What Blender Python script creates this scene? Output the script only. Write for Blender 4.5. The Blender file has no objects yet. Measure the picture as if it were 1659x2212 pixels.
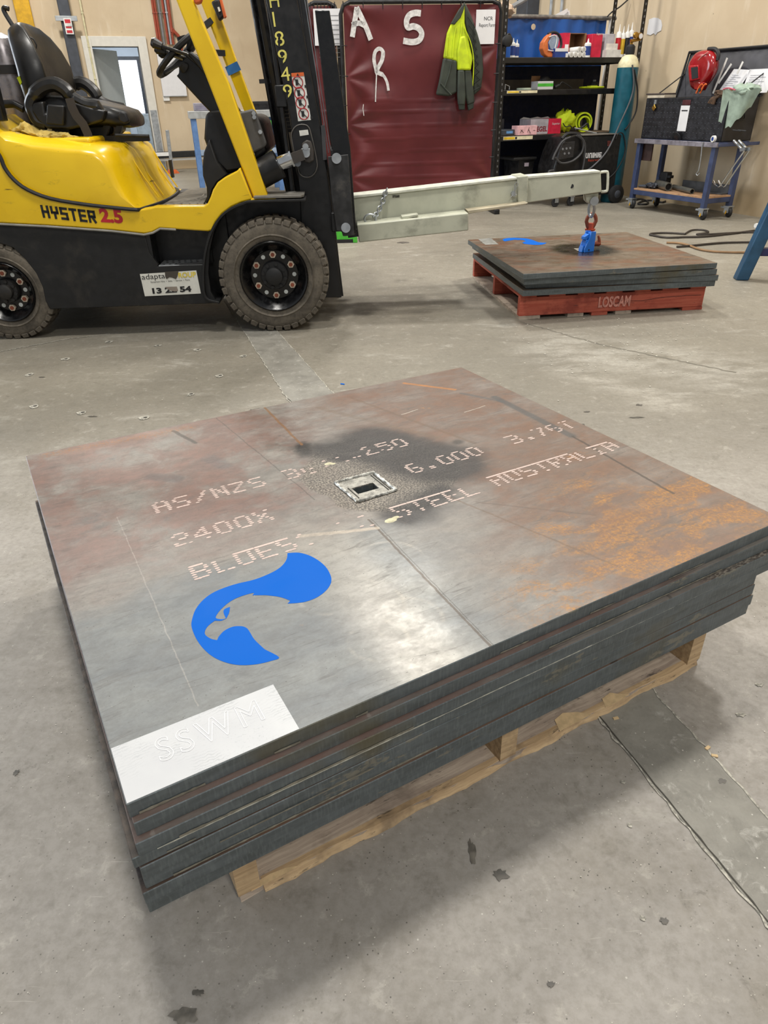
import bpy, bmesh, math, random
from mathutils import Vector, Matrix
random.seed(7)
S = bpy.context.scene
COL = S.collection
R = math.radians

# ------------------------------------------------------------------ camera
FPX, TH, RO, HC = 1496.154, 0.536601, -0.02115046, 1.14
CXP, CYP = 829.5, 1106.0
_F = Vector((0, math.cos(TH), -math.sin(TH))); _R = Vector((1, 0, 0)); _U = _R.cross(_F)
CR = math.cos(RO) * _R + math.sin(RO) * _U
CU = -math.sin(RO) * _R + math.cos(RO) * _U
CAMP = Vector((0, 0, HC))
cd = bpy.data.cameras.new('camera'); cam = bpy.data.objects.new('camera', cd); COL.objects.link(cam)
m3 = Matrix((CR, CU, -_F)).transposed()
cam.matrix_world = Matrix.Translation(CAMP) @ m3.to_4x4()
cd.sensor_fit = 'VERTICAL'; cd.sensor_height = 36.0; cd.lens = 36.0 * FPX / 2212.0
cd.clip_start = 0.02; cd.clip_end = 200
S.camera = cam

# ------------------------------------------------------------------ world, lamps, exposure
S.view_settings.view_transform = 'Standard'; S.view_settings.look = 'None'
S.view_settings.gamma = 1.0; S.view_settings.exposure = 0.0
S.view_settings.use_curve_mapping = False
W = bpy.data.worlds.new('world'); S.world = W; W.use_nodes = True
bg = W.node_tree.nodes['Background']; bg.inputs[0].default_value = (0.93, 0.965, 1.0, 1); bg.inputs[1].default_value = 0.40

def area(name, loc, aim, size, power, color=(1, 1, 1), size_y=None):
    l = bpy.data.lights.new(name, 'AREA'); l.energy = power; l.color = color
    l.shape = 'RECTANGLE' if size_y else 'DISK'; l.size = size
    if size_y: l.size_y = size_y
    o = bpy.data.objects.new(name, l); COL.objects.link(o); o.location = loc
    o.rotation_euler = (Vector(aim) - Vector(loc)).to_track_quat('-Z', 'Y').to_euler()
    return o
WARM = (1.0, 0.965, 0.90)
area('high_bay_light', (-0.95, 2.65, 5.6), (-0.95, 2.65, 0), 0.75, 185, WARM)
area('high_bay_light', (0.25, 7.6, 6.6), (0.25, 7.6, 0), 0.8, 300, WARM)
area('high_bay_light', (3.2, 5.2, 6.4), (3.2, 5.2, 0), 0.8, 260, WARM)
area('high_bay_light', (-4.6, 11.2, 6.4), (-4.6, 11.8, 0), 0.8, 420, WARM)
area('high_bay_light', (2.0, -3.0, 6.4), (2.0, -2.5, 0), 0.9, 260, WARM)
area('roller_door_daylight', (-7.5, 6.0, 2.3), (0, 4.2, 0.3), 4.2, 300, (0.84, 0.91, 1.0), 3.6)

# ------------------------------------------------------------------ colour + node helpers
def lin(c):
    return c / 12.92 if c <= 0.04045 else ((c + 0.055) / 1.055) ** 2.4
def C(h):
    if isinstance(h, str):
        h = h.lstrip('#'); return tuple(lin(int(h[i:i + 2], 16) / 255) for i in (0, 2, 4)) + (1,)
    return tuple(h) + ((1,) if len(h) == 3 else ())

class NT:
    def __init__(s, name):
        s.m = bpy.data.materials.new(name); s.m.use_nodes = True; s.t = s.m.node_tree
        s.b = s.t.nodes['Principled BSDF']
    def n(s, t): return s.t.nodes.new(t)
    def link(s, a, b):
        if isinstance(a, X): a = a.s
        if hasattr(a, 'is_output'): s.t.links.new(a, b)
        else:
            if b.type == 'RGBA': a = C(a)
            b.default_value = a
    def math(s, op, a, b=None, clamp=False):
        n = s.n('ShaderNodeMath'); n.operation = op; n.use_clamp = clamp
        s.link(a, n.inputs[0])
        if b is not None: s.link(b, n.inputs[1])
        return X(s, n.outputs[0])
    def obj(s): return X(s, s.n('ShaderNodeTexCoord').outputs['Object'])
    def uv(s): return X(s, s.n('ShaderNodeTexCoord').outputs['UV'])
    def xyz(s, v):
        n = s.n('ShaderNodeSeparateXYZ'); s.link(v, n.inputs[0]); return [X(s, o) for o in n.outputs]
    def scale(s, v, sc, off=(0, 0, 0), rot=0):
        n = s.n('ShaderNodeMapping'); s.link(v, n.inputs[0])
        n.inputs['Scale'].default_value = sc if hasattr(sc, '__len__') else (sc,) * 3
        n.inputs['Location'].default_value = off; n.inputs['Rotation'].default_value = (0, 0, rot)
        return X(s, n.outputs[0])
    def noise(s, v, sc, det=4, rough=.55, dist=0, col=False):
        n = s.n('ShaderNodeTexNoise'); s.link(v, n.inputs['Vector']); n.inputs['Scale'].default_value = sc
        n.inputs['Detail'].default_value = det; n.inputs['Roughness'].default_value = rough
        n.inputs['Distortion'].default_value = dist
        return X(s, n.outputs['Color' if col else 'Fac'])
    def voro(s, v, sc, feat='F1', out='Distance', rnd=1):
        n = s.n('ShaderNodeTexVoronoi'); n.feature = feat; s.link(v, n.inputs['Vector'])
        n.inputs['Scale'].default_value = sc; n.inputs['Randomness'].default_value = rnd
        return X(s, n.outputs[out])
    def wave(s, v, sc, dist=4, det=2, dsc=1, typ='BANDS', d='X'):
        n = s.n('ShaderNodeTexWave'); n.wave_type = typ
        if typ == 'BANDS': n.bands_direction = d
        s.link(v, n.inputs['Vector']); n.inputs['Scale'].default_value = sc
        n.inputs['Distortion'].default_value = dist; n.inputs['Detail'].default_value = det; n.inputs['Detail Scale'].default_value = dsc
        return X(s, n.outputs['Fac'])
    def sm(s, x, a, b, lo=0, hi=1):
        n = s.n('ShaderNodeMapRange'); n.interpolation_type = 'SMOOTHSTEP'
        s.link(x, n.inputs[0])
        for i, q in zip((1, 2, 3, 4), (a, b, lo, hi)): n.inputs[i].default_value = q
        return X(s, n.outputs[0])
    def mix(s, f, a, b, mode='MIX'):
        n = s.n('ShaderNodeMix'); n.data_type = 'RGBA'; n.blend_type = mode
        s.link(f, n.inputs[0]); s.link(a, n.inputs[6]); s.link(b, n.inputs[7])
        return X(s, n.outputs[2])
    def warp(s, v, amp, sc, det=3):
        c = s.noise(v, sc, det, col=True)
        a = s.n('ShaderNodeVectorMath'); a.operation = 'SUBTRACT'; s.link(c, a.inputs[0]); a.inputs[1].default_value = (.5, .5, .5)
        b = s.n('ShaderNodeVectorMath'); b.operation = 'SCALE'; s.link(X(s, a.outputs[0]), b.inputs[0]); b.inputs['Scale'].default_value = amp
        d = s.n('ShaderNodeVectorMath'); d.operation = 'ADD'; s.link(v, d.inputs[0]); s.link(X(s, b.outputs[0]), d.inputs[1])
        return X(s, d.outputs[0])
    def bump(s, h, strength=.3, dist=.01):
        n = s.n('ShaderNodeBump'); n.inputs['Strength'].default_value = strength; n.inputs['Distance'].default_value = dist
        s.link(h, n.inputs['Height']); s.t.links.new(n.outputs[0], s.b.inputs['Normal'])
    def seg(s, x, y, p, q, r0, r1):
        """soft mask round the segment p-q in the plane of x, y"""
        dx, dy = q[0] - p[0], q[1] - p[1]; L2 = dx * dx + dy * dy
        t = s.math('ADD', (x - p[0]) * (dx / L2), (y - p[1]) * (dy / L2), clamp=True)
        ex = x - p[0] - t * dx; ey = y - p[1] - t * dy
        return s.sm(s.math('SQRT', ex * ex + ey * ey), r0, r1, 1, 0)
    def out(s, col, rough=.5, metal=0, spec=None, coat=0, coat_r=.1):
        s.link(col, s.b.inputs['Base Color']); s.link(rough, s.b.inputs['Roughness']); s.link(metal, s.b.inputs['Metallic'])
        if spec is not None: s.b.inputs['Specular IOR Level'].default_value = spec
        if coat: s.b.inputs['Coat Weight'].default_value = coat; s.b.inputs['Coat Roughness'].default_value = coat_r
        return s.m
class X:
    def __init__(s, nt, sock): s.nt, s.s = nt, sock
    def __add__(s, o): return s.nt.math('ADD', s, o)
    __radd__ = __add__
    def __sub__(s, o): return s.nt.math('SUBTRACT', s, o)
    def __rsub__(s, o): return s.nt.math('SUBTRACT', o, s)
    def __mul__(s, o): return s.nt.math('MULTIPLY', s, o)
    __rmul__ = __mul__

MC = {}
def plain(h, rough=.5, metal=0, var=.12, sc=14, bump=0, coat=0, name=None, dirt=None, dirt_amt=.4, spec=None):
    """painted / plastic / metal surface with mottling, optional dirt"""
    key = (h, rough, metal, var, sc, bump, coat, dirt, dirt_amt)
    if key in MC: return MC[key]
    t = NT(name or 'finish_' + h.strip('#')); v = t.obj(); n = t.noise(v, sc, 5)
    c = C(h); d = tuple(max(0, q * (1 - var * 1.6)) for q in c[:3]); l = tuple(min(1, q * (1 + var)) for q in c[:3])
    col = t.mix(t.sm(n, .3, .7), d, l)
    if dirt:
        k = t.sm(t.noise(t.warp(v, .1, 4), 5, 6, .7), .52, .72) * dirt_amt
        col = t.mix(k, col, dirt)
    r = t.sm(t.noise(v, sc * 2, 3), .3, .7, max(.03, rough - .08), min(1, rough + .08))
    if bump: t.bump(t.noise(v, sc * 4, 4), bump, .003)
    MC[key] = t.out(col, r, metal, spec, coat); return MC[key]
def emit(h, k):
    t = NT('lit_' + h.strip('#')); t.b.inputs['Emission Color'].default_value = C(h); t.b.inputs['Emission Strength'].default_value = k
    return t.out(h, .6)

# ------------------------------------------------------------------ frames: turn pixels of a known plane into metres
class Frame:
    def __init__(s, o, deg): s.o = Vector(o); s.a = R(deg); s.U = Vector((math.cos(s.a), math.sin(s.a), 0)); s.V = Vector((-math.sin(s.a), math.cos(s.a), 0))
    def w(s, p): return s.o + s.U * p[0] + s.V * p[1] + Vector((0, 0, p[2]))
    def l(s, w): d = Vector(w) - s.o; return Vector((d.dot(s.U), d.dot(s.V), d.z))
    def dirn(s, x, y): return _F * FPX + CR * (x - CXP) - CU * (y - CYP)
    def p(s, x, y, v):
        d = s.dirn(x, y); t = (v - (CAMP - s.o).dot(s.V)) / d.dot(s.V); return s.l(CAMP + d * t)
    def u(s, x, y, u):
        d = s.dirn(x, y); t = (u - (CAMP - s.o).dot(s.U)) / d.dot(s.U); return s.l(CAMP + d * t)
    def g(s, x, y, z=0):
        d = s.dirn(x, y); t = (z - HC) / d.z; return s.l(CAMP + d * t)
    def uz(s, pts, v): return [(lambda q: (q.x, q.z))(s.p(a, b, v)) for a, b in pts]
WF = Frame((0, 0, 0), 0)

# ------------------------------------------------------------------ mesh building
class MB:
    def __init__(s): s.v = []; s.f = []; s.m = []; s.mi = 0
    def add(s, vs, fs):
        o = len(s.v); s.v += [Vector(q) for q in vs]; s.f += [tuple(i + o for i in f) for f in fs]; s.m += [s.mi] * len(fs); return s
    def box(s, a, b):
        x0, y0, z0 = a; x1, y1, z1 = b
        return s.add([(x0, y0, z0), (x1, y0, z0), (x1, y1, z0), (x0, y1, z0), (x0, y0, z1), (x1, y0, z1), (x1, y1, z1), (x0, y1, z1)],
                     [(0, 3, 2, 1), (4, 5, 6, 7), (0, 1, 5, 4), (1, 2, 6, 5), (2, 3, 7, 6), (3, 0, 4, 7)])
    def cbox(s, c, d, M=None):
        h = [q / 2 for q in d]; vs = [Vector((x * h[0], y * h[1], z * h[2])) for z in (-1, 1) for y in (-1, 1) for x in (-1, 1)]
        if M: vs = [M @ q for q in vs]
        return s.add([q + Vector(c) for q in vs], [(0, 2, 3, 1), (4, 5, 7, 6), (0, 1, 5, 4), (1, 3, 7, 5), (3, 2, 6, 7), (2, 0, 4, 6)])
    def prism(s, pts, a, b, ax='v'):
        """extrude a polygon: ax v: pts are (u,z); ax u: pts are (v,z); ax z: pts are (u,v)"""
        f = {'v': lambda p, k: (p[0], k, p[1]), 'u': lambda p, k: (k, p[0], p[1]), 'z': lambda p, k: (p[0], p[1], k)}[ax]
        n = len(pts); vs = [f(p, a) for p in pts] + [f(p, b) for p in pts]
        return s.add(vs, [tuple(range(n - 1, -1, -1)), tuple(range(n, 2 * n))] + [(i, (i + 1) % n, n + (i + 1) % n, n + i) for i in range(n)])
    def tube(s, path, r, n=10, closed=False, cap=True, sx=1.0):
        P = [Vector(q) for q in path]; N = len(P)
        rr = r if hasattr(r, '__len__') else [r] * N
        T = []
        for i in range(N):
            if closed: t = P[(i + 1) % N] - P[i - 1]
            else: t = P[min(i + 1, N - 1)] - P[max(i - 1, 0)]
            T.append(t.normalized())
        up = Vector((0, 0, 1)) if abs(T[0].z) < .9 else Vector((1, 0, 0))
        A = T[0].cross(up).normalized(); vs = []
        for i in range(N):
            A = (A - T[i] * A.dot(T[i])).normalized(); B = T[i].cross(A)
            vs += [P[i] + (A * math.cos(2 * math.pi * k / n) * sx + B * math.sin(2 * math.pi * k / n)) * rr[i] for k in range(n)]
        fs = []
        for i in range(N if closed else N - 1):
            j = (i + 1) % N
            fs += [(i * n + k, i * n + (k + 1) % n, j * n + (k + 1) % n, j * n + k) for k in range(n)]
        if cap and not closed: fs += [tuple(range(n - 1, -1, -1)), tuple(range((N - 1) * n, N * n))]
        return s.add(vs, fs)
    def cyl(s, a, b, r, r2=None, n=16): return s.tube([a, b], [r, r if r2 is None else r2], n)
    def lathe(s, prof, c, ax=(0, 0, 1), n=24, cap=True):
        """prof: (radius, distance along ax)"""
        ax = Vector(ax).normalized(); c = Vector(c)
        A = ax.cross(Vector((0, 0, 1)) if abs(ax.z) < .9 else Vector((1, 0, 0))).normalized(); B = ax.cross(A); vs = []
        for r, h in prof: vs += [c + ax * h + (A * math.cos(2 * math.pi * k / n) + B * math.sin(2 * math.pi * k / n)) * max(r, 1e-5) for k in range(n)]
        fs = [(i * n + k, i * n + (k + 1) % n, (i + 1) * n + (k + 1) % n, (i + 1) * n + k) for i in range(len(prof) - 1) for k in range(n)]
        if cap and prof[0][0] > 1e-4 and prof[0] != prof[-1]: fs.append(tuple(range(n - 1, -1, -1)))
        if cap and prof[-1][0] > 1e-4 and prof[0] != prof[-1]: fs.append(tuple(range((len(prof) - 1) * n, len(prof) * n)))
        return s.add(vs, fs)
    def bar(s, a, b, w, h, up=(0, 0, 1)):
        a, b = Vector(a), Vector(b); t = (b - a).normalized(); A = t.cross(Vector(up)).normalized(); B = A.cross(t)
        vs = [q + A * (i * w / 2) + B * (j * h / 2) for q in (a, b) for i, j in ((-1, -1), (1, -1), (1, 1), (-1, 1))]
        return s.add(vs, [(0, 1, 2, 3), (7, 6, 5, 4)] + [(i, 4 + i, 4 + (i + 1) % 4, (i + 1) % 4) for i in range(4)])
    def loft(s, rings, cap=True, closed=False):
        n = len(rings[0]); vs = [q for r in rings for q in r]; fs = []
        for i in range(len(rings) - (0 if closed else 1)):
            j = (i + 1) % len(rings); fs += [(i * n + k, i * n + (k + 1) % n, j * n + (k + 1) % n, j * n + k) for k in range(n)]
        if cap and not closed: fs += [tuple(range(n - 1, -1, -1)), tuple(range((len(rings) - 1) * n, len(rings) * n))]
        return s.add(vs, fs)
    def grid(s, fn, nu, nv, thick=None):
        vs = [fn(i / nu, j / nv) for j in range(nv + 1) for i in range(nu + 1)]; w = nu + 1
        fs = [(j * w + i, j * w + i + 1, (j + 1) * w + i + 1, (j + 1) * w + i) for j in range(nv) for i in range(nu)]
        return s.add(vs, fs)
    def sphere(s, c, r, n=12, sq=(1, 1, 1)):
        rings = []
        c = Vector(c)
        for i in range(1, n // 2):
            a = math.pi * i / (n // 2); rings.append([c + Vector((math.sin(a) * math.cos(2 * math.pi * k / n) * r * sq[0], math.sin(a) * math.sin(2 * math.pi * k / n) * r * sq[1], -math.cos(a) * r * sq[2])) for k in range(n)])
        return s.loft(rings)
    def fillpoly(s, pts3):
        """triangulated flat polygon (may be concave)"""
        from mathutils.geometry import tessellate_polygon
        return s.add(pts3, [tuple(t) for t in tessellate_polygon([[Vector(q) for q in pts3]])])

def mk(name, mb, mats, base=(0, 0, 0), smooth=35, bevel=0, segs=2):
    me = bpy.data.meshes.new(name); b = Vector(base)
    me.from_pydata([tuple(v - b) for v in mb.v], [], mb.f)
    for mt in (mats if isinstance(mats, (list, tuple)) else [mats]): me.materials.append(mt)
    if any(mb.m): me.polygons.foreach_set('material_index', mb.m)
    bm = bmesh.new(); bm.from_mesh(me); bmesh.ops.recalc_face_normals(bm, faces=bm.faces); bm.to_mesh(me); bm.free()
    if smooth:
        me.polygons.foreach_set('use_smooth', [True] * len(me.polygons)); me.set_sharp_from_angle(angle=R(smooth))
    o = bpy.data.objects.new(name, me); COL.objects.link(o)
    if bevel:
        md = o.modifiers.new('bevel', 'BEVEL'); md.width = bevel; md.segments = segs; md.limit_method = 'ANGLE'; md.angle_limit = R(30)
        md.harden_normals = False
    return o
def tagit(o, label, cat, group=None, kind=None):
    if label: o['label'] = label
    if cat: o['category'] = cat
    if group: o['group'] = group
    if kind: o['kind'] = kind
    return o
class Thing:
    """an Empty at the thing's base, parts authored in frame coordinates"""
    def __init__(s, name, label, cat, fr, base, group=None):
        s.o = bpy.data.objects.new(name, None); COL.objects.link(s.o); s.b = Vector(base); s.f = fr
        s.o.location = fr.w(base); s.o.rotation_euler = (0, 0, fr.a); s.o.empty_display_size = .1
        tagit(s.o, label, cat, group)
    def part(s, name, mb, mat, parent=None, label=None, **k):
        o = mk(name, mb, mat, s.b, **k); o.parent = parent or s.o
        if label: o['label'] = label
        return o
    def inst(s, src, name, off, parent=None, rot=None):
        o = src.copy(); o.name = name; COL.objects.link(o); o.parent = parent or s.o; o.location = Vector(off)
        if rot: o.rotation_euler = rot
        return o
def solo(name, mb, mat, fr, base, label, cat, group=None, kind=None, **k):
    o = mk(name, mb, mat, base, **k); o.location = fr.w(base); o.rotation_euler = (0, 0, fr.a)
    return tagit(o, label, cat, group, kind)
def struct(name, mb, mat, fr=WF, base=(0, 0, 0), **k):
    o = mk(name, mb, mat, base, **k); o.location = fr.w(base); o.rotation_euler = (0, 0, fr.a); o['kind'] = 'structure'; return o
def dup(root, loc, rz, label=None, group=None):
    r = root.copy(); COL.objects.link(r); r.location = loc; r.rotation_euler = (0, 0, rz)
    if label: r['label'] = label
    if group: r['group'] = group
    def rec(a, b):
        for ch in list(a.children):
            c = ch.copy(); COL.objects.link(c); c.parent = b; rec(ch, c)
    rec(root, r); return r
def text_mb(s, org, xd, yd, size, width=None, bold=0, ext=.0006, space=1.0):
    cu = bpy.data.curves.new('t', 'FONT'); cu.body = s; cu.size = size; cu.offset = bold; cu.extrude = 0; cu.resolution_u = 3; cu.space_character = space
    o = bpy.data.objects.new('t', cu); COL.objects.link(o)
    me = bpy.data.meshes.new_from_object(o.evaluated_get(bpy.context.evaluated_depsgraph_get()))
    bpy.data.objects.remove(o); bpy.data.curves.remove(cu)
    xs = [v.co.x for v in me.vertices] or [0]; x0, x1 = min(xs), max(xs)
    k = width / max(1e-6, (x1 - x0)) if width else 1.0
    org, xd, yd = Vector(org), Vector(xd).normalized(), Vector(yd).normalized(); nn = xd.cross(yd)
    mb = MB(); mb.add([org + xd * ((v.co.x - x0) * k) + yd * v.co.y + nn * ext for v in me.vertices], [tuple(p.vertices) for p in me.polygons])
    bpy.data.meshes.remove(me); return mb
GL = {'H': [[(0, 0), (0, 1)], [(1, 0), (1, 1)], [(0, .5), (1, .5)]], 'Y': [[(0, 1), (0, .5), (1, .5)], [(1, 1), (1, .5)], [(.5, .5), (.5, 0)]], 'S': [[(1, 1), (0, 1), (0, .5), (1, .5), (1, 0), (0, 0)]], 'T': [[(0, 1), (1, 1)], [(.5, 1), (.5, 0)]],
      'E': [[(1, 1), (0, 1), (0, 0), (1, 0)], [(0, .5), (.9, .5)]], 'R': [[(0, 0), (0, 1), (1, 1), (1, .5), (0, .5)], [(.5, .5), (1, 0)]], 'L': [[(0, 1), (0, 0), (1, 0)]], 'O': [[(0, 0), (0, 1), (1, 1), (1, 0), (0, 0)]], 'C': [[(1, 1), (0, 1), (0, 0), (1, 0)]],
      'A': [[(0, 0), (0, 1), (1, 1), (1, 0)], [(0, .45), (1, .45)]], 'M': [[(0, 0), (0, 1), (.5, .5), (1, 1), (1, 0)]], 'U': [[(0, 1), (0, 0), (1, 0), (1, 1)]], 'N': [[(0, 0), (0, 1), (1, 1), (1, 0)]], 'I': [[(.5, 0), (.5, 1)]], 'G': [[(1, 1), (0, 1), (0, 0), (1, 0), (1, .5), (.5, .5)]]}
def strokes_mb(s, org, xd, yd, h, lw, gap, st):
    """square-cut lettering made of straight strokes"""
    org, xd, yd = Vector(org), Vector(xd).normalized(), Vector(yd).normalized(); nn = xd.cross(yd); mb = MB(); x = 0
    for i, ch in enumerate(s):
        w_ = lw * (.25 if ch == 'I' else 1)
        for pl in GL[ch]:
            for a, b in zip(pl, pl[1:]):
                k = lambda p: org + xd * (x + st / 2 + p[0] * (w_ - st if ch != 'I' else 0)) + yd * (st / 2 + p[1] * (h - st)) + nn * .0007
                A, B = k(a), k(b); t = (B - A).normalized() * (st / 2); sd = t.cross(nn); mb.add([A - t + sd, B + t + sd, B + t - sd, A - t - sd], [(0, 1, 2, 3)])
        x += w_ + gap
    return mb
def merge(*ms):
    a = MB()
    for m in ms: a.add(m.v, m.f)
    return a
def ribbon(pts, w, nrm, off=0.0008):
    """flat brush stroke through 3D points"""
    P = [Vector(q) for q in pts]; nrm = Vector(nrm).normalized(); mb = MB(); vs = []
    for i, q in enumerate(P):
        t = (P[min(i + 1, len(P) - 1)] - P[max(0, i - 1)]).normalized(); sd = t.cross(nrm)
        ww = (w[i] if hasattr(w, '__len__') else w) / 2
        vs += [q + sd * ww + nrm * off, q - sd * ww + nrm * off]
    return mb.add(vs, [(2 * i, 2 * i + 1, 2 * i + 3, 2 * i + 2) for i in range(len(P) - 1)])
def crumple(cx, cy, cz, r, mat, seed, sq=(1, .8, .7)):
    rnd = random.Random(seed); mb = MB(); ph = [rnd.uniform(0, 6) for _ in range(6)]; rings = []
    for i in range(1, 14):
        th_ = math.pi * i / 14; ring = []
        for k in range(26):
            a = 2 * math.pi * k / 26; d = r * (1 + .16 * math.sin(3 * a + ph[0] + 2 * th_) + .12 * math.sin(7 * a + ph[1] - 5 * th_) + .08 * math.sin(11 * th_ + ph[2] + 4 * a)); ring.append(Vector((cx + math.sin(th_) * math.cos(a) * d * sq[0], cy + math.sin(th_) * math.sin(a) * d * sq[1], cz - math.cos(th_) * d * sq[2])))
        rings.append(ring)
    return mb.loft(rings)
def smoothpath(pts, n=6, closed=False):
    P = [Vector(q) for q in pts]; N = len(P); out = []
    rng = range(N) if closed else range(N - 1)
    for i in rng:
        a, b, c, d = (P[i - 1] if (closed or i > 0) else P[0]), P[i], P[(i + 1) % N], (P[(i + 2) % N] if (closed or i + 2 < N) else P[-1])
        for k in range(n):
            t = k / n; out.append(.5 * ((2 * b) + (c - a) * t + (2 * a - 5 * b + 4 * c - d) * t * t + (3 * b - a - 3 * c + d) * t ** 3))
    if not closed: out.append(P[-1])
    return out
# ------------------------------------------------------------------ materials
def floor_mat():
    t = NT('concrete_floor'); v = t.obj(); x, y, z = t.xyz(v)
    big = t.noise(t.warp(v, .5, .7), .55, 5, .6); mid = t.noise(t.warp(v, .15, 3), 3.2, 6, .65); fine = t.noise(v, 55, 4, .7)
    col = t.mix(t.sm(big, .35, .68), '#8f8a83', '#a8a29a')
    far = t.sm(y, 1.4, 3.2); col = t.mix(far * .85, col, t.mix(t.sm(big, .3, .7), '#716c60', '#898375'))
    col = t.mix(t.sm(mid, .45, .72) * .55, col, '#7e776a')
    col = t.mix(t.sm(t.noise(t.scale(t.warp(v, .3, 1.5), (1, 3.2, 1)), 2.2, 6, .7), .55, .72) * .5, col, '#b1ada3')
    # dark oily smudges and tyre dirt
    col = t.mix(t.sm(t.noise(t.warp(v, .2, 2), 1.5, 5, .6), .62, .74) * .6, col, '#514c42')
    # dusty, sanded patches and a sooty one beside the red pallet
    pn = t.sm(t.noise(t.scale(t.warp(v, .25, 2), (1, 2.5, 1)), 3, 6, .7), .36, .62)
    for p, q, a, b, k, c_ in (((1.0, 3.55), (1.65, 3.15), .05, .45, .5, '#b9b5ab'), ((.9, 3.2), (1.25, 2.75), .0, .16, .5, '#bab5aa'), ((.1, 4.4), (.55, 4.75), .05, .5, .55, '#4f4a41'), ((1.35, 3.25), (1.75, 3.05), .0, .05, .5, '#6b665b'), ((.75, 6.3), (1.6, 6.9), .1, .6, .35, '#5a554b'), ((-.9, 1.3), (-.6, .7), .05, .35, .3, '#7b756c'), ((-.1, 2.6), (.4, 2.7), .05, .3, .4, '#6d675b')):
        col = t.mix(t.seg(x, y, p, q, a, b) * pn * k, col, c_)
    # fine pits and grit
    sp = t.sm(t.voro(v, 75), .06, .13, 1, 0); col = t.mix(sp * .9 * t.sm(mid, .38, .55), col, '#3f3b34')
    gr = t.sm(t.voro(t.scale(v, 1, (3, 1, 0)), 34), .03, .07, 1, 0); col = t.mix(gr * .6, col, '#cfcac0')
    col = t.mix(t.sm(fine, .35, .7) * .32, col, '#6b665b'); g1_ = t.noise(t.warp(v, .06, 9), 17, 6, .75)
    col = t.mix(t.sm(g1_, .52, .68) * .35, col, '#625d52'); col = t.mix(t.sm(g1_, .32, .44, 1, 0) * .3, col, '#bdb8ad')
    bl_ = t.sm(t.noise(t.warp(v, .3, 2.5), 7, 6, .75), .63, .70); col = t.mix(bl_ * .4, col, '#565147')
    # hairline scratches
    for rot, k in ((.5, 9), (1.9, 7)):
        sc = t.sm(t.noise(t.scale(t.warp(v, .03, 5), (1, 40, 1), rot=rot), k, 2, .5), .72, .78); col = t.mix(sc * .4, col, '#c4bfb4')
    t.bump(mid * .4 + fine * .6, .12, .004)
    return t.out(col, t.sm(mid + fine * .5, .4, 1.0, .42, .62), 0, .42)
def infill_mat():
    t = NT('concrete_infill'); v = t.obj(); a = t.noise(t.warp(v, .12, 5), 7, 6, .7); f = t.noise(v, 70, 4, .7)
    col = t.mix(t.sm(a, .3, .7), '#75726a', '#8f8c83'); col = t.mix(t.sm(t.noise(t.warp(v, .2, 9), 16, 6, .75), .55, .68) * .6, col, '#b3b0a8')
    col = t.mix(t.sm(t.voro(v, 42), .03, .09, 1, 0) * .7, col, '#d6d2c8'); col = t.mix(t.sm(f, .5, .8) * .3, col, '#55524a')
    t.bump(a + f * .5, .25, .005); return t.out(col, .62)
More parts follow.
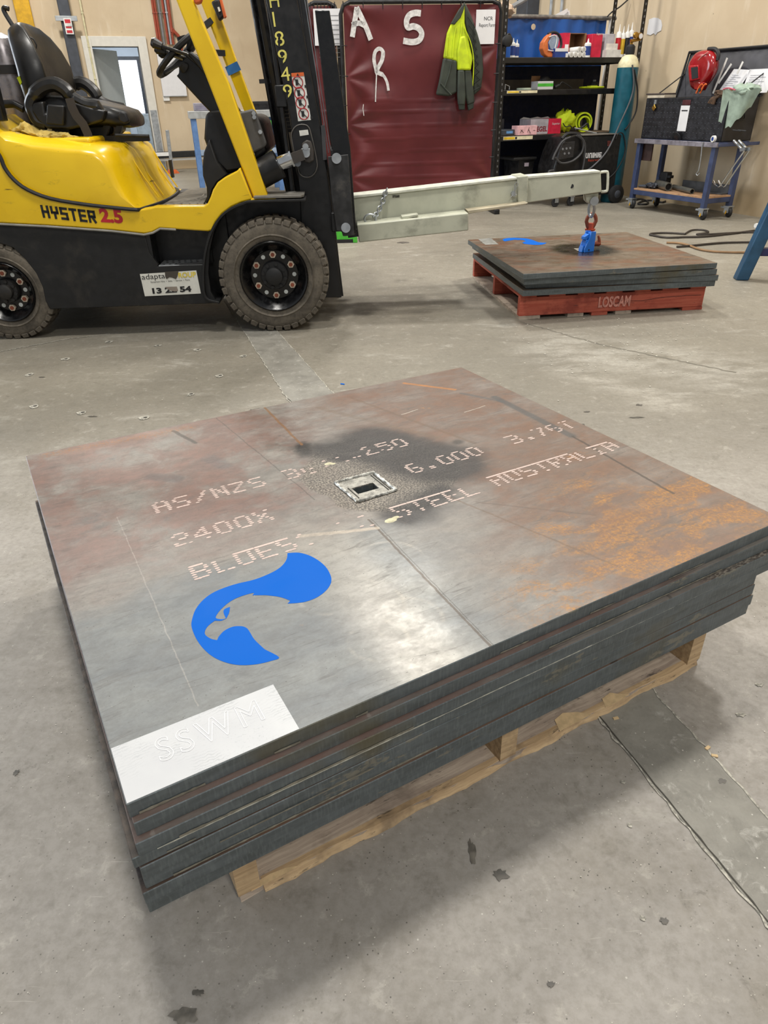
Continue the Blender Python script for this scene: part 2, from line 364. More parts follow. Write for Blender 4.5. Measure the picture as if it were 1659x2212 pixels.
def plate_top(second=False):
    t = NT('mill_scale_second' if second else 'mill_scale_top'); v = t.uv(); x, y, _ = t.xyz(v)
    wv = t.warp(v, .12, 5); wf = t.warp(v, .03, 22)
    st = t.scale(wv, (1, 2.6, 1)); n1 = t.noise(st, 3.2, 7, .62); n2 = t.noise(t.scale(wv, (1, 1.6, 1)), 9, 6, .7); nf = t.noise(v, 90, 5, .7)
    if second:
        grey = t.mix(t.sm(n2, .3, .7), '#6c5f52', '#83776a'); red = C('#7d5a46'); col = t.mix(t.sm(n1, .42, .66), grey, red)
        col = t.mix(t.sm(t.noise(t.scale(wv, (1, 6, 1)), 3, 6, .7), .56, .7) * .55, col, '#9a7448')
        xx, yy, _ = t.xyz(t.warp(v, .05, 7))
        ex = (xx - .60) * (1 / .26); ey = (yy - .62) * (1 / .27); d = t.math('SQRT', ex * ex + ey * ey)
        col = t.mix(1.0, col, (.75, .74, .72), 'MULTIPLY'); st_ = t.sm(d, .6, 1.0, 1, 0); col = t.mix(st_ * .96, col, '#171614')
        rough = t.sm(n2, .3, .7, .26, .42); t.bump(nf * .5 + n2, .06, .003)
        return t.out(col, rough - st_ * .1, .12, .5)
    grey = t.mix(t.sm(n2, .3, .72), '#807d79', '#96928c')
    blue = t.mix(t.sm(n1, .35, .65), '#73787b', '#848888')
    col = t.mix(t.sm(y + n1 * .25, .50, .62, 1, 0) * t.sm(x + n1 * .2, .62, .85, 1, 0), grey, blue)
    # reddish mill scale, upper left and right half
    ml = t.sm(y + n1 * .45 - x * .12, .62, .86) * t.sm(x + n2 * .2, .66, .86, 1, 0)
    mr = t.sm(x + n1 * .45 + y * .05, .92, 1.2)
    red = t.mix(t.sm(n2, .35, .65), '#876a61', '#7c6862')
    brown = t.mix(t.sm(n2, .35, .65), '#7e6150', '#756459')
    patch = t.sm(t.noise(t.warp(v, .2, 3), 4.5, 6, .7), .36, .56)
    col = t.mix(ml * patch * .9, col, red); col = t.mix(mr * t.sm(n1, .32, .55, .45, .95), col, brown)
    col = t.mix(t.sm(t.noise(t.scale(wv, (1, 1.5, 1), (4, 2, 0)), 6, 6, .7), .6, .72) * .5, col, '#5c6063')
    # dull orange rust toward the front right corner
    sp = t.sm(t.noise(v, 130, 5, .8), .44, .60)
    reg = t.math('MAXIMUM', t.seg(x, y, (.80, .02), (1.36, .12), .05, .19), t.math('MAXIMUM', t.seg(x, y, (.95, .22), (1.10, .30), .02, .12), t.seg(x, y, (1.16, .20), (1.36, .24), .0, .10)))
    og = reg * t.sm(t.noise(t.scale(t.warp(v, .16, 6), (1, 2.2, 1)), 5.5, 5, .68), .43, .60)
    col = t.mix(og * .55, col, '#96693f'); col = t.mix(og * sp * .85, col, '#b8843c')
    og2 = t.sm(t.noise(t.warp(v, .1, 8), 7, 5, .7), .66, .72) * t.sm(t.noise(v, 110, 4), .45, .6); col = t.mix(og2 * .7, col, '#b07a40')
    col = t.mix(t.seg(x, y, (.05, 1.165), (.42, 1.15), .0, .03) * sp * .8, col, '#a06b3c')
    col = t.mix(t.seg(x, y, (1.10, 1.15), (1.20, 1.02), .004, .009) * .85, col, '#b5793e')
    # soot round the cut-out
    xx, yy, _ = t.xyz(t.warp(t.warp(v, .10, 6, 5), .03, 30))
    ex = (xx - .735) * (1 / .185); ey = (yy - .645) * (1 / .215); d = t.math('SQRT', ex * ex + ey * ey)
    halo = t.sm(d, .90, .99, 1, 0); spk = t.sm(t.noise(v, 230, 3, .6), .42, .62)
    col = t.mix(halo * .85, col, t.mix(spk, '#4a4642', '#a59e92'))
    dk = t.seg(xx, yy, (.80, .79), (.88, .60), .075, .15)
    for p, q, a, b in (((.64, .87), (.63, .84), .01, .05), ((.68, .78), (.77, .73), .012, .04), ((.66, .44), (.80, .47), .015, .075), ((.86, .58), (.88, .53), .0, .05), ((.68, .83), (.86, .80), .015, .09)):
        dk = t.math('MAXIMUM', dk, t.seg(xx, yy, p, q, a, b))
    col = t.mix(dk * .92, col, t.mix(spk * .6, '#222122', '#454140'))
    col = t.mix(t.seg(x, y, (.987, .69), (.989, .69), .006, .022) * .8, col, '#3c3733')
    # pale ground arcs (flap-disc swirl) near the front
    for cx_, cy_, r_ in ((.47, .20, .055), (.50, .13, .06), (.43, .11, .05), (.56, .30, .07), (.41, .26, .05)):
        ax, ay = x - cx_, y - cy_; dd = t.math('ABSOLUTE', t.math('SQRT', ax * ax + ay * ay) - r_)
        col = t.mix(t.sm(dd, .0, .007, 1, 0) * t.sm(n2, .45, .65) * .30, col, '#c9c4ba')
    col = t.mix(t.seg(x, y, (.47, .0), (.47, .42), .02, .12) * .5, col, '#a8a39a')  # pale band: ground steel, with the lamp's sheen also put into the colour
    # grooves, chalk and drag marks: their own lines on the steel
    for p, q, w_, k, c_ in (((.602, .461), (.579, .0), .0026, .75, '#4f4338'), ((.609, .461), (.584, .0), .0012, .5, '#3b352f'), ((.647, 1.183), (.634, .886), .004, .8, '#8a6239'),
                          ((.50, 1.18), (.54, .60), .0016, .55, '#4a4643'), ((1.264, .90), (1.261, .56), .013, .75, '#4c5052'), ((1.261, .56), (1.235, .20), .004, .8, '#453c36'),
                          ((1.20, .98), (1.262, .86), .008, .6, '#54585a'), ((.78, 1.10), (.96, .74), .010, .4, '#71604f'), ((.90, 1.12), (1.02, .66), .006, .5, '#6d5744'),
                          ((.80, .46), (.92, .06), .003, .5, '#6d5744'), ((.60, .42), (.45, .475), .006, .55, '#c4b8a8'), ((.37, 1.15), (.40, 1.04), .006, .7, '#3d3835'),
                          ((.255, .90), (.30, .86), .020, .45, '#54565a'), ((.40, .93), (.42, .87), .022, .35, '#606468'), ((1.12, .85), (1.20, .86), .0015, .8, '#c9c2b6'), ((.96, .93), (1.02, .94), .0015, .8, '#c9c2b6'),
                          ((.84, .40), (1.02, .22), .003, .4, '#5d5048'), ((.13, .12), (.14, .75), .0012, .35, '#b6b2ac')):
        col = t.mix(t.seg(*t.xyz(t.warp(v, .006, 40))[:2], p, q, w_ * .5, w_ * 1.3) * k, col, c_)
    # light and dark streaks across the rolling direction
    s2 = t.noise(t.scale(t.warp(v, .05, 4), (1, 9, 1), rot=.05), 4, 6, .7); col = t.mix(t.sm(s2, .58, .72) * .16, col, '#a9a49c'); col = t.mix(t.sm(s2, .28, .42, 1, 0) * .28, col, '#6a6560')
    col = t.mix(t.sm(t.noise(t.scale(t.warp(v, .008, 30), (1, 60, 1), rot=1.2), 5, 2), .72, .77) * .3, col, '#c6c1b8')
    col = t.mix(t.sm(t.voro(v, 60), .02, .05, 1, 0) * t.sm(n2, .5, .6) * .8, col, '#ddd8d0')
    col = t.mix(t.sm(t.voro(t.scale(v, 1, (3.3, 1.7, 0)), 95), .05, .11, 1, 0) * t.sm(n1, .44, .56) * .8, col, '#3b3633')
    arc = t.noise(t.scale(t.warp(v, .10, 2.2, 2), (1, 11, 1), rot=-.12), 2.4, 3, .5); arc = t.sm(t.math('ABSOLUTE', arc - .5), .0, .012, 1, 0)
    col = t.mix(arc * t.sm(n2, .38, .6) * .45, col, '#504c4a')
    bare = t.seg(x, y, (.47, -.1), (.60, .5), .03, .16); bare2 = t.seg(x, y, (.60, .9), (.62, 1.2), .02, .12)
    gl = t.math('MAXIMUM', bare, bare2)
    g2_ = t.noise(t.scale(t.warp(v, .03, 15), (1, 1.8, 1)), 26, 5, .75); g3_ = t.noise(v, 170, 3, .7)
    col = t.mix(t.sm(g2_, .40, .62) * .45, col, t.mix(.5, col, '#4e4a47')); col = t.mix(t.sm(g3_, .35, .7) * .22, col, t.mix(.5, col, '#45403c'))
    col = t.mix(1.0, col, (.86, .84, .81), 'MULTIPLY')
    rough = t.sm(n2 + nf * .3, .4, .9, .38, .54) - gl * .08 + halo * .08
    t.bump(nf * .6 + n2 * .6, .07, .003)
    return t.out(col, rough, .10 + gl * .35, .5)
def edge_mat():
    t = NT('flame_cut_edge'); v = X(t, t.n('ShaderNodeNewGeometry').outputs['Position']); x, y, z = t.xyz(v)
    n = t.noise(t.scale(v, (1, 1, 5)), 12, 5, .6); f = t.noise(t.scale(v, (1, 1, .15)), 260, 2, .5)
    col = t.mix(t.sm(n, .3, .7), '#4f5556', '#60676a'); col = t.mix(t.sm(f, .45, .7) * .35, col, '#737b7b')
    col = t.mix(t.sm(t.noise(v, 2.3, 4), .60, .70) * .7, col, '#5c5337')
    k = t.sm(t.noise(t.scale(v, (1, 1, 3)), 6, 5, .7), .62, .66) * t.sm(t.noise(v, 90, 3), .35, .5)
    col = t.mix(k * .7, col, '#807b6c')
    t.bump(f, .25, .002); return t.out(col, .48, .3)
def wall_mat():
    t = NT('cream_precast_wall'); v = t.obj(); a = t.noise(t.warp(v, .6, 1), .8, 5, .6); b = t.noise(t.scale(v, (3, 3, .5)), 2.2, 6, .65); f = t.noise(v, 26, 4)
    col = t.mix(t.sm(a, .3, .7), '#bba78a', '#cbb99c'); col = t.mix(t.sm(b, .55, .72) * .4, col, '#d8ccb8'); col = t.mix(t.sm(b, .25, .42, 1, 0) * .3, col, '#9c8668')
    _, _, z = t.xyz(v); col = t.mix(t.sm(z + a * .4, .2, .65, 1, 0) * .55, col, '#a38a62')
    col = t.mix(t.sm(t.voro(v, 4), .01, .035, 1, 0) * .7, col, '#5c5142'); t.bump(f, .12, .004); return t.out(col, .75)
def wood_mat(base, dark, light, ends=False):
    t = NT('timber_' + base.strip('#')); v = t.warp(t.obj(), .02, 6); g = t.noise(t.scale(v, (4, 90, 90)), 1.0, 5, .6)
    n = t.noise(v, 5, 5, .7); col = t.mix(t.sm(g, .3, .7), base, light); col = t.mix(t.sm(n, .48, .66) * .75, col, dark)
    col = t.mix(t.sm(t.noise(t.scale(v, (2, 14, 14)), 6, 4, .8), .60, .68) * .7, col, '#2b2723'); t.bump(g, .4, .003); return t.out(col, .78)
def yellow_mat():
    t = NT('yellow_enamel'); v = t.obj(); n = t.noise(v, 3, 4); x, y, z = t.xyz(v)
    col = t.mix(t.sm(n, .3, .7), '#dfb60a', '#ecc412')
    col = t.mix(t.sm(t.voro(t.warp(v, .02, 20), 70), .05, .13, 1, 0) * t.sm(t.noise(v, 5, 5, .7), .54, .66) * .9, col, '#4a3a16')
    col = t.mix(t.sm(t.noise(t.scale(t.warp(v, .04, 9), (1, 1, 3)), 7, 6, .75), .60, .72) * .4, col, '#8f741c')
    col = t.mix(t.sm(t.noise(t.scale(t.warp(v, .02, 8), (3, 3, 50)), 1.4, 2), .735, .75) * .8, col, '#2e2514')
    return t.out(col, t.sm(n, .3, .7, .24, .34), 0, .5, .35, .08)
def tyre_mat():
    t = NT('dusty_rubber'); v = t.obj(); n = t.noise(v, 9, 6, .7); col = t.mix(t.sm(n, .35, .65), '#4c463d', '#6a6256')
    col = t.mix(t.sm(t.noise(v, 60, 4), .5, .7) * .4, col, '#2f2c28'); t.bump(n, .2, .004); return t.out(col, .8)
def curtain_mat(a, b):
    t = NT('vinyl_' + a.strip('#')); v = t.obj(); n = t.noise(v, 1.6, 4); col = t.mix(t.sm(n, .3, .7), a, b)
    col = t.mix(t.sm(t.noise(t.scale(v, (2, 2, 5)), 3, 5, .7), .56, .7) * .35, col, a)
    t.b.inputs['Sheen Weight'].default_value = 0
    return t.out(col, t.sm(n, .3, .7, .30, .44), 0, .5)
def white_panel_mat():
    t = NT('white_primer_panel'); v = t.uv(); n = t.noise(v, 6, 4); w = t.wave(t.scale(t.warp(v, .05, 6), 1, (-.1, .1, 0)), 60, 6, 3, 2, 'RINGS')
    col = t.mix(t.sm(n, .3, .7), '#b4b5b7', '#c0c1c1'); col = t.mix(t.sm(w, .6, .9) * t.sm(t.noise(v, 14, 4), .46, .62) * .5, col, '#9a9c9e')
    col = t.mix(t.sm(t.noise(v, 300, 3), .58, .7) * .4 * t.sm(t.noise(v, 9, 3), .4, .6), col, '#8d9092'); return t.out(col, .42)
M = dict(ledge=plain('#4d443c', .6, 0, .35, 60, .3, dirt='#7a6b5c', dirt_amt=.6, name='scaly_ledge'), floor=floor_mat(), infill=infill_mat(), ptop=plate_top(), ptop2=plate_top(True), edge=edge_mat(), wall=wall_mat(), yellow=yellow_mat(), tyre=tyre_mat(),
         pine=wood_mat('#a58a68', '#6b5a47', '#c9ad86'), pinegrey=wood_mat('#9a8a7c', '#6a5e53', '#c0b09e'), redwood=wood_mat('#a34a38', '#7a3026', '#b65f4a'), ply=wood_mat('#9c7758', '#7a5a40', '#b8926c'),
         maroon=curtain_mat('#4c1518', '#5e1b1e'), blueveil=curtain_mat('#123f7c', '#1c54a0'), whitepanel=white_panel_mat(),
         black=plain('#0e0e10', .42, 0, .3, 12, dirt='#2a2622', dirt_amt=.35), blackgloss=plain('#0c0c0e', .25, 0, .2), blackmatte=plain('#131314', .55, 0, .25, 20, dirt='#38332c', dirt_amt=.45),
         vinyl=plain('#1b1a19', .36, 0, .2, 8, .1), steel=plain('#8f9193', .32, .9, .1), chrome=plain('#c9cbcc', .12, 1, .05), galv=plain('#a9adb0', .4, .7, .1),
         jib=plain('#b5b6a4', .42, 0, .08, 6, 0, 0, dirt='#77776a', dirt_amt=.55), white=plain('#d9d8d4', .6, 0, .03), paper=plain('#d6d5d6', .7, 0, .02), red=plain('#b3202a', .4), blue=plain('#1c6fd0', .35, 0, .06, dirt='#0f4fa0', dirt_amt=.3),
         logo=plain('#005ab8', .5, 0, .0, 5, spec=.08), rust=plain('#8c4a34', .5, .3, .2, 20), orange=plain('#d2622c', .5), navy=plain('#333e5e', .45, 0, .12, 10, 0, 0, dirt='#5a5f74', dirt_amt=.4), steelblue=plain('#27506f', .4, 0, .15, 8, dirt='#16303f', dirt_amt=.6),
         hiviz=plain('#b9cc10', .7, 0, .12, 12), olive=plain('#2f352c', .75, 0, .2, 14), text=plain('#c3ada3', .5, 0, .08, 40), gold=plain('#a8813a', .3, .8), card=plain('#8a6442', .8), pink=plain('#d8a9ad', .6), crimson=plain('#c01a3c', .5),
         ink=plain('#1a1a1c', .6), green=plain('#4cb83a', .5), teal=plain('#0f5566', .4, 0, .12, 8, dirt='#0a3c48', dirt_amt=.5), creamcap=plain('#cfc7a2', .45), grey=plain('#77787a', .5), darkgrey=plain('#3b3f47', .5), darkred=plain('#8e1318', .22, 0, .15, 6, 0, .6))

# ------------------------------------------------------------------ setting
BLD = Frame((4.0, 7.96, 0), 21)          # building axes; right wall at u = 0
fl = MB(); fl.box((-14, -6, -.12), (9, 24, 0)); floor = struct('floor', fl, M['floor'], smooth=0)
def gp(x, y, z=0): return WF.g(x, y, z)
L_ = [gp(505, 682), gp(620, 862), gp(1290, 1550), gp(1659, 2000)]; R_ = [gp(560, 672), gp(715, 845), gp(1410, 1490), gp(1659, 1765)]
L_.append(L_[-1] + (L_[-1] - L_[-2]) * 1.2); R_.append(R_[-1] + (R_[-1] - R_[-2]) * 1.2)
L_.insert(0, L_[0] + (L_[0] - L_[1]) * 1.4); R_.insert(0, R_[0] + (R_[0] - R_[1]) * 1.4)
st_ = MB()
for i in range(len(L_) - 1):
    a, b, c, d = L_[i], R_[i], R_[i + 1], L_[i + 1]; z = Vector((0, 0, .0012)); st_.add([a + z, b + z, c + z, d + z], [(0, 1, 2, 3)])
struct('trim_1', st_, M['infill'], smooth=0)
crumb = plain('#a9a599', .8, 0, .35, 120); darkcrack = plain('#45423c', .9)
def joint(pts, w, mat, name, jag=.5, z=.002):
    mb = MB(); P = []
    for i in range(len(pts) - 1):
        n = max(4, int((pts[i + 1] - pts[i]).length / .02)); P += [pts[i].lerp(pts[i + 1], k / n) for k in range(n)]
    P.append(pts[-1]); vs = []
    for i, q in enumerate(P):
        t_ = (P[min(i + 1, len(P) - 1)] - P[max(0, i - 1)]).normalized(); sd = Vector((-t_.y, t_.x, 0)); o_ = random.uniform(-.5, .5) * w * jag
        vs += [q + sd * (o_ + w / 2 * random.uniform(1 - jag, 1)) + Vector((0, 0, z)), q + sd * (o_ - w / 2 * random.uniform(1 - jag, 1)) + Vector((0, 0, z))]
    mb.add(vs, [(2 * i, 2 * i + 1, 2 * i + 3, 2 * i + 2) for i in range(len(P) - 1)]); return struct(name, mb, mat, smooth=0)
joint(L_, .008, crumb, 'trim_2', .95); joint(R_, .007, crumb, 'trim_3', .95); joint([q + Vector((.005, 0, 0)) for q in L_[2:]], .0035, darkcrack, 'trim_4', .6, .0028)
joint([gp(-60, 776), gp(0, 760), gp(150, 732), gp(330, 712), gp(470, 700)], .010, crumb, 'trim_5', .7)
joint([gp(1120, 690) + Vector((0, -.05, 0)), gp(1300, 745), gp(1590, 805)], .02, plain('#6c675c', .8), 'trim_6', .6, .0006)
# anchor-bolt holes left in the slab
hole_s, hole_d = crumb, darkcrack
for i, (x, y) in enumerate([(235, 739), (340, 747), (427, 756), (527, 770), (142, 776), (64, 810), (475, 812), (412, 852), (178, 892), (75, 878), (313, 903)]):
    c = gp(x, y); mb = MB(); mb.mi = 0
    pts = [c + Vector((math.cos(k * .785) * .022 * random.uniform(.6, 1.3), math.sin(k * .785) * .022 * random.uniform(.6, 1.3), .0022)) for k in range(8)]
    mb.add(pts, [tuple(range(8))]); mb.mi = 1
    pts = [c + Vector((math.cos(k * .785) * .009 + .003, math.sin(k * .785) * .009, .003)) for k in range(8)]; mb.add(pts, [tuple(range(8))])
    o = mk('anchor_hole', mb, [hole_s, hole_d], c, smooth=0); o.location = c; o.parent = floor
# stains with their own outline
def stain(x, y, rx, ry, mat, rot=0, seed=1, name='floor_stain', z=.0016):
    rnd = random.Random(seed); c = gp(x, y); n = 18; pts = []
    for k in range(n):
        a = 2 * math.pi * k / n; r_ = rnd.uniform(.55, 1.15); px_, py_ = math.cos(a) * rx * r_, math.sin(a) * ry * r_
        pts.append(c + Vector((px_ * math.cos(rot) - py_ * math.sin(rot), px_ * math.sin(rot) + py_ * math.cos(rot), z)))
    o = mk(name, MB().fillpoly(pts), mat, c, smooth=0); o.location = c; o.parent = floor
dk = plain('#5a564f', .5, 0, .3, 30); dk2 = plain('#6a655c', .5, 0, .3, 40)
for i, a in enumerate([(870, 524, .055, .05, dk), (1253, 918, .02, .012, dk), (1380, 875, .014, .01, dk), (1375, 902, .035, .008, dk), (740, 830, .012, .01, M['logo']), (1268, 890, .014, .006, dk), (1020, 1840, .007, .028, dk2), (1080, 1890, .016, .012, dk),
                       (1190, 2127, .007, .005, dk), (1435, 1990, .009, .006, dk), (1560, 1688, .010, .006, dk), (395, 2195, .022, .013, dk2), (428, 2145, .010, .006, dk), (720, 1740, .004, .010, dk2), (35, 1670, .006, .008, dk), (200, 900, .02, .007, dk), (90, 815, .02, .006, dk),
                       (1345, 1690, .006, .004, crumb), (1360, 1783, .006, .005, crumb), (1388, 1985, .006, .005, crumb), (1600, 1545, .012, .006, crumb), (1640, 1480, .012, .006, crumb), (1100, 905, .03, .006, dk2), (560, 885, .05, .02, dk2)]):
    stain(*a, seed=i)
# back wall with door opening, right wall
BW = Frame(Frame((4.0, 7.96, 0), 21).w((0, 10.27, 0)), 21)     # origin at the inner corner, wall along -u
def bw(x, y, v=0): return BW.p(x, y, v)
dl, dr = bw(206, 140).x, bw(305, 140).x; dt = bw(250, 101).z
wl = MB(); wl.box((-16, 0, 0), (dl, .2, 6)); wl.box((dr, 0, 0), (.2, .2, 6)); wl.box((dl, 0, dt), (dr, .2, 6)); struct('wall_back', wl, M['wall'], BW, smooth=0)
wr = MB(); wr.box((0, -9, 0), (.2, 10.27, 6)); struct('wall_right', wr, M['wall'], BLD, smooth=0)
# door frame and leaf
lb = plain('#b9c4d0', .6, 0, .02); o = MB(); wj = .16
o.box((dl - wj, -.05, 0), (dl, .22, dt + wj)); o.box((dr, -.05, 0), (dr + wj, .22, dt + wj)); o.box((dl, -.05, dt), (dr, .22, dt + wj))
dfr = struct('door_1', o, plain('#d0ccc2', .5, 0, .03), BW, bevel=.006)
hx = dl + .04; leaf = MB(); a_ = R(55); W_ = (dr - dl) * .92
P0 = Vector((hx, .22, 0)); P1 = P0 + Vector((math.cos(a_) * W_, math.sin(a_) * W_, 0)); nn = Vector((-math.sin(a_), math.cos(a_), 0)) * .04
leaf.add([P0, P1, P1 + nn, P0 + nn] + [q + Vector((0, 0, dt - .02)) for q in (P0, P1, P1 + nn, P0 + nn)], [(0, 1, 2, 3), (7, 6, 5, 4), (0, 4, 5, 1), (1, 5, 6, 2), (2, 6, 7, 3), (3, 7, 4, 0)])
lo = mk('door_leaf', leaf, plain('#b4b9b7', .5, 0, .02), (0, 0, 0)); lo.parent = dfr
hd = MB(); q = P1 - Vector((math.cos(a_), math.sin(a_), 0)) * .08 + Vector((0, 0, 1.0)); hd.cyl(q, q - nn * 2, .012); hd.cyl(q - nn * 2, q - nn * 2 - Vector((math.cos(a_), math.sin(a_), 0)) * .12, .010)
h_ = mk('door_handle', hd, M['steel']); h_.parent = lo
kp = MB(); kp.box((dr + .02, -.062, 0), (dr + wj - .02, -.052, 1.05)); k_ = mk('kick_plate', kp, M['galv']); k_.parent = dfr
# the small office behind it
rm = MB(); rm.box((dl - 1.4, 3.4, 0), (dr + 2.4, 3.5, 3.0)); rm.box((dl - 1.5, .2, 0), (dl - 1.4, 3.5, 3)); rm.box((dr + 2.3, .2, 0), (dr + 2.4, 3.5, 3)); rm.box((dl - 1.5, .2, 3), (dr + 2.4, 3.5, 3.1))
struct('wall_office', rm, lb, BW, smooth=0)
wi = MB(); a, b = bw(262, 130, 3.38), bw(312, 245, 3.38); wx0, wx1, wz0, wz1 = bw(264, 180, 3.38).x, bw(303, 180, 3.38).x, b.z, bw(280, 130, 3.38).z
for bb in (((wx0 - .07, 3.33, wz0), (wx0, 3.4, wz1)), ((wx1, 3.33, wz0), (wx1 + .07, 3.4, wz1)), ((wx0 - .07, 3.33, wz1), (wx1 + .07, 3.4, wz1 + .07)), ((wx0 - .07, 3.33, wz0 - .07), (wx1 + .07, 3.4, wz0))): wi.box(*bb)
w_ = struct('window_1', wi, M['darkgrey'], BW); pn = MB().box((wx0, 3.36, wz0), (wx1, 3.38, wz1)); pp = mk('window_pane', pn, emit('#eef5ff', 1.5)); pp.parent = w_
ob = MB().box((bw(290, 246, .9).x, .8, 0), (dr + .6, .9, bw(310, 246, .9).z)); solo('partition_panel', ob, plain('#9fb0c0', .6), BW, (dr, .9, 0), 'low grey-blue panel standing inside the office doorway', 'partition', bevel=.01)
al = area('office_light', BW.w((dr, 1.8, 2.7)), BW.w((dr, 1.8, 0)), .8, 70, (.9, .95, 1))
# steel column casing, wall services
cz = MB(); cz.box((bw(122, 0, -.2).x, -.2, 0), (bw(147, 0, -.2).x, 0, 6)); cc = struct('trim_7', cz, M['darkgrey'], BW, bevel=.01)
cz = MB(); cz.box((bw(27, 0, -.25).x, -.25, 0), (bw(62, 0, -.25).x, 0, 6)); struct('trim_8', cz, plain('#c99a12', .45), BW, bevel=.01)
br = MB(); p, q = bw(118, 34, -.21), bw(168, 46, -.21); br.box((p.x, -.24, q.z), (q.x, -.2, p.z)); solo('wall_bracket', br, M['galv'], BW, (p.x, -.22, q.z), 'grey steel bracket across the dark column above the red sign', 'bracket', bevel=.004)
def sign(x0, y0, x1, y1, v, t=.006, fr=BW): p, q = fr.p(x0, y0, v), fr.p(x1, y1, v); return Vector((p.x, v - t, q.z)), Vector((q.x, v, p.z))
p, q = sign(136, 39, 160, 74, -.25)
T = Thing('extinguisher_sign', 'small red and white fire extinguisher sign fixed to the dark steel column', 'sign', BW, p)
T.part('sign_plate', MB().box(p, q), M['white']); e = .018
T.part('red_panel', MB().box((p.x + e, p.y - .004, p.z + e + .07), (q.x - e, p.y, q.z - e)), M['red']); T.part('red_strip', MB().box((p.x + e, p.y - .004, p.z + e), (q.x - e, p.y, p.z + e + .04)), M['red'])
cx_ = (p.x + q.x) / 2; T.part('extinguisher_symbol', merge(MB().box((cx_ - .05, p.y - .009, p.z + .16), (cx_ + .05, p.y - .004, q.z - .12)), MB().box((cx_ - .02, p.y - .009, q.z - .12), (cx_ + .06, p.y - .004, q.z - .08))), M['white'])
p, q = sign(137, 145, 160, 173, -.01)
T = Thing('wall_calendar', 'white year calendar with red header on the wall left of the door', 'calendar', BW, p); T.part('sheet', MB().box(p, q), M['paper'])
T.part('header', MB().box((p.x, p.y - .003, q.z - .10), (q.x, p.y - .001, q.z)), plain('#b84a50', .6))
g_ = MB(); 
for i in range(1, 6): zz = p.z + (q.z - .12 - p.z) * i / 6; g_.box((p.x + .02, p.y - .002, zz), (q.x - .02, p.y - .001, zz + .006))
T.part('print_rows', g_, M['grey'])
p, q = sign(84, 78, 113, 175, -.06, .12); T = Thing('wall_cabinet', 'dark grey wall box partly hidden behind the forklift seat', 'cabinet', BW, p); T.part('housing', MB().box(p, q), M['darkgrey'], bevel=.02); T.part('door_panel', MB().box(p + Vector((.05, -.006, .05)), (q.x - .05, p.y, q.z - .05)), M['black'], bevel=.004)
p, q = sign(338, 115, 404, 208, -.01, .05); T = Thing('whiteboard', 'blank white board fixed to the cream wall right of the door', 'board', BW, p); T.part('panel', MB().box(p, q), M['paper'], bevel=.004); T.part('rim', MB().box(p + Vector((0, -.003, 0)), (q.x, p.y, p.z + .012)), M['galv'])
p, q = sign(352, 208, 367, 218, -.01, .03); solo('power_outlet', MB().box(p, q), M['white'], BW, p, 'small white double power outlet just below the whiteboard', 'outlet', bevel=.004)
def conduit(x, y0, y1, r, mat, label, v=-.05, extra=None):
    a, b = bw(x, 0, v), bw(x + (y1) * .1, y1, v); pts = [Vector((a.x, v, 6)), Vector((a.x, v, b.z))]
    if extra: pts += [Vector(bw(*e_, v)) for e_ in extra]
    mb = MB(); mb.tube(pts, r, 8)
    for k in range(4):
        zz = bw(x, 0, v).z + .3 - k * .5
        if zz < b.z: continue
        mb.box((a.x - r * 1.15, v - r * 1.1, zz), (a.x + r * 1.15, v + .045, zz + .02))
    return solo('conduit', mb, mat, BW, pts[-1], label, 'conduit', 'wall conduits')
og = plain('#94402a', .5); 
for x, m_, lb_ in ((328, og, 'leftmost orange conduit of the bundle running down the cream wall'), (333, og, 'second orange conduit from the left in the wall bundle'), (341, M['grey'], 'grey conduit beside the orange ones in the wall bundle'), (350, og, 'middle orange conduit of the wall bundle'), (356, M['galv'], 'pale conduit between the two right orange runs'), (361, og, 'orange conduit at the right of the wall bundle')):
    conduit(x, 0, 96, .022, m_, lb_)
conduit(172, 0, 200, .018, M['creamcap'], 'thin cream conduit running down left of the white door frame')
pp_ = [Vector((bw(368, 0).x, -.05, 6)), bw(366, 30, -.05), bw(372, 62, -.05), bw(388, 82, -.05), bw(392, 110, -.05)]; solo('conduit', MB().tube(smoothpath(pp_, 4), .03, 8), og, BW, pp_[-1], 'orange conduit bending away at the right edge of the wall bundle', 'conduit', 'wall conduits')
# guard rail along the wall
z0, z1 = bw(400, 340, -.3).z, bw(400, 326, -.3).z; rl = MB(); xa, xb = bw(120, 326, -.3).x, -.3
rl.box((xa, -.3, z0), (xb, -.24, z1)); solo('guard_rail', rl, M['blackmatte'], BW, (xa, -.27, z0), 'long black guard rail running low in front of the cream wall', 'rail', bevel=.01)
rl = MB().box((xa, -.26, z0 - .05), (xb, -.2, z0 - .012)); solo('guard_rail', rl, M['white'], BW, (xa, -.23, z0 - .05), 'thin white rail running just below the black guard rail', 'rail')
for k in range(8): pass
# floor stand
g0 = BW.g(373, 374); T = Thing('barrier_stand', 'grey steel stand with orange foot in front of the guard rail', 'stand', BW, g0)
tp = BW.p(361, 281, g0.y); T.part('post', MB().bar(g0 + Vector((0, 0, .03)), tp, .06, .06, (0, 1, 0)), M['galv'], bevel=.004); T.part('foot', MB().prism([(g0.x - .1, 0), (g0.x + .12, 0), (g0.x + .07, .06), (g0.x - .06, .06)], g0.y - .12, g0.y + .12), M['orange'])
T.part('cross_bar', MB().box((g0.x - .45, g0.y - .02, .3), (g0.x, g0.y + .02, .36)), M['white'])
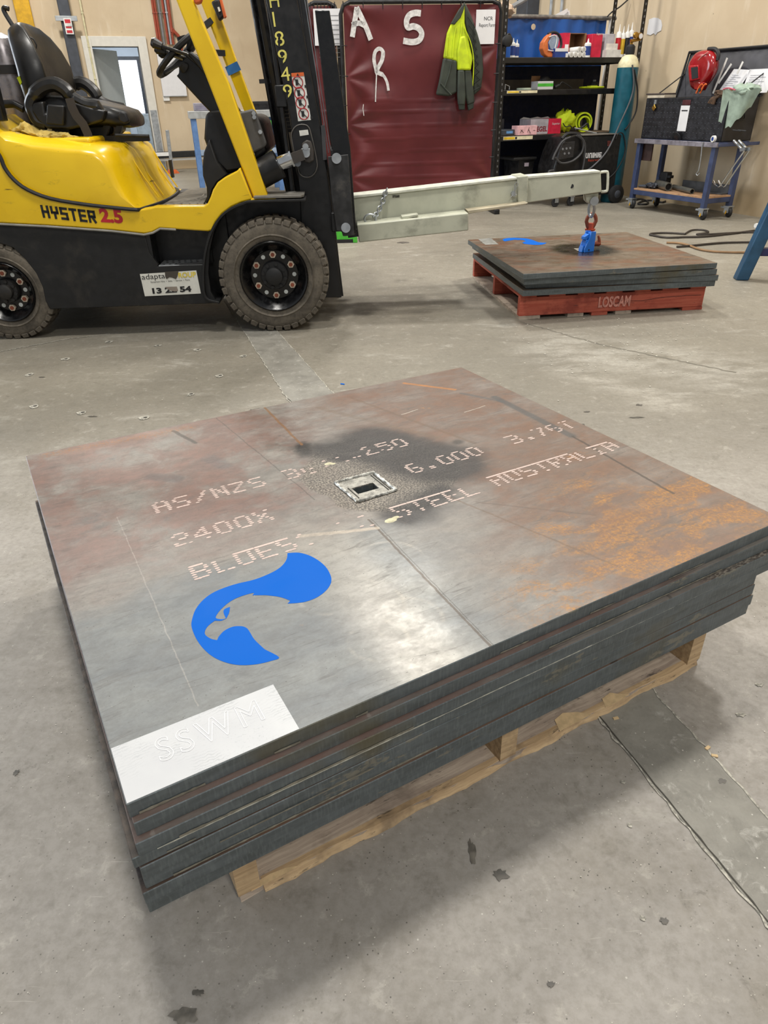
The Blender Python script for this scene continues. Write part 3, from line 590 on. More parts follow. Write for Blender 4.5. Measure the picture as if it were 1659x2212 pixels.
# right-wall conduits above the blue curtain, torn poster
def brw(x, y, u=-.02): return BLD.u(x, y, u)
for x in (1190, 1213):
    a = brw(x, 20, -.04); solo('conduit', MB().tube([(-.04, a.y, .3), (-.04, a.y, 6)], .022, 8), M['galv'], BLD, (-.04, a.y, .3), 'grey vertical conduit above the blue curtain, ' + ('left' if x < 1200 else 'right') + ' one of two', 'conduit', 'wall conduits')
a = brw(1128, 15, -.1); b = brw(1152, 15, -.1); cz = MB(); cz.box((-.2, b.y, 0), (0, a.y, 6)); struct('trim_9', cz, M['darkgrey'], BLD, bevel=.01)
pts = [(1402, 42), (1412, 38), (1421, 39), (1428, 44), (1430, 55), (1428, 66), (1420, 70), (1416, 76), (1412, 72), (1405, 76), (1397, 74), (1399, 60), (1401, 50)]
pv = [brw(x, y, -.006) for x, y in pts]; mbp = MB().fillpoly(pv); mbp.add([q + Vector((.004, 0, 0)) for q in pv], [tuple(range(len(pv)))]); solo('torn_paper', mbp, M['paper'], BLD, pv[7], 'torn scrap of white paper stuck on the cream wall', 'paper', smooth=0)
# ------------------------------------------------------------------ near stack
T8 = .028; ZT = .373
A_, B_, C_ = gp(272, 1739, ZT), gp(55, 985, ZT), gp(997, 793, ZT)
d_ = gp(1659, 1137, ZT) - A_; e_ = gp(1659, 1105, ZT) - C_
k_ = ((C_ - A_).x * e_.y - (C_ - A_).y * e_.x) / (d_.x * e_.y - d_.y * e_.x); D_ = A_ + d_ * k_
PL, PW = 1.34, 1.186
PA = math.degrees(math.atan2((D_ - A_).y, (D_ - A_).x)); PF = Frame((A_.x, A_.y, 0), PA)
lA, lB, lC, lD = [PF.l(q) for q in (A_, B_, C_, D_)]
def pst(s, t, z=ZT):
    a, b = s / PL, t / PW; q = lA * (1 - a) * (1 - b) + lD * a * (1 - b) + lC * a * b + lB * (1 - a) * b; return Vector((q.x, q.y, z))
def inv(x, y):
    w = PF.g(x, y, ZT); s, t = .6, .6
    for _ in range(20):
        q = pst(s, t); e = w - q; ds = (pst(s + .01, t) - q) / .01; dt_ = (pst(s, t + .01) - q) / .01
        det = ds.x * dt_.y - ds.y * dt_.x; s += (e.x * dt_.y - e.y * dt_.x) / det; t += (ds.x * e.y - ds.y * e.x) / det
    return s, t
def setuv(o, fn):
    me = o.data; uv = me.uv_layers.new(name='UVMap')
    for l in me.loops: uv.data[l.index].uv = fn(me.vertices[l.vertex_index].co)
def plate(name, corners, z0, z1, fr, top, label, group, hole=None, wob=0, base=None):
    """steel plate with an optional four-sided cut-out; corners and hole are (u,v) in the frame"""
    mb = MB(); n = 4; o_ = [Vector((c[0], c[1], 0)) for c in corners]; up, dn = Vector((0, 0, z1)), Vector((0, 0, z0))
    b = Vector((o_[0].x, o_[0].y, z0))
    h = [Vector((c[0], c[1], 0)) for c in hole] if hole else None
    mb.mi = 0
    if h:
        vs = [q + up for q in o_ + h]; mb.add(vs, [(i, (i + 1) % 4, 4 + (i + 1) % 4, 4 + i) for i in range(4)])
        mb.mi = 1; mb.add([q + dn for q in o_ + h], [(4 + i, 4 + (i + 1) % 4, (i + 1) % 4, i) for i in range(4)])
        mb.add([q + up for q in h] + [q + dn for q in h], [(i, (i + 1) % 4, 4 + (i + 1) % 4, 4 + i) for i in range(4)])
    else:
        mb.add([q + up for q in o_], [(0, 1, 2, 3)]); mb.mi = 1; mb.add([q + dn for q in o_], [(3, 2, 1, 0)])
    mb.mi = 1; mb.add([q + dn for q in o_] + [q + up for q in o_], [(i, (i + 1) % 4, 4 + (i + 1) % 4, 4 + i) for i in range(4)])
    o = mk(name, mb, [top, M['edge']], b, smooth=0); bm = bmesh.new(); bm.from_mesh(o.data); bmesh.ops.remove_doubles(bm, verts=bm.verts, dist=1e-5); bmesh.ops.recalc_face_normals(bm, faces=bm.faces); bm.to_mesh(o.data); bm.free()
    md = o.modifiers.new('bevel', 'BEVEL'); md.width = .0012; md.segments = 1; md.limit_method = 'ANGLE'
    o.location = fr.w(b); o.rotation_euler = (0, 0, fr.a); tagit(o, label, 'steel plate', group); return o, b
hpx = [inv(765, 1056), inv(780, 1068), inv(823, 1053), inv(808, 1042)]; hs = [p[0] for p in hpx]; ht = [p[1] for p in hpx]
h0, h1, t0, t1 = .634, .689, .570, .602
hole1 = [pst(h0, t0), pst(h1, t0), pst(h1, t1), pst(h0, t1)]
GR = 'steel plates of the near stack'
p1, pb = plate('steel_plate', [lA, lD, lC, lB], ZT - T8 + .0006, ZT, PF, M['ptop'], 'large brown-grey steel plate with blue bird emblem and white corner, topmost of the near stack', GR, hole1)
st_uv = [(0, 0), (PL, 0), (PL, PW), (0, PW)]
def uv1(co):
    w = co + pb; s, t = .5, .5
    for _ in range(8):
        q = pst(s, t); e = w - q; ds = (pst(s + .01, t) - q) / .01; dt_ = (pst(s, t + .01) - q) / .01
        det = ds.x * dt_.y - ds.y * dt_.x; s += (e.x * dt_.y - e.y * dt_.x) / det; t += (ds.x * e.y - ds.y * e.x) / det
    return (s, t)
setuv(p1, uv1)
specs = [((288, 1780), None, 'second plate from the top of the near stack, thin reddish ledge along its front edge', 1.335), ((292, 1825), None, 'third plate from the top of the near stack, pale chalky seam under its edge', 1.335), ((284, 1857), None, 'fourth plate of the near stack, jutting out past the others at the left corner', 1.33),
         ((302, 1877), (1636, 1239.5), 'fifth plate of the near stack, just under the long dark gap', 1.293), ((308, 1897), (1632, 1262), 'sixth plate of the near stack, flush under the plate below the dark gap', 1.296),
         ((308, 1932), (1628, 1285), 'second lowest plate of the near stack, olive tinted left end', 1.304), ((316, 1950), (1618, 1305), 'lowest plate of the near stack resting on the bare timber pallet', 1.304)]
for i, (lp, rp, lb_, ln) in enumerate(specs):
    z1 = ZT - T8 * (i + 1); L0 = PF.g(*lp, z1); an = -.0015 * i
    if rp: r0 = PF.g(*rp, z1); an = math.atan2((r0 - L0).y, (r0 - L0).x); ln = (r0 - L0).length
    ux, uy = Vector((math.cos(an), math.sin(an), 0)), Vector((-math.sin(an), math.cos(an), 0)); wd = 1.165 if i != 2 else 1.10
    cs = [L0, L0 + ux * ln, L0 + ux * ln + uy * wd, L0 + uy * wd]
    hl = hole1 if i < 3 else None
    if i == 0: PLS = [(p1, pb)]
    o, b = plate('steel_plate', cs, z1 - T8 + (.007 if i == 2 else .0016), z1, PF, M['ledge'] if i == 2 else M['ptop'], lb_, GR, hl); setuv(o, (lambda co: (co.x * .4 + .13 * i, co.y + .74)) if i < 3 else (lambda co: (co.x * .4 + .9, co.y + .5))); PLS.append((o, b))
def child(o, name, mb, mat, **k):
    c = mk(name, mb, mat, pb, **k); c.parent = o; return c
# chalky scale seams on the front edges
def edge_seam(z, w, s0, s1, mat, L0, off=.0012, jag=1):
    mb = MB(); n = int((s1 - s0) / .008); vs = []
    for k in range(n + 1):
        s = s0 + (s1 - s0) * k / n; j = w * random.uniform(.4, 1) if jag else w; vs += [(s, L0 - off, z - j / 2), (s, L0 - off, z + j / 2)]
    return mb.add(vs, [(2 * k, 2 * k + 2, 2 * k + 3, 2 * k + 1) for k in range(n)])
chalk = plain('#b4b3a6', .7, 0, .2, 60); tan_ = plain('#7d786a', .7, 0, .2, 60)
y3 = PF.g(292, 1825, ZT - 2 * T8).y
def pchild(k, name, mb, mat):
    o, b = PLS[k]; L = PF.l(o.location); L.z = o.location.z; an = 0
    c = mk(name, mb, mat, L, smooth=0); c.parent = o
yk = [PF.g(*q, ZT - k * T8).y for k, q in enumerate(((272, 1739), (288, 1780), (292, 1825), (284, 1857), (302, 1877), (308, 1897), (308, 1932), (316, 1950)))]
pchild(2, 'chalk_seam', edge_seam(ZT - 3 * T8 + .003, .003, .02, 1.28, chalk, y3), chalk)
pchild(2, 'scale_smear', edge_seam(ZT - 3 * T8 + .006, .006, .05, .42, tan_, y3), tan_)
pchild(0, 'scale_smear', merge(*[edge_seam(ZT - T8 + .005, w, a, b, tan_, 0) for w, a, b in ((.006, .012, .10), (.005, .2, .24), (.004, .6, .66), (.006, .33, .35), (.004, .80, .86), (.003, 1.0, 1.1))]), tan_)
pchild(1, 'scale_smear', edge_seam(ZT - 2 * T8 + .006, .004, .7, 1.15, tan_, yk[1]), tan_)
pchild(3, 'scale_smear', edge_seam(ZT - 4 * T8 + .012, .004, .03, .07, tan_, yk[3]), tan_)
pchild(4, 'scale_smear', edge_seam(ZT - 5 * T8 + .006, .004, .10, .35, tan_, yk[4]), tan_)
pchild(5, 'scale_smear', edge_seam(ZT - 6 * T8 + .005, .005, .03, .55, tan_, yk[5]), tan_)
pchild(7, 'scale_smear', merge(*[edge_seam(ZT - 8 * T8 + .020, .002, a, b, chalk, yk[7]) for a, b in ((.55, .62), (.68, .72), (.85, .90), (1.0, 1.1), (1.2, 1.24))]), chalk)
# white corner panel with outlined lettering
wp = MB(); q = [pst(.0015, .0015), pst(.241, .0015), pst(.242, .103), pst(.0015, .103)]; e3 = Vector((0, 0, .0003)); wp.add([a + e3 for a in q], [(0, 1, 2, 3)]); w_o = child(p1, 'white_panel', wp, M['whitepanel'], smooth=0); setuv(w_o, lambda co: (co.x, co.y))
def outline_text(s, org, xd, yd, size, width, r=.0009):
    """hollow letters: thick glyph edge drawn as a thin ribbon"""
    cu = bpy.data.curves.new('t', 'FONT'); cu.body = s; cu.size = size; cu.fill_mode = 'NONE'; cu.bevel_depth = 0; cu.resolution_u = 4; cu.space_character = 1.25
    o = bpy.data.objects.new('t', cu); COL.objects.link(o); me = bpy.data.meshes.new_from_object(o.evaluated_get(bpy.context.evaluated_depsgraph_get())); bpy.data.objects.remove(o)
    xs = [v.co.x for v in me.vertices]; x0 = min(xs); k = width / (max(xs) - x0); mb = MB(); org, xd, yd = Vector(org), Vector(xd), Vector(yd); n_ = xd.cross(yd)
    for e in me.edges:
        a, b = [org + xd * ((me.vertices[i].co.x - x0) * k) + yd * me.vertices[i].co.y for i in e.vertices]; t = (b - a).normalized(); sd = t.cross(n_) * r; a, b = a + n_ * 3e-6 * (e.index % 40), b + n_ * 3e-6 * (e.index % 40); mb.add([a + sd, b + sd, b - sd, a - sd], [(0, 1, 2, 3)])
    return mb
xd = (pst(.2, .05) - pst(.05, .05)).normalized(); yd = Vector((-xd.y, xd.x, 0))
child(p1, 'panel_lettering', outline_text('SSWM', pst(.056, .044) + Vector((0, 0, .0006)), xd, yd, .062, .15, .0007), plain('#cfcfd0', .3, 0, 0), smooth=0)
# blue bird emblem
BW1 = [(621, 1195), (645, 1194), (668, 1200), (688, 1211), (703, 1224), (712, 1238), (716, 1252), (712, 1266), (700, 1280), (682, 1292), (660, 1300), (640, 1303), (621, 1304), (627, 1298), (615, 1293), (600, 1289), (575, 1286), (545, 1286), (548, 1281), (528, 1286), (507, 1294), (490, 1305), (475, 1319), (466, 1333),
       (470, 1337), (480, 1338), (488, 1336), (483, 1324), (485, 1316), (497, 1311), (495, 1324), (489, 1336), (478, 1341), (464, 1341), (450, 1352), (443, 1363), (444, 1372), (456, 1380), (469, 1383), (472, 1376), (484, 1363), (503, 1354), (522, 1353), (533, 1357), (540, 1366), (550, 1382), (572, 1403), (603, 1420), (585, 1428), (555, 1435), (520, 1437), (490, 1432), (462, 1420), (440, 1402), (424, 1380), (414, 1355), (415, 1338), (423, 1316), (440, 1295), (465, 1278), (505, 1263), (550, 1252), (585, 1238), (605, 1226), (616, 1214), (620, 1205)]
# curve the long outline, keep barbs and tips sharp
BP = [pst(*inv(x, y)) + Vector((0, 0, .0003)) for x, y in BW1]
SH = {0, 12, 13, 16, 17, 24, 26, 29, 31, 33, 38, 39, 46}
out_ = []; N_ = len(BP)
for i in range(N_):
    a, b, c, d = BP[i - 1], BP[i], BP[(i + 1) % N_], BP[(i + 2) % N_]
    if i in SH: a = b
    if (i + 1) % N_ in SH: d = c
    for k in range(4):
        t = k / 4; out_.append(.5 * ((2 * b) + (c - a) * t + (2 * a - 5 * b + 4 * c - d) * t * t + (3 * b - a - 3 * c + d) * t ** 3))
child(p1, 'bird_emblem', MB().fillpoly(out_), M['logo'], smooth=0)
# dot-matrix mill marking
FONT = {'A': '01110 10001 10001 11111 10001 10001 10001', 'S': '01111 10000 10000 01110 00001 00001 11110', '/': '00001 00010 00010 00100 01000 01000 10000', 'N': '10001 11001 10101 10101 10011 10001 10001', 'Z': '11111 00001 00010 00100 01000 10000 11111',
        '2': '01110 10001 00001 00110 01000 10000 11111', '4': '00010 00110 01010 10010 11111 00010 00010', '0': '01110 10001 10001 10001 10001 10001 01110', 'X': '10001 10001 01010 00100 01010 10001 10001', 'B': '11110 10001 10001 11110 10001 10001 11110',
        'L': '10000 10000 10000 10000 10000 10000 11111', 'U': '10001 10001 10001 10001 10001 10001 01110', 'E': '11111 10000 10000 11110 10000 10000 11111', 'C': '01110 10001 10000 10000 10000 10001 01110', 'O': '01110 10001 10001 10001 10001 10001 01110', 'P': '11110 10001 10001 11110 10000 10000 10000',
        'T': '11111 00100 00100 00100 00100 00100 00100', 'R': '11110 10001 10001 11110 10100 10010 10001', 'I': '01110 00100 00100 00100 00100 00100 01110', '3': '11110 00001 00001 01110 00001 00001 11110', '7': '11111 00001 00010 00100 00100 01000 01000', '6': '01110 10000 10000 11110 10001 10001 01110',
        '8': '01110 10001 10001 01110 10001 10001 01110', '9': '01110 10001 10001 01111 00001 00001 01110', '5': '11111 10000 11110 00001 00001 10001 01110', '.': '00000 00000 00000 00000 00000 01100 01100', '-': '00000 00000 00000 01110 00000 00000 00000'}
def marking(rows):
    mb = MB(); zi = [0]
    for s, i0, t_top, fade, bar in rows:
        for ci, ch in enumerate(s):
            if ch == ' ': continue
            g = FONT[ch].split(); idx = i0 + ci
            if bar and ch not in 'L':
                a_, e_b = .222 + idx * .0443 - .005, .222 + (idx + (1.0 if ci + 1 < len(s) and s[ci + 1] not in 'L' else .66)) * .0443 + .002
                mb.add([pst(q, w) + Vector((0, 0, .0003 + zi[0])) for q, w in ((a_, t_top), (a_ + .004, t_top - .0028), (e_b - .006, t_top - .0028), (e_b - .006, t_top + .0028), (a_ + .004, t_top + .0028))], [(0, 1, 2, 3, 4)]); zi[0] += 2e-6
            for r, row in enumerate(g):
                for c in range(5):
                    on = row[c] == '1' or (bar and r == 0)
                    if not on or random.random() < fade: continue
                    cs, ct = .222 + idx * .0443 + .0068 * c + random.uniform(-.0005, .0005), t_top - r * .0075 + random.uniform(-.0004, .0004)
                    if bar and r == 0: continue
                    ra, rb = .0054 * random.uniform(.8, 1.1), .0027 * random.uniform(.8, 1.1)
                    c0 = pst(cs, ct); mb.add([pst(cs + ra * math.cos(k * .785), ct + rb * math.sin(k * .785)) + Vector((0, 0, .0002 + (c + r * 5) * 4e-6)) for k in range(8)], [tuple(range(8))])
    return mb
mk_ = marking([('AS/NZS 3', 0, .768, .06, False), ('678', 8, .768, .72, False), ('-', 11, .768, .3, False), ('250', 12, .786, .15, False), ('2400X', 0, .612, .04, False), ('6.000', 13, .640, .06, False), ('3.76T', 20, .648, .1, False), ('BLUES', 0, .480, .06, True), ('COPE', 5, .480, .85, False), ('STEEL', 10, .478, .12, True), ('AUSTRALIA', 16, .484, .1, True)])
mo = child(p1, 'mill_marking', mk_, M['text'], smooth=0); mo['kind'] = 'stuff'
# welded insert round the cut-out
def ringpatch(o4, i4, z): return MB().add([q + Vector((0, 0, z)) for q in o4 + i4], [(k, (k + 1) % 4, 4 + (k + 1) % 4, 4 + k) for k in range(4)])
oq = [pst(.616, .538), pst(.716, .540), pst(.716, .646), pst(.614, .646)]
ins = child(p1, 'welded_insert', ringpatch(oq, hole1, .0012), plain('#98958c', .35, .3, .25, 60, .2, dirt='#4a4740', dirt_amt=.7), smooth=0)
wm = MB(); ringq = [q + Vector((0, 0, .002)) for q in oq]
for a, b in zip(ringq, ringq[1:] + ringq[:1]):
    n = 16; wm.tube([a.lerp(b, k / n) + Vector((random.uniform(-.001, .001), random.uniform(-.001, .001), 0)) for k in range(n + 1)], [random.uniform(.0028, .0045) for _ in range(n + 1)], 6)
child(p1, 'weld_bead', wm, plain('#b7b5ac', .3, .5, .4, 70))
wm = MB()
for a, b in ((pst(.616, .55), pst(.616, .64)), (pst(.703, .552), pst(.703, .636)), (pst(.709, .552), pst(.709, .636)), (pst(.627, .552), pst(.627, .606))): wm.tube([a + Vector((0, 0, .0015)), b + Vector((0, 0, .0015))], .0016, 5)
child(p1, 'grind_ridge', wm, plain('#45433d', .5, .3, .3, 70))
for s, t_, r_ in ((.645, .748, .011), (.655, .742, .007), (.640, .432, .015), (.655, .437, .009)):
    child(p1, 'spatter_lump', MB().sphere(pst(s, t_), r_, 8, (1, .6, .18)), plain('#cfc9a8', .7, 0, .2, 40))
# bright chips along the left edge
# ------------------------------------------------------------------ timber pallet under the near stack
PZ = ZT - 8 * T8
PP0, PP1 = PF.g(515, 1948, 0), PF.g(1505, 1432, 0); an = math.atan2((PP1 - PP0).y, (PP1 - PP0).x)
TF = Frame(PF.w(PP0), PA + math.degrees(an)); LL = (PP1 - PP0).length; SW = .04
T = Thing('timber_pallet', 'bare weathered timber pallet under the near plate stack', 'pallet', TF, (0, 0, 0))
def board(a, b, jag=0, seg_=14, rnd=random.Random(3)):
    """board with a slightly torn long edge"""
    x0, y0, z0 = a; x1, y1, z1 = b; mb = MB(); rings = []
    n = seg_ if jag else 1
    lx = (x1 - x0) > (y1 - y0)
    for k in range(n + 1):
        f = k / n; j = rnd.uniform(0, jag); j2 = rnd.uniform(0, jag * .5)
        rings.append([Vector((x0 + (x1 - x0) * f, y0 + j, z0)), Vector((x0 + (x1 - x0) * f, y1, z0)), Vector((x0 + (x1 - x0) * f, y1, z1 - j2 * .3)), Vector((x0 + (x1 - x0) * f, y0 + j2, z1))] if lx else
                     [Vector((x0 + j, y0 + (y1 - y0) * f, z0)), Vector((x1, y0 + (y1 - y0) * f, z0)), Vector((x1, y0 + (y1 - y0) * f, z1)), Vector((x0 + j2, y0 + (y1 - y0) * f, z1))])
    return mb.loft(rings)
WD = 1.12
for k in range(7):
    y = .0 + k * (WD - .09) / 6; T.part('top_board', board((0, y, PZ - .018), (LL, y + .09, PZ), .004), M['pine'], smooth=0)
for k, x in enumerate((0, LL / 2 - .02, LL - SW)):
    T.part('stringer', MB().loft([[Vector((x + random.uniform(-.002, .002), y, .016)), Vector((x + SW, y, .016)), Vector((x + SW, y, PZ - .018)), Vector((x, y, PZ - .018))] for y in (-.003, .4, .8, WD)]), M['pine'], smooth=0)
for k in range(4):
    y = -.004 if k == 0 else .33 * k; T.part('bottom_board', board((.004 if k == 0 else 0, y, 0), (LL, y + .105, .016), .012 if k == 0 else .004, 34), M['pinegrey'], smooth=0)
rj = random.Random(9); vs = []; n = 60
for k in range(n + 1):
    x = .045 + (LL - .05) * k / n; j = rj.uniform(0, .006) + .004 * math.sin(k * .6); vs += [(x, -.006 - j * .6, .0005), (x, .001 - j * .4, .0172), (x, .012, .0172), (x, .012, .0005)]
T.part('raw_edge', MB().add(vs, [(4 * k + a, 4 * k + b, 4 * k + 4 + b, 4 * k + 4 + a) for k in range(n) for a, b in ((0, 1), (1, 2), (2, 3), (3, 0))] + [(0, 1, 2, 3), (4 * n + 3, 4 * n + 2, 4 * n + 1, 4 * n)]), M['pine'], smooth=0, label='pale torn front edge of the bottom board')
for s0, s1, w in ((.62, .70, .03), (.735, .80, .022), (.02, .10, .008)):
    T.part('split_wood', MB().fillpoly([Vector((LL * s0, -.005, .0175)), Vector((LL * s1, -.004, .0175)), Vector((LL * (s1 - .02), w * .55, .0175)), Vector((LL * (s0 + .035), w, .0175)), Vector((LL * (s0 + .01), w * .8, .0175))]), plain('#cfb48a', .8, 0, .1, 60), smooth=0)
chips = MB()
for x, y in ((1330, 1553), (1528, 1617), (1543, 1634), (1427, 1472)):
    c = gp(x, y); a = random.uniform(0, 3); chips.cbox(c + Vector((0, 0, .002)), (.012, .006, .003), Matrix.Rotation(a, 3, 'Z'))
solo('wood_chips', chips, plain('#cfb48a', .8, 0, .1, 60), WF, gp(1330, 1553), 'few pale wood chips on the floor right of the near pallet', 'wood chips', kind='stuff', smooth=0)
# ------------------------------------------------------------------ far stack on the red pallet
a, b = gp(1120, 690), gp(1515, 668); RF = Frame(a, math.degrees(math.atan2((b - a).y, (b - a).x))); RL = (b - a).length; RW = 1.14; RH = .145
T = Thing('red_pallet', 'red painted hire pallet under the far plate stack', 'pallet', RF, (0, 0, 0))
for k, y in enumerate((0, RW / 2 - .02, RW - .04)):
    o = T.part('stringer', MB().loft([[Vector((x, y + random.uniform(-.002, .002), .018)), Vector((x, y + .04, .018)), Vector((x, y + .04, RH - .018)), Vector((x, y, RH - .018))] for x in (0, .3, .6, .9, RL)]), M['redwood'], smooth=0, bevel=.003)
for k in range(7): x = k * (RL - .1) / 6; T.part('top_board', board((x, 0, RH - .018), (x + .1, RW, RH), .003), M['redwood'], smooth=0)
for k, x in enumerate((.0, .30, .45, .60, RL - .13)):
    w = .13 if k in (0, 4) else .10; T.part('bottom_board', board((x, -.004, 0), (x + w, RW, .018), .003), M['redwood'] if k in (2, 4) else M['pinegrey'], smooth=0)
T.part('stencil', text_mb('LOSCAM', (RL * .42, -.004, .048), (1, 0, 0), (0, 0, 1), .085, .20, .003), plain('#c98a7c', .7, 0, .15, 60), label='faded white stencilled lettering', smooth=0)
T.part('split_wood', ribbon([Vector((RL * s, -.003, z)) for s, z in ((.5, .065), (.6, .075), (.66, .072), (.75, .085), (.9, .09), (.98, .088))], .002, (0, -1, 0)), M['ink'], smooth=0)
z = RH; G2 = 'steel plates of the far stack'
cor = [((1142, 643), (1545, 617)), ((1139, 631), (1553, 605)), ((1134, 618), (1549, 593)), ((1131, 600), (1550, 569))]
cor = [((1130, 628), (1546, 606)), ((1137, 611), (1553, 594)), ((1133, 603), (1550, 581)), ((1131, 592), (1550, 568))]
lbs = ['lowest plate of the far stack, lying on the red pallet', 'second plate from the bottom of the far stack, jutting out at the right', 'second plate from the top of the far stack', 'brown plate with dark round scorch and blue emblem, topmost of the far stack']
T2 = .034
for i in range(4):
    z0, z1 = RH + i * T2, RH + (i + 1) * T2; l, r = RF.g(*cor[i][0], z1), RF.g(*cor[i][1], z1); an = math.atan2((r - l).y, (r - l).x); ln = (r - l).length
    ux, uy = Vector((math.cos(an), math.sin(an), 0)), Vector((-math.sin(an), math.cos(an), 0))
    bl = RF.g(1030, 517, z1) if i == 3 else None; wd = (bl - l).length if bl else wd0 if i == 99 else 1.17
    o, b = plate('steel_plate', [l, l + ux * ln, l + ux * ln + uy * wd, l + uy * wd], z0 + (.004 if i == 3 else .0016), z1, RF, M['ptop2'], lbs[i], G2)
    setuv(o, lambda co: (co.x, co.y)); o4, b4, wd4, ln4, l4 = o, b, wd, ln, l
FZ = RH + 4 * T2
def fpt(x, y, dz=.0008): q = RF.g(x, y, FZ); return Vector((q.x, q.y, FZ + dz))
def childf(name, mb, mat, **k): c = mk(name, mb, mat, b4, **k); c.parent = o4; return c
childf('corner_panel', MB().add([fpt(1033, 517), fpt(1060, 514), fpt(1077, 528), fpt(1048, 529)], [(0, 1, 2, 3)]), plain('#8f8f8a', .4, .2), smooth=0)
bird = [(1085.6, 517.6), (1091, 515.4), (1099, 514.2), (1110, 513.9), (1121, 514.4), (1130, 514.8), (1138, 515.5), (1145, 517), (1152, 519), (1158, 521.6), (1164, 523.6), (1172, 524.4), (1181, 524.5), (1177, 527), (1171, 528.6), (1162, 529.4), (1152, 529.2), (1142, 528.2), (1133, 527), (1128, 524.5), (1132, 522.6), (1136, 521.5), (1131, 519.2), (1125, 518.2), (1118, 518.6), (1112, 518), (1103, 519.4), (1097, 520.4), (1090, 521.5), (1087, 519.6)]
childf('bird_emblem', MB().fillpoly([fpt(x, y) for x, y in bird]), M['logo'], smooth=0)
childf('tag_paper', MB().fillpoly([fpt(1239, 537), fpt(1252, 536), fpt(1252, 541), fpt(1248, 542)]), plain('#9a958a', .6), smooth=0)
# ------------------------------------------------------------------ blue lifting clamp, swivel hook, shackle
c0 = RF.g(1266, 543, FZ); HF = Frame(RF.w((c0.x, c0.y, FZ)), math.degrees(RF.a) + 20)
T = Thing('lifting_clamp', 'bright blue lifting clamp standing on the far plate stack', 'clamp', HF, (0, 0, 0)); s_ = 1.0
bl_ = [(-.052, 0), (.052, 0), (.052, .145), (.030, .16), (-.03, .16), (-.052, .12)]
T.part('side_plate', MB().prism([(-.055, 0), (.055, 0), (.055, .165), (.0, .17), (-.012, .12), (-.03, .085), (-.055, .03)], -.042, -.026), M['blue'], bevel=.003)
T.part('side_plate', MB().prism([(-.055, 0), (.055, 0), (.055, .165), (.0, .17), (-.012, .12), (-.03, .085), (-.055, .03)], .026, .042), M['blue'], bevel=.003)
T.part('body', merge(MB().box((-.04, -.028, .0), (.05, .028, .10)), MB().box((.01, -.028, .1), (.05, .028, .155))), M['blue'], bevel=.004)
T.part('lever_block', MB().prism([(-.056, .13), (-.01, .15), (-.006, .125), (-.03, .10), (-.056, .105)], -.024, .024), M['blue'], bevel=.003)
T.part('nose', MB().prism([(-.07, .0), (-.04, .0), (-.04, .05), (-.058, .055)], -.02, .02), M['blue'], bevel=.003)
T.part('pin', MB().cyl((-.01, -.048, .02), (-.01, .048, .02), .006), M['ink']); T.o.scale = (.70, .70, .72)
# hook
hk = WF.g(1283, 537, FZ); hc = Vector((hk.x, hk.y, 0)); KF = Frame(hc, 8)
top_ = KF.p(1276, 458, 0); mid = KF.p(1277, 497, 0)
T = Thing('swivel_hook', 'rusty red swivel hook hanging beside the blue clamp', 'hook', KF, (0, 0, FZ + .004))
rc = KF.p(1277, 478, 0); rr_ = abs(KF.p(1263, 478, 0).x - KF.p(1291, 478, 0).x) / 2; rh = (KF.p(1277, 457, 0).z - KF.p(1277, 497, 0).z) / 2
eye = [Vector((rc.x + math.sin(a) * (rr_ - .012) * (1 if math.cos(a) > -.3 else .85), 0, rc.z + math.cos(a) * (rh - .012))) for a in [2 * math.pi * k / 20 for k in range(20)]]
T.part('eye_ring', MB().tube(eye, .012, 8, closed=True), M['rust'])
nk = Vector((rc.x, 0, rc.z - rh)); T.part('swivel_nut', merge(MB().cyl(nk + Vector((0, 0, .005)), nk + Vector((0, 0, .045)), .02, n=6), MB().cyl(nk - Vector((0, 0, .02)), nk + Vector((0, 0, .01)), .022, .034)), plain('#b04a32', .5))
hp = [nk, nk - Vector((-.004, 0, .05)), KF.p(1272, 515, 0), KF.p(1270, 530, 0), KF.p(1278, 541, 0), KF.p(1288, 540, 0), KF.p(1293, 530, 0), KF.p(1294, 516, 0), KF.p(1292, 509, 0)]
hp = [Vector((q.x, 0, max(q.z, FZ + .03))) for q in hp]
T.part('hook_body', MB().tube(smoothpath(hp, 4), [.011] * 8 + [.016] * 17 + [.013, .012, .011, .010, .009, .008, .006, .005], 8), M['rust'])
a, b = KF.p(1282, 500, -.03), KF.p(1286, 520, -.03); T.part('safety_latch', MB().bar(a, b, .018, .006, (0, 1, 0)), plain('#d8c7b2', .5))
# ------------------------------------------------------------------ forklift
f0 = gp(605, 716); FK = Frame((f0.x, f0.y, 0), 3.0)
def fp(x, y, v): return FK.p(x, y, v)
def uz(pts, v): return FK.uz(pts, v)
FT = Thing('forklift', 'yellow and black forklift truck with empty seat and jib on its forks', 'forklift', FK, (0, 0, 0))
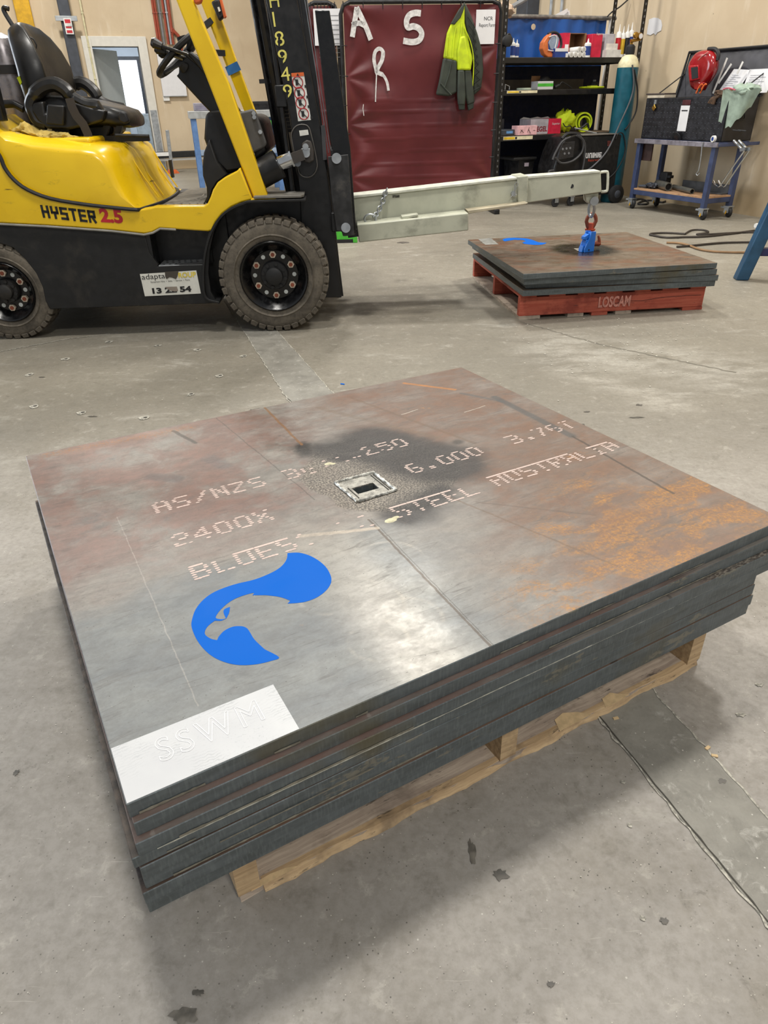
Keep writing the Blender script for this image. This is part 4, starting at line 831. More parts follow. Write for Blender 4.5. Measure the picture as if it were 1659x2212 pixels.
# chassis side skirts: near panel with arches traced on its own plane, mirrored on the far side
skirt = [(-260, 470), (0, 486), (100, 490), (240, 499), (313, 507), (322, 545), (342, 572), (340, 576), (440, 566), (440, 545), (450, 500), (462, 480), (474, 476), (462, 500), (453, 540), (450, 590), (455, 630), (470, 655), (108, 668), (98, 650), (92, 620), (78, 590), (55, 560), (28, 535), (-10, 522), (-60, 530), (-120, 600), (-140, 690), (-260, 690)]
sk = uz(skirt, .03)
def side(name, pts, v0, v1, mat, bevel=.004, **k):
    a = FT.part(name, MB().prism(pts, v0, v1), mat, bevel=bevel, **k); return a
WID = 1.10
side('side_skirt', sk, .03, .06, M['blackmatte']); side('side_skirt', sk, WID - .06, WID - .03, M['blackmatte'])
cz = uz([(100, 650), (470, 645)], .2)
FT.part('chassis', merge(MB().box((-1.28, .2, .19), (-.26, .9, .62)), MB().box((-.30, .26, .2), (.20, .84, .66)), MB().box((-2.4, .25, .2), (-1.25, .85, .62))), M['black'])
# step well
sb = uz([(318, 507), (445, 500), (445, 565), (342, 576)], .03); stz = fp(390, 572, .03).z; sx0, sx1 = fp(342, 572, .03).x, fp(443, 566, .03).x
FT.part('step_back', MB().box((sx0 - .02, .17, stz - .02), (sx1 + .02, .19, stz + .18)), M['black'])
FT.part('step_cheek', MB().prism([(.035, stz + .17), (.17, stz + .17), (.17, stz), (.035, stz)], sx0 - .05, sx0 - .02, 'u'), M['black'])
stp = FT.part('step_plate', MB().box((sx0, .03, stz - .006), (sx1, .18, stz)), M['galv'], bevel=.002)
for i in range(3):
    for j in range(7): FT.part('grip_hole', MB().lathe([(.007, 0), (.007, .0015)], (sx0 + .025 + j * (sx1 - sx0 - .04) / 6.5 + (.01 if i % 2 else 0), .055 + i * .045, stz), n=8), M['ink'], parent=stp, smooth=0)
# yellow lower body with fender, trim line between it and the hood
band = [(-260, 455), (-260, 250), (-60, 258), (-30, 290), (0, 338), (10, 362), (30, 388), (60, 410), (110, 429), (180, 441), (240, 448), (300, 453), (325, 449), (335, 446), (440, 445), (448, 440), (455, 425), (460, 410), (470, 394), (485, 383), (512, 369), (518, 362), (545, 431), (522, 437), (500, 447), (480, 462), (466, 480), (458, 498), (450, 500), (345, 493), (328, 502), (312, 505), (240, 497), (100, 487), (0, 482)]
bz = uz(band, .02)
FT.part('lower_body', MB().prism(bz, .02, .10), M['yellow'], bevel=.008, segs=3); FT.part('lower_body', MB().prism(uz([(-260, 455), (-260, 480), (0, 482), (312, 505), (450, 500), (440, 462), (0, 440)], .02), WID - .10, WID - .02), M['yellow'], bevel=.008, segs=3)
FT.part('counterweight', MB().box((-2.75, .06, .3), (-2.02, WID - .06, .98)), M['yellow'], bevel=.08, segs=4)
tl = [fp(x, y, .015) for x, y in ((-260, 480), (0, 484), (100, 489), (240, 499), (311, 507), (330, 503), (346, 494), (380, 496))]
FT.part('skirt_trim', MB().tube(tl, .006, 6), plain('#8d8a82', .5))
tl = [fp(x, y, .016) for x, y in ((-50, 262), (-30, 290), (0, 338), (10, 362), (30, 388), (60, 410), (110, 429), (180, 441), (240, 448), (296, 453))]

# hood: lofted across the truck from its side profile
hp_ = [(-50, 262), (-45, 250), (0, 290), (60, 303), (130, 309), (180, 315), (212, 322), (232, 338), (246, 360), (262, 395), (280, 425), (300, 452), (240, 447), (180, 440), (110, 428), (60, 409), (30, 387), (10, 361), (0, 337), (-30, 289)]
hz = [Vector((q[0], 0, q[1])) for q in uz(hp_, .06)]; hc_ = Vector((sum(q.x for q in hz) / len(hz), 0, .78)); rings = []
zb_ = min(q.z for q in hz)
for v, k, ins_ in ((.035, .0, .045), (.045, .0, .022), (.07, .0, .008), (.12, .02, 0), (.25, .045, 0), (.5, .07, 0), (.62, .07, 0), (.85, .045, 0), (.98, .02, 0), (1.03, .0, .008), (1.055, .0, .022), (1.065, 0, .045)):
    ring = []
    for i, q in enumerate(hz):
        d = q - hc_; s_ = (1 - ins_ / max(.1, d.length)) if i < 11 and i > 1 else 1; x = hc_.x + d.x * s_; z_ = hc_.z + d.z * s_
        if 6 <= i <= 11: x += k
        if 2 <= i <= 7: z_ += .012 * (1 if .1 < v < 1 else 0)
        ring.append(Vector((x, v, z_)))
    rings.append(ring)
tl += [Vector((hz[11].x + .02, .09, hz[11].z)), Vector((hz[11].x + .07, .25, hz[11].z + .005)), Vector((hz[11].x + .085, .5, hz[11].z + .005)), Vector((hz[11].x + .06, .85, hz[11].z + .005)), Vector((hz[11].x + .0, 1.06, hz[11].z))]
FT.part('hood_seal', MB().tube(smoothpath(tl, 3), .010, 6), M['ink'])
hood = FT.part('hood', MB().loft(rings), M['yellow'], smooth=50)
for v in (.30, .42, .72, .84):
    FT.part('hood_rib', MB().tube([Vector((hz[7].x + .058, v, hz[7].z - .02)), Vector((hz[9].x + .066, v, hz[9].z)), Vector((hz[11].x + .06, v, hz[11].z + .03))], .004, 6), M['yellow'])
FT.part('hood_latch', MB().box((hz[9].x + .075, .93, .74), (hz[9].x + .09, .97, .84)), M['ink'])
FT.part('seat_deck', MB().box((-1.95, .12, hz[4].z - .02), (hz[6].x - .05, .98, hz[4].z + .02)), M['yellow'], bevel=.015, segs=3)
# lettering
o_ = fp(93, 470, .019); e_ = fp(213, 483, .019)
ly = FT.part('name_lettering', strokes_mb('HYSTER', o_ + Vector((0, 0, .0)), (e_ - o_), (0, 0, 1), .062, (e_ - o_).length / 6 * .84, (e_ - o_).length / 6 * .16, .0125), M['ink'], smooth=0, label='black name lettering')
o_ = fp(218, 478, .019); e_ = fp(267, 481, .019); FT.part('capacity_lettering', text_mb('2.5', o_, (e_ - o_), (0, 0, 1), .088, (e_ - o_).length, .004), M['red'], smooth=0, label='red capacity figures')
q = [fp(x, y, .028) for x, y in ((302, 592), (424, 584), (434, 634), (313, 640))]; stk = FT.part('hire_sticker', MB().add(q, [(0, 1, 2, 3)]), plain('#d6d5cc', .5, 0, .05), smooth=0, label='torn white sticker with phone number')
xd_ = q[1] - q[0]
def stx(s, x, y, x1, size, mat, b=0): a, c = fp(x, y, .0272), fp(x1, y - (x1 - x) * .06, .0272); FT.part('sticker_print', text_mb(s, a, (c - a), (0, 0, 1), size, (c - a).length, b), mat, parent=stk, smooth=0)
stx('adapta', 307, 604, 357, .040, M['ink']); stx('ROUP', 386, 600, 424, .038, plain('#d9c23a', .5), .001); stx('Equipment Hire  •  Sales  •  Service  •  Parts', 326, 611, 410, .012, M['ink']); stx('13 22 54', 330, 634, 414, .040, M['ink'], .0018)
FT.part('sticker_tear', MB().fillpoly([fp(x, y, .0262) for x, y in ((356, 587), (386, 585), (383, 598), (380, 603), (372, 600), (366, 599), (360, 603), (357, 598))]), plain('#4a443c', .8), parent=stk, smooth=0)
FT.part('sticker_tear', MB().fillpoly([fp(x, y, .0262) for x, y in ((356, 620), (382, 619), (385, 628), (378, 630), (366, 627))]), plain('#8a7f74', .8), parent=stk, smooth=0)
# black fender rim and mudguard lip over the front wheel
fr_ = [(474, 655), (452, 650), (440, 636), (437, 600), (439, 560), (447, 520), (460, 488), (478, 463), (500, 447), (524, 437), (548, 432), (660, 429)]
outer = [fp(x, y, .012) for x, y in fr_]; path = smoothpath(outer, 3); mb = MB(); rings = []
for i, q in enumerate(path):
    t = (path[min(i + 1, len(path) - 1)] - path[max(i - 1, 0)]).normalized(); nrm = Vector((-t.z, 0, t.x)); rings.append([Vector((q.x, .0, q.z)), Vector((q.x, .20, q.z)), Vector((q.x, .20, q.z)) + nrm * -.012, Vector((q.x, .0, q.z)) + nrm * -.012])
FT.part('fender_arch', MB().loft(rings), M['blackmatte'], bevel=.002)
a, b = fp(548, 428, .0), fp(656, 424, .0); FT.part('mudguard', MB().prism([(a.x, 0), (b.x - .015, 0), (b.x, .03), (b.x, .19), (a.x, .21)], a.z - .004, a.z + .008, 'z'), plain('#6f6c66', .5, .2), bevel=.002)
FT.part('liner', MB().prism(uz([(437, 600), (447, 520), (478, 463), (524, 437), (655, 431), (655, 500), (600, 560), (500, 620), (474, 655), (445, 640)], .24), .22, .24), M['black'])
# wheels
def wheel(name, cu, cz, r, v, near=True, label=None):
    n_lug = 38 if r > .29 else 34; w = .18
    pr = [(r * .62, .012), (r * .72, .0), (r * .86, .002), (r * .93, .010), (r * .955, .02), (r * .955, w - .02), (r * .93, w - .01), (r * .8, w), (r * .62, w - .012)]
    c = Vector((cu, v, cz)); ty = FT.part('tyre', MB().lathe(pr + [pr[0]], c, (0, 1, 0), 56), M['tyre'], smooth=40, label=label)
    rg = MB().lathe([(r * .69, .004), (r * .715, -.006), (r * .74, .002)], c, (0, 1, 0), 48, False); FT.part('sidewall_ring', rg, M['tyre'], parent=ty)
    ri = FT.part('wheel_rim', MB().lathe([(r * .62, .004), (r * .60, -.003), (r * .57, .004), (r * .52, .03), (r * .46, .045), (r * .43, .06), (r * .2, .06), (r * .2, .09), (r * .62, .1)], c, (0, 1, 0), 48, False), M['blackgloss'], smooth=40)
    FT.part('hub', MB().lathe([(r * .25, .062), (r * .25, .035), (r * .235, .03), (r * .16, .028), (r * .15, .005), (r * .09, -.003), (0, -.004)], c, (0, 1, 0), 32), M['blackmatte'], smooth=40)
    for k in range(12):
        a = 2 * math.pi * k / 12; q = c + Vector((math.sin(a) * r * .36, .06, math.cos(a) * r * .36))
        if k % 2 == 0:
            nt_ = FT.part('wheel_nut', merge(MB().cyl(q, q - Vector((0, .016, 0)), .019, n=6), ), plain('#c9b9a5', .5, .2), parent=ri); FT.part('stud', MB().cyl(q - Vector((0, .01, 0)), q - Vector((0, .021, 0)), .0105, n=10), M['rust'], parent=ri)
        else: FT.part('hand_hole', MB().cyl(q, q - Vector((0, .003, 0)), .0115, n=12), plain('#c4c8c4', .6), parent=ri)
    for k in range(8): a = 2 * math.pi * (k + .3) / 8; q = c + Vector((math.sin(a) * r * .205, .03, math.cos(a) * r * .205)); FT.part('hub_bolt', MB().cyl(q, q - Vector((0, .010, 0)), .010, n=6), M['blackmatte'], parent=ri)
    lug0 = None; L0 = 2 * math.pi * r / n_lug
    for k in range(n_lug * 2):
        a = 2 * math.pi * (k // 2 + (.5 if k % 2 else 0)) / n_lug
        if lug0 is None:
            g = L0 * .39
            mb = MB().loft([[Vector((-g, v + .002, r * .90)), Vector((g, v + .002, r * .90)), Vector((g * .9, v + .008, r * .995)), Vector((-g * .9, v + .008, r * .995))], [Vector((-g + .01, v + .085, r * .95)), Vector((g + .01, v + .085, r * .95)), Vector((g * .9 + .01, v + .085, r)), Vector((-g * .9 + .01, v + .085, r))]])
            m0 = mk('tread_lug', mb, M['tyre'], (0, v, 0), bevel=.003, segs=1); lug0 = m0; o = m0
            mb2 = MB().loft([[Vector((-g + .01, v + .095, r * .95)), Vector((g + .01, v + .095, r * .95)), Vector((g * .9 + .01, v + .095, r)), Vector((-g * .9 + .01, v + .095, r))], [Vector((-g, v + w - .002, r * .90)), Vector((g, v + w - .002, r * .90)), Vector((g * .9, v + w - .008, r * .995)), Vector((-g * .9, v + w - .008, r * .995))]])
            lug1 = mk('tread_lug', mb2, M['tyre'], (0, v, 0), bevel=.003, segs=1)
        o = (lug0 if k % 2 == 0 else lug1) if k < 2 else (lug0 if k % 2 == 0 else lug1).copy()
        if k >= 2: COL.objects.link(o)
        o.parent = ty; o.location = c - FT.b; o.rotation_euler = (0, a, 0); o.name = 'tread_lug'
    return ty
wheel('front', fp(592, 600, 0).x, .3055, .3055, 0.0, label='dusty block-tread front tyre, near side'); 
rq = fp(8, 637, .02); wheel('rear', rq.x, .262, .262, .03, label='dusty block-tread rear tyre, near side')
for cx3, r3 in ((fp(592, 600, 0).x, .3055), (rq.x, .262)):
    c3 = Vector((cx3, WID - .18, r3)); FT.part('far_tyre', MB().lathe([(r3 * .3, 0), (r3 * .93, 0), (r3, .02), (r3, .16), (r3 * .93, .18), (r3 * .3, .18), (r3 * .3, 0)], c3, (0, 1, 0), 40), M['tyre'])
FT.part('axle', merge(MB().cyl((fp(592, 600, 0).x, .1, .3055), (fp(592, 600, 0).x, 1.0, .3055), .09), MB().cyl((rq.x, .1, .262), (rq.x, 1.0, .262), .06)), M['black'])
# overhead guard legs
def leg(pts4, v0, v1): return MB().prism(uz(pts4, v0), v0, v1)
lg = [(544, 432), (363, -70), (412, -70), (440, 0), (468, 88), (510, 215), (545, 315), (576, 400), (590, 432)]
lg = [(549, 432), (380, 0), (284, -250), (326, -250), (417, 0), (444, 63), (495, 182), (581, 432)]
l1 = FT.part('guard_leg', leg(lg, .05, .11), M['yellow'], bevel=.008, segs=3, label='near yellow overhead-guard leg')
FT.part('leg_foot', MB().box((fp(543, 432, .05).x, .02, fp(543, 436, .05).z), (fp(597, 432, .05).x, .15, fp(543, 428, .05).z)), M['yellow'], parent=l1, bevel=.004)
FT.part('foot_bolt', MB().cyl(fp(583, 428, .08), fp(583, 420, .08), .014, n=6), M['galv'], parent=l1)
lf = [(600, 350), (568, 262), (550, 228), (445, -30), (428, -70), (470, -70), (480, -30), (600, 262), (640, 350)]
l2 = FT.part('guard_leg', MB().prism(uz([(567, 340), (430, -3), (352, -200), (388, -200), (464, 0), (518, 151), (549, 235), (592, 340)], .95), .95, 1.01), M['yellow'], bevel=.008, segs=3, label='far yellow overhead-guard leg with blue band')
a = [fp(x, y, .94) for x, y in ((486, 145), (512, 132), (521, 151), (494, 164))]; FT.part('blue_band', merge(MB().add(a, [(0, 1, 2, 3)])), plain('#2f6fae', .5), parent=l2, smooth=0)
FT.part('grab_bracket', MB().bar(fp(463, 114, .9), fp(484, 115, .93), .03, .04, (0, 1, 0)), M['ink'], parent=l2); FT.part('grab_bracket', MB().bar(fp(440, 58, .9), fp(456, 46, .93), .03, .04, (0, 1, 0)), M['ink'], parent=l2)
sg = FT.part('side_lamp', MB().prism(uz([(458, 6), (474, -2), (490, 34), (476, 48)], .93), .88, .93), M['ink'], bevel=.01); FT.part('lamp_lens', MB().prism(uz([(475, -2), (479, -2), (489, 36), (485, 40)], .9), .87, .92), M['orange'], parent=sg); FT.part('slot', MB().prism(uz([(470, 16), (474, 15), (477, 24), (473, 26)], .88), .872, .88), plain('#e8e4da', .5), parent=sg)
ga, gb = fp(305, -250, .05), fp(370, -200, .95); gr_z = ga.z - .01; gx0, gx1 = -1.75, ga.x + .03
FT.part('guard_roof_frame', MB().box((gx0, .05, gr_z), (gx1, .11, gr_z + .06)), M['yellow'], bevel=.01); FT.part('guard_roof_frame', MB().box((gx0, .95, gr_z), (gx1, 1.01, gr_z + .06)), M['yellow'], bevel=.01)
FT.part('guard_roof_frame', MB().box((gx1 - .06, .05, gr_z), (gx1, 1.01, gr_z + .06)), M['yellow'], bevel=.01); FT.part('guard_roof_frame', MB().box((gx0, .05, gr_z), (gx0 + .06, 1.01, gr_z + .06)), M['yellow'], bevel=.01)
for k in range(6): xk = gx0 + .15 + k * (gx1 - gx0 - .3) / 5; FT.part('guard_roof_bar', MB().box((xk - .012, .1, gr_z + .01), (xk + .012, .96, gr_z + .05)), M['yellow'])
FT.part('guard_leg', MB().prism([(gx0, gr_z), (gx0 + .06, gr_z), (gx0 + .02, .95), (gx0 - .04, .95)], .95, 1.01), M['black'], bevel=.006)
FT.part('indicator_lamp', MB().prism(uz([(416, -4), (436, -4), (432, 6), (421, 9)], .03), .03, .08), M['orange'], bevel=.006)
# floor mat and cowl
mz = fp(420, 446, .1).z; FT.part('floor_plate', MB().box((fp(330, 446, .1).x - .02, .09, mz - .02), (fp(455, 446, .1).x + .12, 1.03, mz)), M['blackmatte'], bevel=.004)
fm = FT.part('floor_mat', MB().box((fp(345, 446, .1).x, .12, mz), (fp(450, 446, .1).x + .02, 1.0, mz + .006)), plain('#6d675c', .85, 0, .2, 30), bevel=.002)
for k in range(6):
    x = fp(352, 446, .1).x + .012 + k * .042; FT.part('mat_rib', MB().tube(smoothpath([Vector((x, .13, mz + .006)), Vector((x + .10, .28, mz + .006)), Vector((x + .14, .45, mz + .006)), Vector((x + .13, .6, mz + .006))], 4), .008, 5), plain('#8b857a', .85, 0, .2, 30), parent=fm)
cw = [(440, 300), (443, 246), (455, 240), (478, 238), (500, 250), (545, 250), (560, 262), (576, 330), (560, 345), (520, 372), (488, 376), (462, 350), (448, 322)]
FT.part('cowl', MB().prism(uz(cw, .16), .16, .90), M['black'], bevel=.025, segs=4)
FT.part('cowl_side', MB().prism(uz([(500, 248), (545, 235), (552, 240), (576, 310), (572, 318), (540, 335), (528, 318)], .13), .13, .16), plain('#4c4b4a', .5), bevel=.012, segs=3)
for x, y in ((517, 253), (548, 245), (549, 253), (562, 285), (546, 333)): FT.part('cowl_bolt', MB().cyl(fp(x, y, .13), fp(x, y, .11), .011, n=6), M['galv'])
kick = [(440, 330), (452, 300), (470, 350), (492, 378), (470, 394), (460, 410), (455, 430), (446, 442), (436, 446), (447, 425), (446, 405), (438, 380), (437, 360)]
FT.part('kick_panel', MB().prism(uz(kick, .13), .13, .95), M['blackmatte'], bevel=.01)
# steering column, wheel, levers
cl = [(380, 163), (386, 160), (386, 140), (404, 118), (412, 112), (440, 135), (470, 175), (500, 240), (500, 260), (462, 250), (440, 228)]
FT.part('steering_column', MB().prism(uz(cl, .38), .38, .62), M['black'], bevel=.02, segs=3)
FT.part('column_lid', MB().prism(uz([(404, 116), (412, 110), (450, 140), (480, 185), (520, 240), (500, 245), (462, 185)], .34), .34, .38), M['black'], bevel=.01)
cn = fp(384, 118, .52); ax_ = (fp(350, 160, .52) - fp(416, 84, .52)).normalized(); ax_.y = 0
up_ = Vector((0, 1, 0)); r_ = .142; st = FT.part('steering_wheel', MB().tube([cn + ax_ * math.cos(a) * r_ + up_ * math.sin(a) * r_ for a in [2 * math.pi * k / 28 for k in range(28)]], .017, 8, closed=True), M['ink'])
FT.part('wheel_spoke', merge(*[MB().bar(cn + Vector((.03, 0, -.03)), cn + ax_ * math.cos(a) * r_ + up_ * math.sin(a) * r_, .035, .012) for a in (.3, 2.4, 4.5)]), M['ink'], parent=st)
FT.part('spinner_knob', MB().cyl(fp(396, 92, .5), fp(391, 79, .5), .026), M['ink'], parent=st)
for k, (p0, p1, p2, vv) in enumerate((((327, 90), (350, 100), (404, 118), .36), ((335, 103), (358, 112), (400, 126), .40), ((343, 113), (368, 118), (400, 128), .44))):
    a, b, c = fp(*p0, vv), fp(*p1, vv), fp(*p2, vv); lv = FT.part('control_lever', MB().tube([b, c, fp(452, 160, vv)], .009, 8), M['blackgloss']); FT.part('lever_grip', MB().tube([a, a.lerp(b, .25), b], [.018, .026, .017], 10), M['vinyl'], parent=lv)
FT.part('ignition_switch', MB().cyl(fp(388, 138, .36), fp(398, 146, .38), .014, .028), M['ink'])
FT.part('display_pod', MB().prism(uz([(410, 84), (418, 80), (420, 96), (412, 112), (404, 110)], .56), .5, .66), M['ink'], bevel=.01)
# mast: two nested channels per side, cross-members, chains, hoses
mo_ = [(563, -60), (655, -60), (664, 0), (700, 233), (724, 400), (738, 643), (656, 643), (650, 420), (628, 262), (573, 0)]
mo_ = [(542, -200), (616, -200), (642, 0), (690, 260), (714, 420), (738, 643), (656, 643), (648, 420), (628, 262), (575, 0)]
mt = uz(mo_, .21)
lo_, hi_ = (mt[5], mt[6]), (mt[0], mt[1])
tilt = Vector((hi_[0][0] - mt[6][0], 0, hi_[0][1] - mt[6][1])).normalized()
mr = FT.part('mast_rail', MB().prism(mt, .21, .235), M['black'], bevel=.004, label='near outer mast rail with stencilled number')
FT.part('mast_rail', MB().prism(mt, .865, .89), M['black'], bevel=.004)
def mrail(px0, px1, v0, v1, name, mat=M['black'], y0=-60, y1=640, vv=None):
    vv = v0 if vv is None else vv; k_ = 140 / 700; px0 = [a - (b - a) * k_ for a, b in zip(px0, px1)]; y0 = -200
    return FT.part(name, MB().prism(uz([(px0[0], y0), (px0[1], y0), (px1[1], y1), (px1[0], y1)], vv), v0, v1), mat, bevel=.003)
mrail((628, 640), (722, 736), .235, .34, 'rail_flange'); mrail((566, 574), (656, 664), .235, .34, 'rail_flange')
mrail((636, 655), (728, 742), .25, .29, 'inner_rail'); mrail((640, 655), (728, 740), .80, .85, 'inner_rail')
for k, (x0, x1) in enumerate(((652, 690), (657, 696), (646, 684))):
    a, b = fp(x0, -40, .25 + .01 * k), fp(x0 + 58, 330, .25 + .01 * k); FT.part('rail_edge', MB().bar(a, b, .004, .006, (0, 1, 0)), M['steel'])
for zf in (.06, .55, .97):
    c = Vector((mt[6][0] * (1 - zf) + mt[0][0] * zf, 0, mt[6][1] * (1 - zf) + mt[0][1] * zf)); FT.part('cross_member', MB().box((c.x - .01, .23, c.z), (c.x + .05, .87, c.z + .10)), M['black'], bevel=.005)
for x0, x1, vv, r_ in ((548, 607, .42, .018), (560, 626, .40, .035), (556, 612, .62, .018), (572, 632, .66, .035)):
    FT.part('lift_cylinder' if r_ > .03 else 'hydraulic_hose', MB().tube([fp(x0 - 34, -190, vv), fp(x1, 340, vv), fp(x1 + 30, 470, vv)], r_, 10), M['black'])
for x0, x1, vv in ((541, 604, .36), (545, 607, .37)): FT.part('hose_pipe', MB().tube([fp(x0 - 6, -60, vv), fp(x1, 330, vv)], .007, 6), M['blackgloss'])
FT.part('hose_clip', MB().bar(fp(560, 176, .38), fp(598, 174, .38), .01, .02), M['ink'])
ch = MB()
for k in range(40): q = fp(573 + k * 1.35, -30 + k * 8, .3); ch.cbox(q, (.022, .012, .016))
FT.part('lift_chain', ch, plain('#2c2a28', .5, .5))
# stencilled fleet number down the rail
mdir = (fp(620, 203, .2) - fp(592, 5, .2)).normalized(); xr = Vector((-mdir.z, 0, mdir.x)); xr = xr if xr.x > 0 else -xr
ys = plain('#d8cf6a', .6, 0, .1, 60)
for s, x, y in (('H', 584, 17), ('1', 592, 58), ('8', 596, 100), ('9', 603, 139), ('4', 609, 176), ('9', 614, 213)):
    o_ = fp(x, y, .208); FT.part('stencil_digit', text_mb(s, o_, xr, -mdir, .088, .046 if s != '1' else None, .0), ys, parent=mr, smooth=0)
# stencil bridges of the digits
for x, y in ((603, 87), (609, 118), (609, 133), (620, 195), (620, 210), (603, 78), (603, 97)): q = fp(x, y, .2068); FT.part('stencil_bridge', MB().cbox(q, (.010, .001, .02)), M['black'], parent=mr, smooth=0)
q = [fp(x, y, .208) for x, y in ((629, 158), (656, 156), (672, 259), (644, 262))]; wl_ = FT.part('warning_label', MB().add(q, [(0, 1, 2, 3)]), plain('#dcdcd6', .5), parent=mr, smooth=0, label='white label with orange header and four warning pictograms')
q2 = [fp(x, y, .2065) for x, y in ((629, 158), (656, 156), (657, 164), (630, 166))]; FT.part('label_print', MB().add(q2, [(0, 1, 2, 3)]), M['orange'], parent=mr, smooth=0)
FT.part('label_print', MB().add([fp(x, y, .2055) for x, y in ((640, 164), (643, 158), (646, 164))], [(0, 1, 2)]), M['ink'], parent=mr, smooth=0)
for x, y in ((643, 178), (647, 201), (650, 222), (656, 246)):
    c = fp(x, y, .206); FT.part('label_print', MB().tube([c + Vector((math.cos(a) * .026, 0, math.sin(a) * .026)) for a in [2 * math.pi * k / 14 for k in range(14)]], .0022, 4, closed=True), M['red'], parent=mr)
    FT.part('label_print', merge(MB().bar(c + Vector((-.018, 0, .018)), c + Vector((.018, 0, -.018)), .003, .003, (0, 1, 0)), MB().cbox(c + Vector((-.004, 0, 0)), (.014, .002, .026)), MB().cbox(c + Vector((.04, 0, -.018)), (.012, .002, .012))), M['ink'], parent=mr, smooth=0)
def rrect(pts, v0, v1, mat, parent=None, name='mast_plate', bevel=.003, **k): return FT.part(name, MB().prism(uz(pts, v0), v0, v1), mat, parent=parent, bevel=bevel, **k)
oval = lambda cx, cy, rx, ry, dx: [(cx + dx * (math.sin(a)) * -1 + rx * math.cos(a) * (1), cy - ry * math.copysign(abs(math.sin(a)) ** .6, math.sin(a))) for a in [2 * math.pi * k / 28 for k in range(28)]]
ov = [(630 + 0, 300), (632, 282), (642, 271), (656, 269), (666, 274), (672, 290), (684, 345), (684, 365), (675, 379), (662, 383), (650, 378), (643, 362)]
rrect(ov, .195, .21, M['black'], mr, 'pivot_cover'); rim = MB().tube(smoothpath([fp(x, y, .193) for x, y in ov], 3, True), .0035, 6, closed=True); FT.part('cover_rim', rim, plain('#55524e', .5), parent=mr)
q = [fp(x, y, .192) for x, y in ((646, 282), (665, 280), (667, 291), (648, 294))]; FT.part('small_label', MB().add(q, [(0, 1, 2, 3)]), plain('#d6d6cf', .5), parent=mr, smooth=0)
rrect([(652, 310), (662, 302), (672, 305), (678, 325), (679, 346), (668, 353), (658, 350), (651, 330)], .165, .195, plain('#3c3733', .6, 0, .3, 20), None, 'pivot_bracket', .006)
rrect([(650, 321), (670, 320), (670, 329), (651, 332)], .155, .165, M['galv'], None, 'keeper_plate')
FT.part('pivot_pin', MB().cyl(fp(661, 331, .15), fp(661, 331, .2), .021), M['galv']); FT.part('pivot_bolt', MB().cyl(fp(660, 317, .15), fp(660, 317, .2), .016), M['galv'])
# tilt cylinder
a, b = fp(560, 378, .14), fp(603, 354, .14); FT.part('tilt_cylinder', MB().tube([a, b], .072, 20), M['black']); c = fp(632, 342, .14); FT.part('cylinder_rod', MB().tube([b, c], .036, 16), M['chrome']); FT.part('rod_nut', MB().cyl(c.lerp(b, .12), c, .044, n=6), M['chrome']); FT.part('rod_clevis', MB().bar(c, fp(656, 333, .14), .05, .09, (0, 1, 0)), plain('#38332f', .6))
FT.part('grease_nipple', MB().cyl(fp(643, 352, .17), fp(643, 352, .2), .018), M['steel'])
# carriage and load backrest
cb = [fp(x, y, .17) for x, y in ((680, 22), (712, 22), (757, 320), (770, 505), (742, 505), (722, 345), (712, 300))]
FT.part('backrest_post', MB().prism([(q.x, q.z) for q in cb], .17, .20), M['blackgloss'], bevel=.004, label='tall black backrest post at the front of the mast')
cbf = MB().prism([(q.x, q.z) for q in cb], .90, .93); FT.part('backrest_post', cbf, M['blackgloss'], bevel=.004)
fs = [fp(x, y, .16) for x, y in ((708, 338), (752, 333), (766, 508), (741, 510), (738, 500), (726, 498), (715, 420))]
FT.part('carriage_side', MB().prism([(q.x, q.z) for q in fs], .15, .17), plain('#2b2b2c', .5, .1, .3, 16, dirt='#5f5b55', dirt_amt=.6), bevel=.004)
for x, y in ((727, 342), (747, 492)): FT.part('carriage_bolt', MB().cyl(fp(x, y, .15), fp(x, y, .135), .026, n=20), M['galv'])
for y in (345, 480): q = fp(735, y, .17); FT.part('carriage_bar', MB().box((q.x - .05, .17, q.z - .05), (q.x + .01, .93, q.z + .05)), M['black'], bevel=.005)
FT.part('carriage_bracket', MB().prism(uz([(693, 272), (701, 270), (706, 345), (698, 346)], .2), .2, .24), plain('#4a4a4c', .4, .3))
FT.part('shank_edge', MB().prism(uz([(742, 345), (752, 345), (766, 505), (757, 508)], .30), .30, .42), M['black'])
for v0 in (.34, .66):
    q0 = fp(770, 505, .34); FT.part('fork_arm', merge(MB().box((q0.x - .06, v0 + .02, q0.z - .01), (q0.x - .02, v0 + .12, q0.z + .42)), MB().prism(uz([(752, 498), (1000, 474), (1000, 482), (752, 514)], .36), v0 + .02, v0 + .12)), M['black'])
# seat
def seatring(c, ux, uy, w, d, bol, n=28):
    """rounded section: ux across thickness, uy across width; bolsters push the front edges forward"""
    r = []
    for k in range(n):
        a = 2 * math.pi * k / n; ca, sa = math.cos(a), math.sin(a); p = math.copysign(abs(ca) ** .55, ca); q = math.copysign(abs(sa) ** .55, sa)
        x = p * d / 2; y = q * w / 2
        if ca > 0: x += bol * (abs(y) / (w / 2)) ** 2.2 - bol * .25
        r.append(c + ux * x + uy * y)
    return r
VY = Vector((0, 1, 0)); sv = .58
bk = []
for (x, y), w, d, bol in (((108, 238), .40, .10, .02), ((104, 215), .46, .13, .05), ((98, 185), .49, .14, .08), ((88, 150), .48, .13, .085), ((74, 115), .44, .12, .07), ((60, 85), .38, .11, .045), ((50, 65), .30, .09, .02), ((45, 56), .20, .06, .0)):
    bk.append((fp(x, y, sv), w, d, bol))
rings = []
for i, (c, w, d, bol) in enumerate(bk):
    t = (bk[min(i + 1, len(bk) - 1)][0] - bk[max(0, i - 1)][0]).normalized(); ux = Vector((t.z, 0, -t.x)); rings.append(seatring(c, ux, VY, w, d, bol))
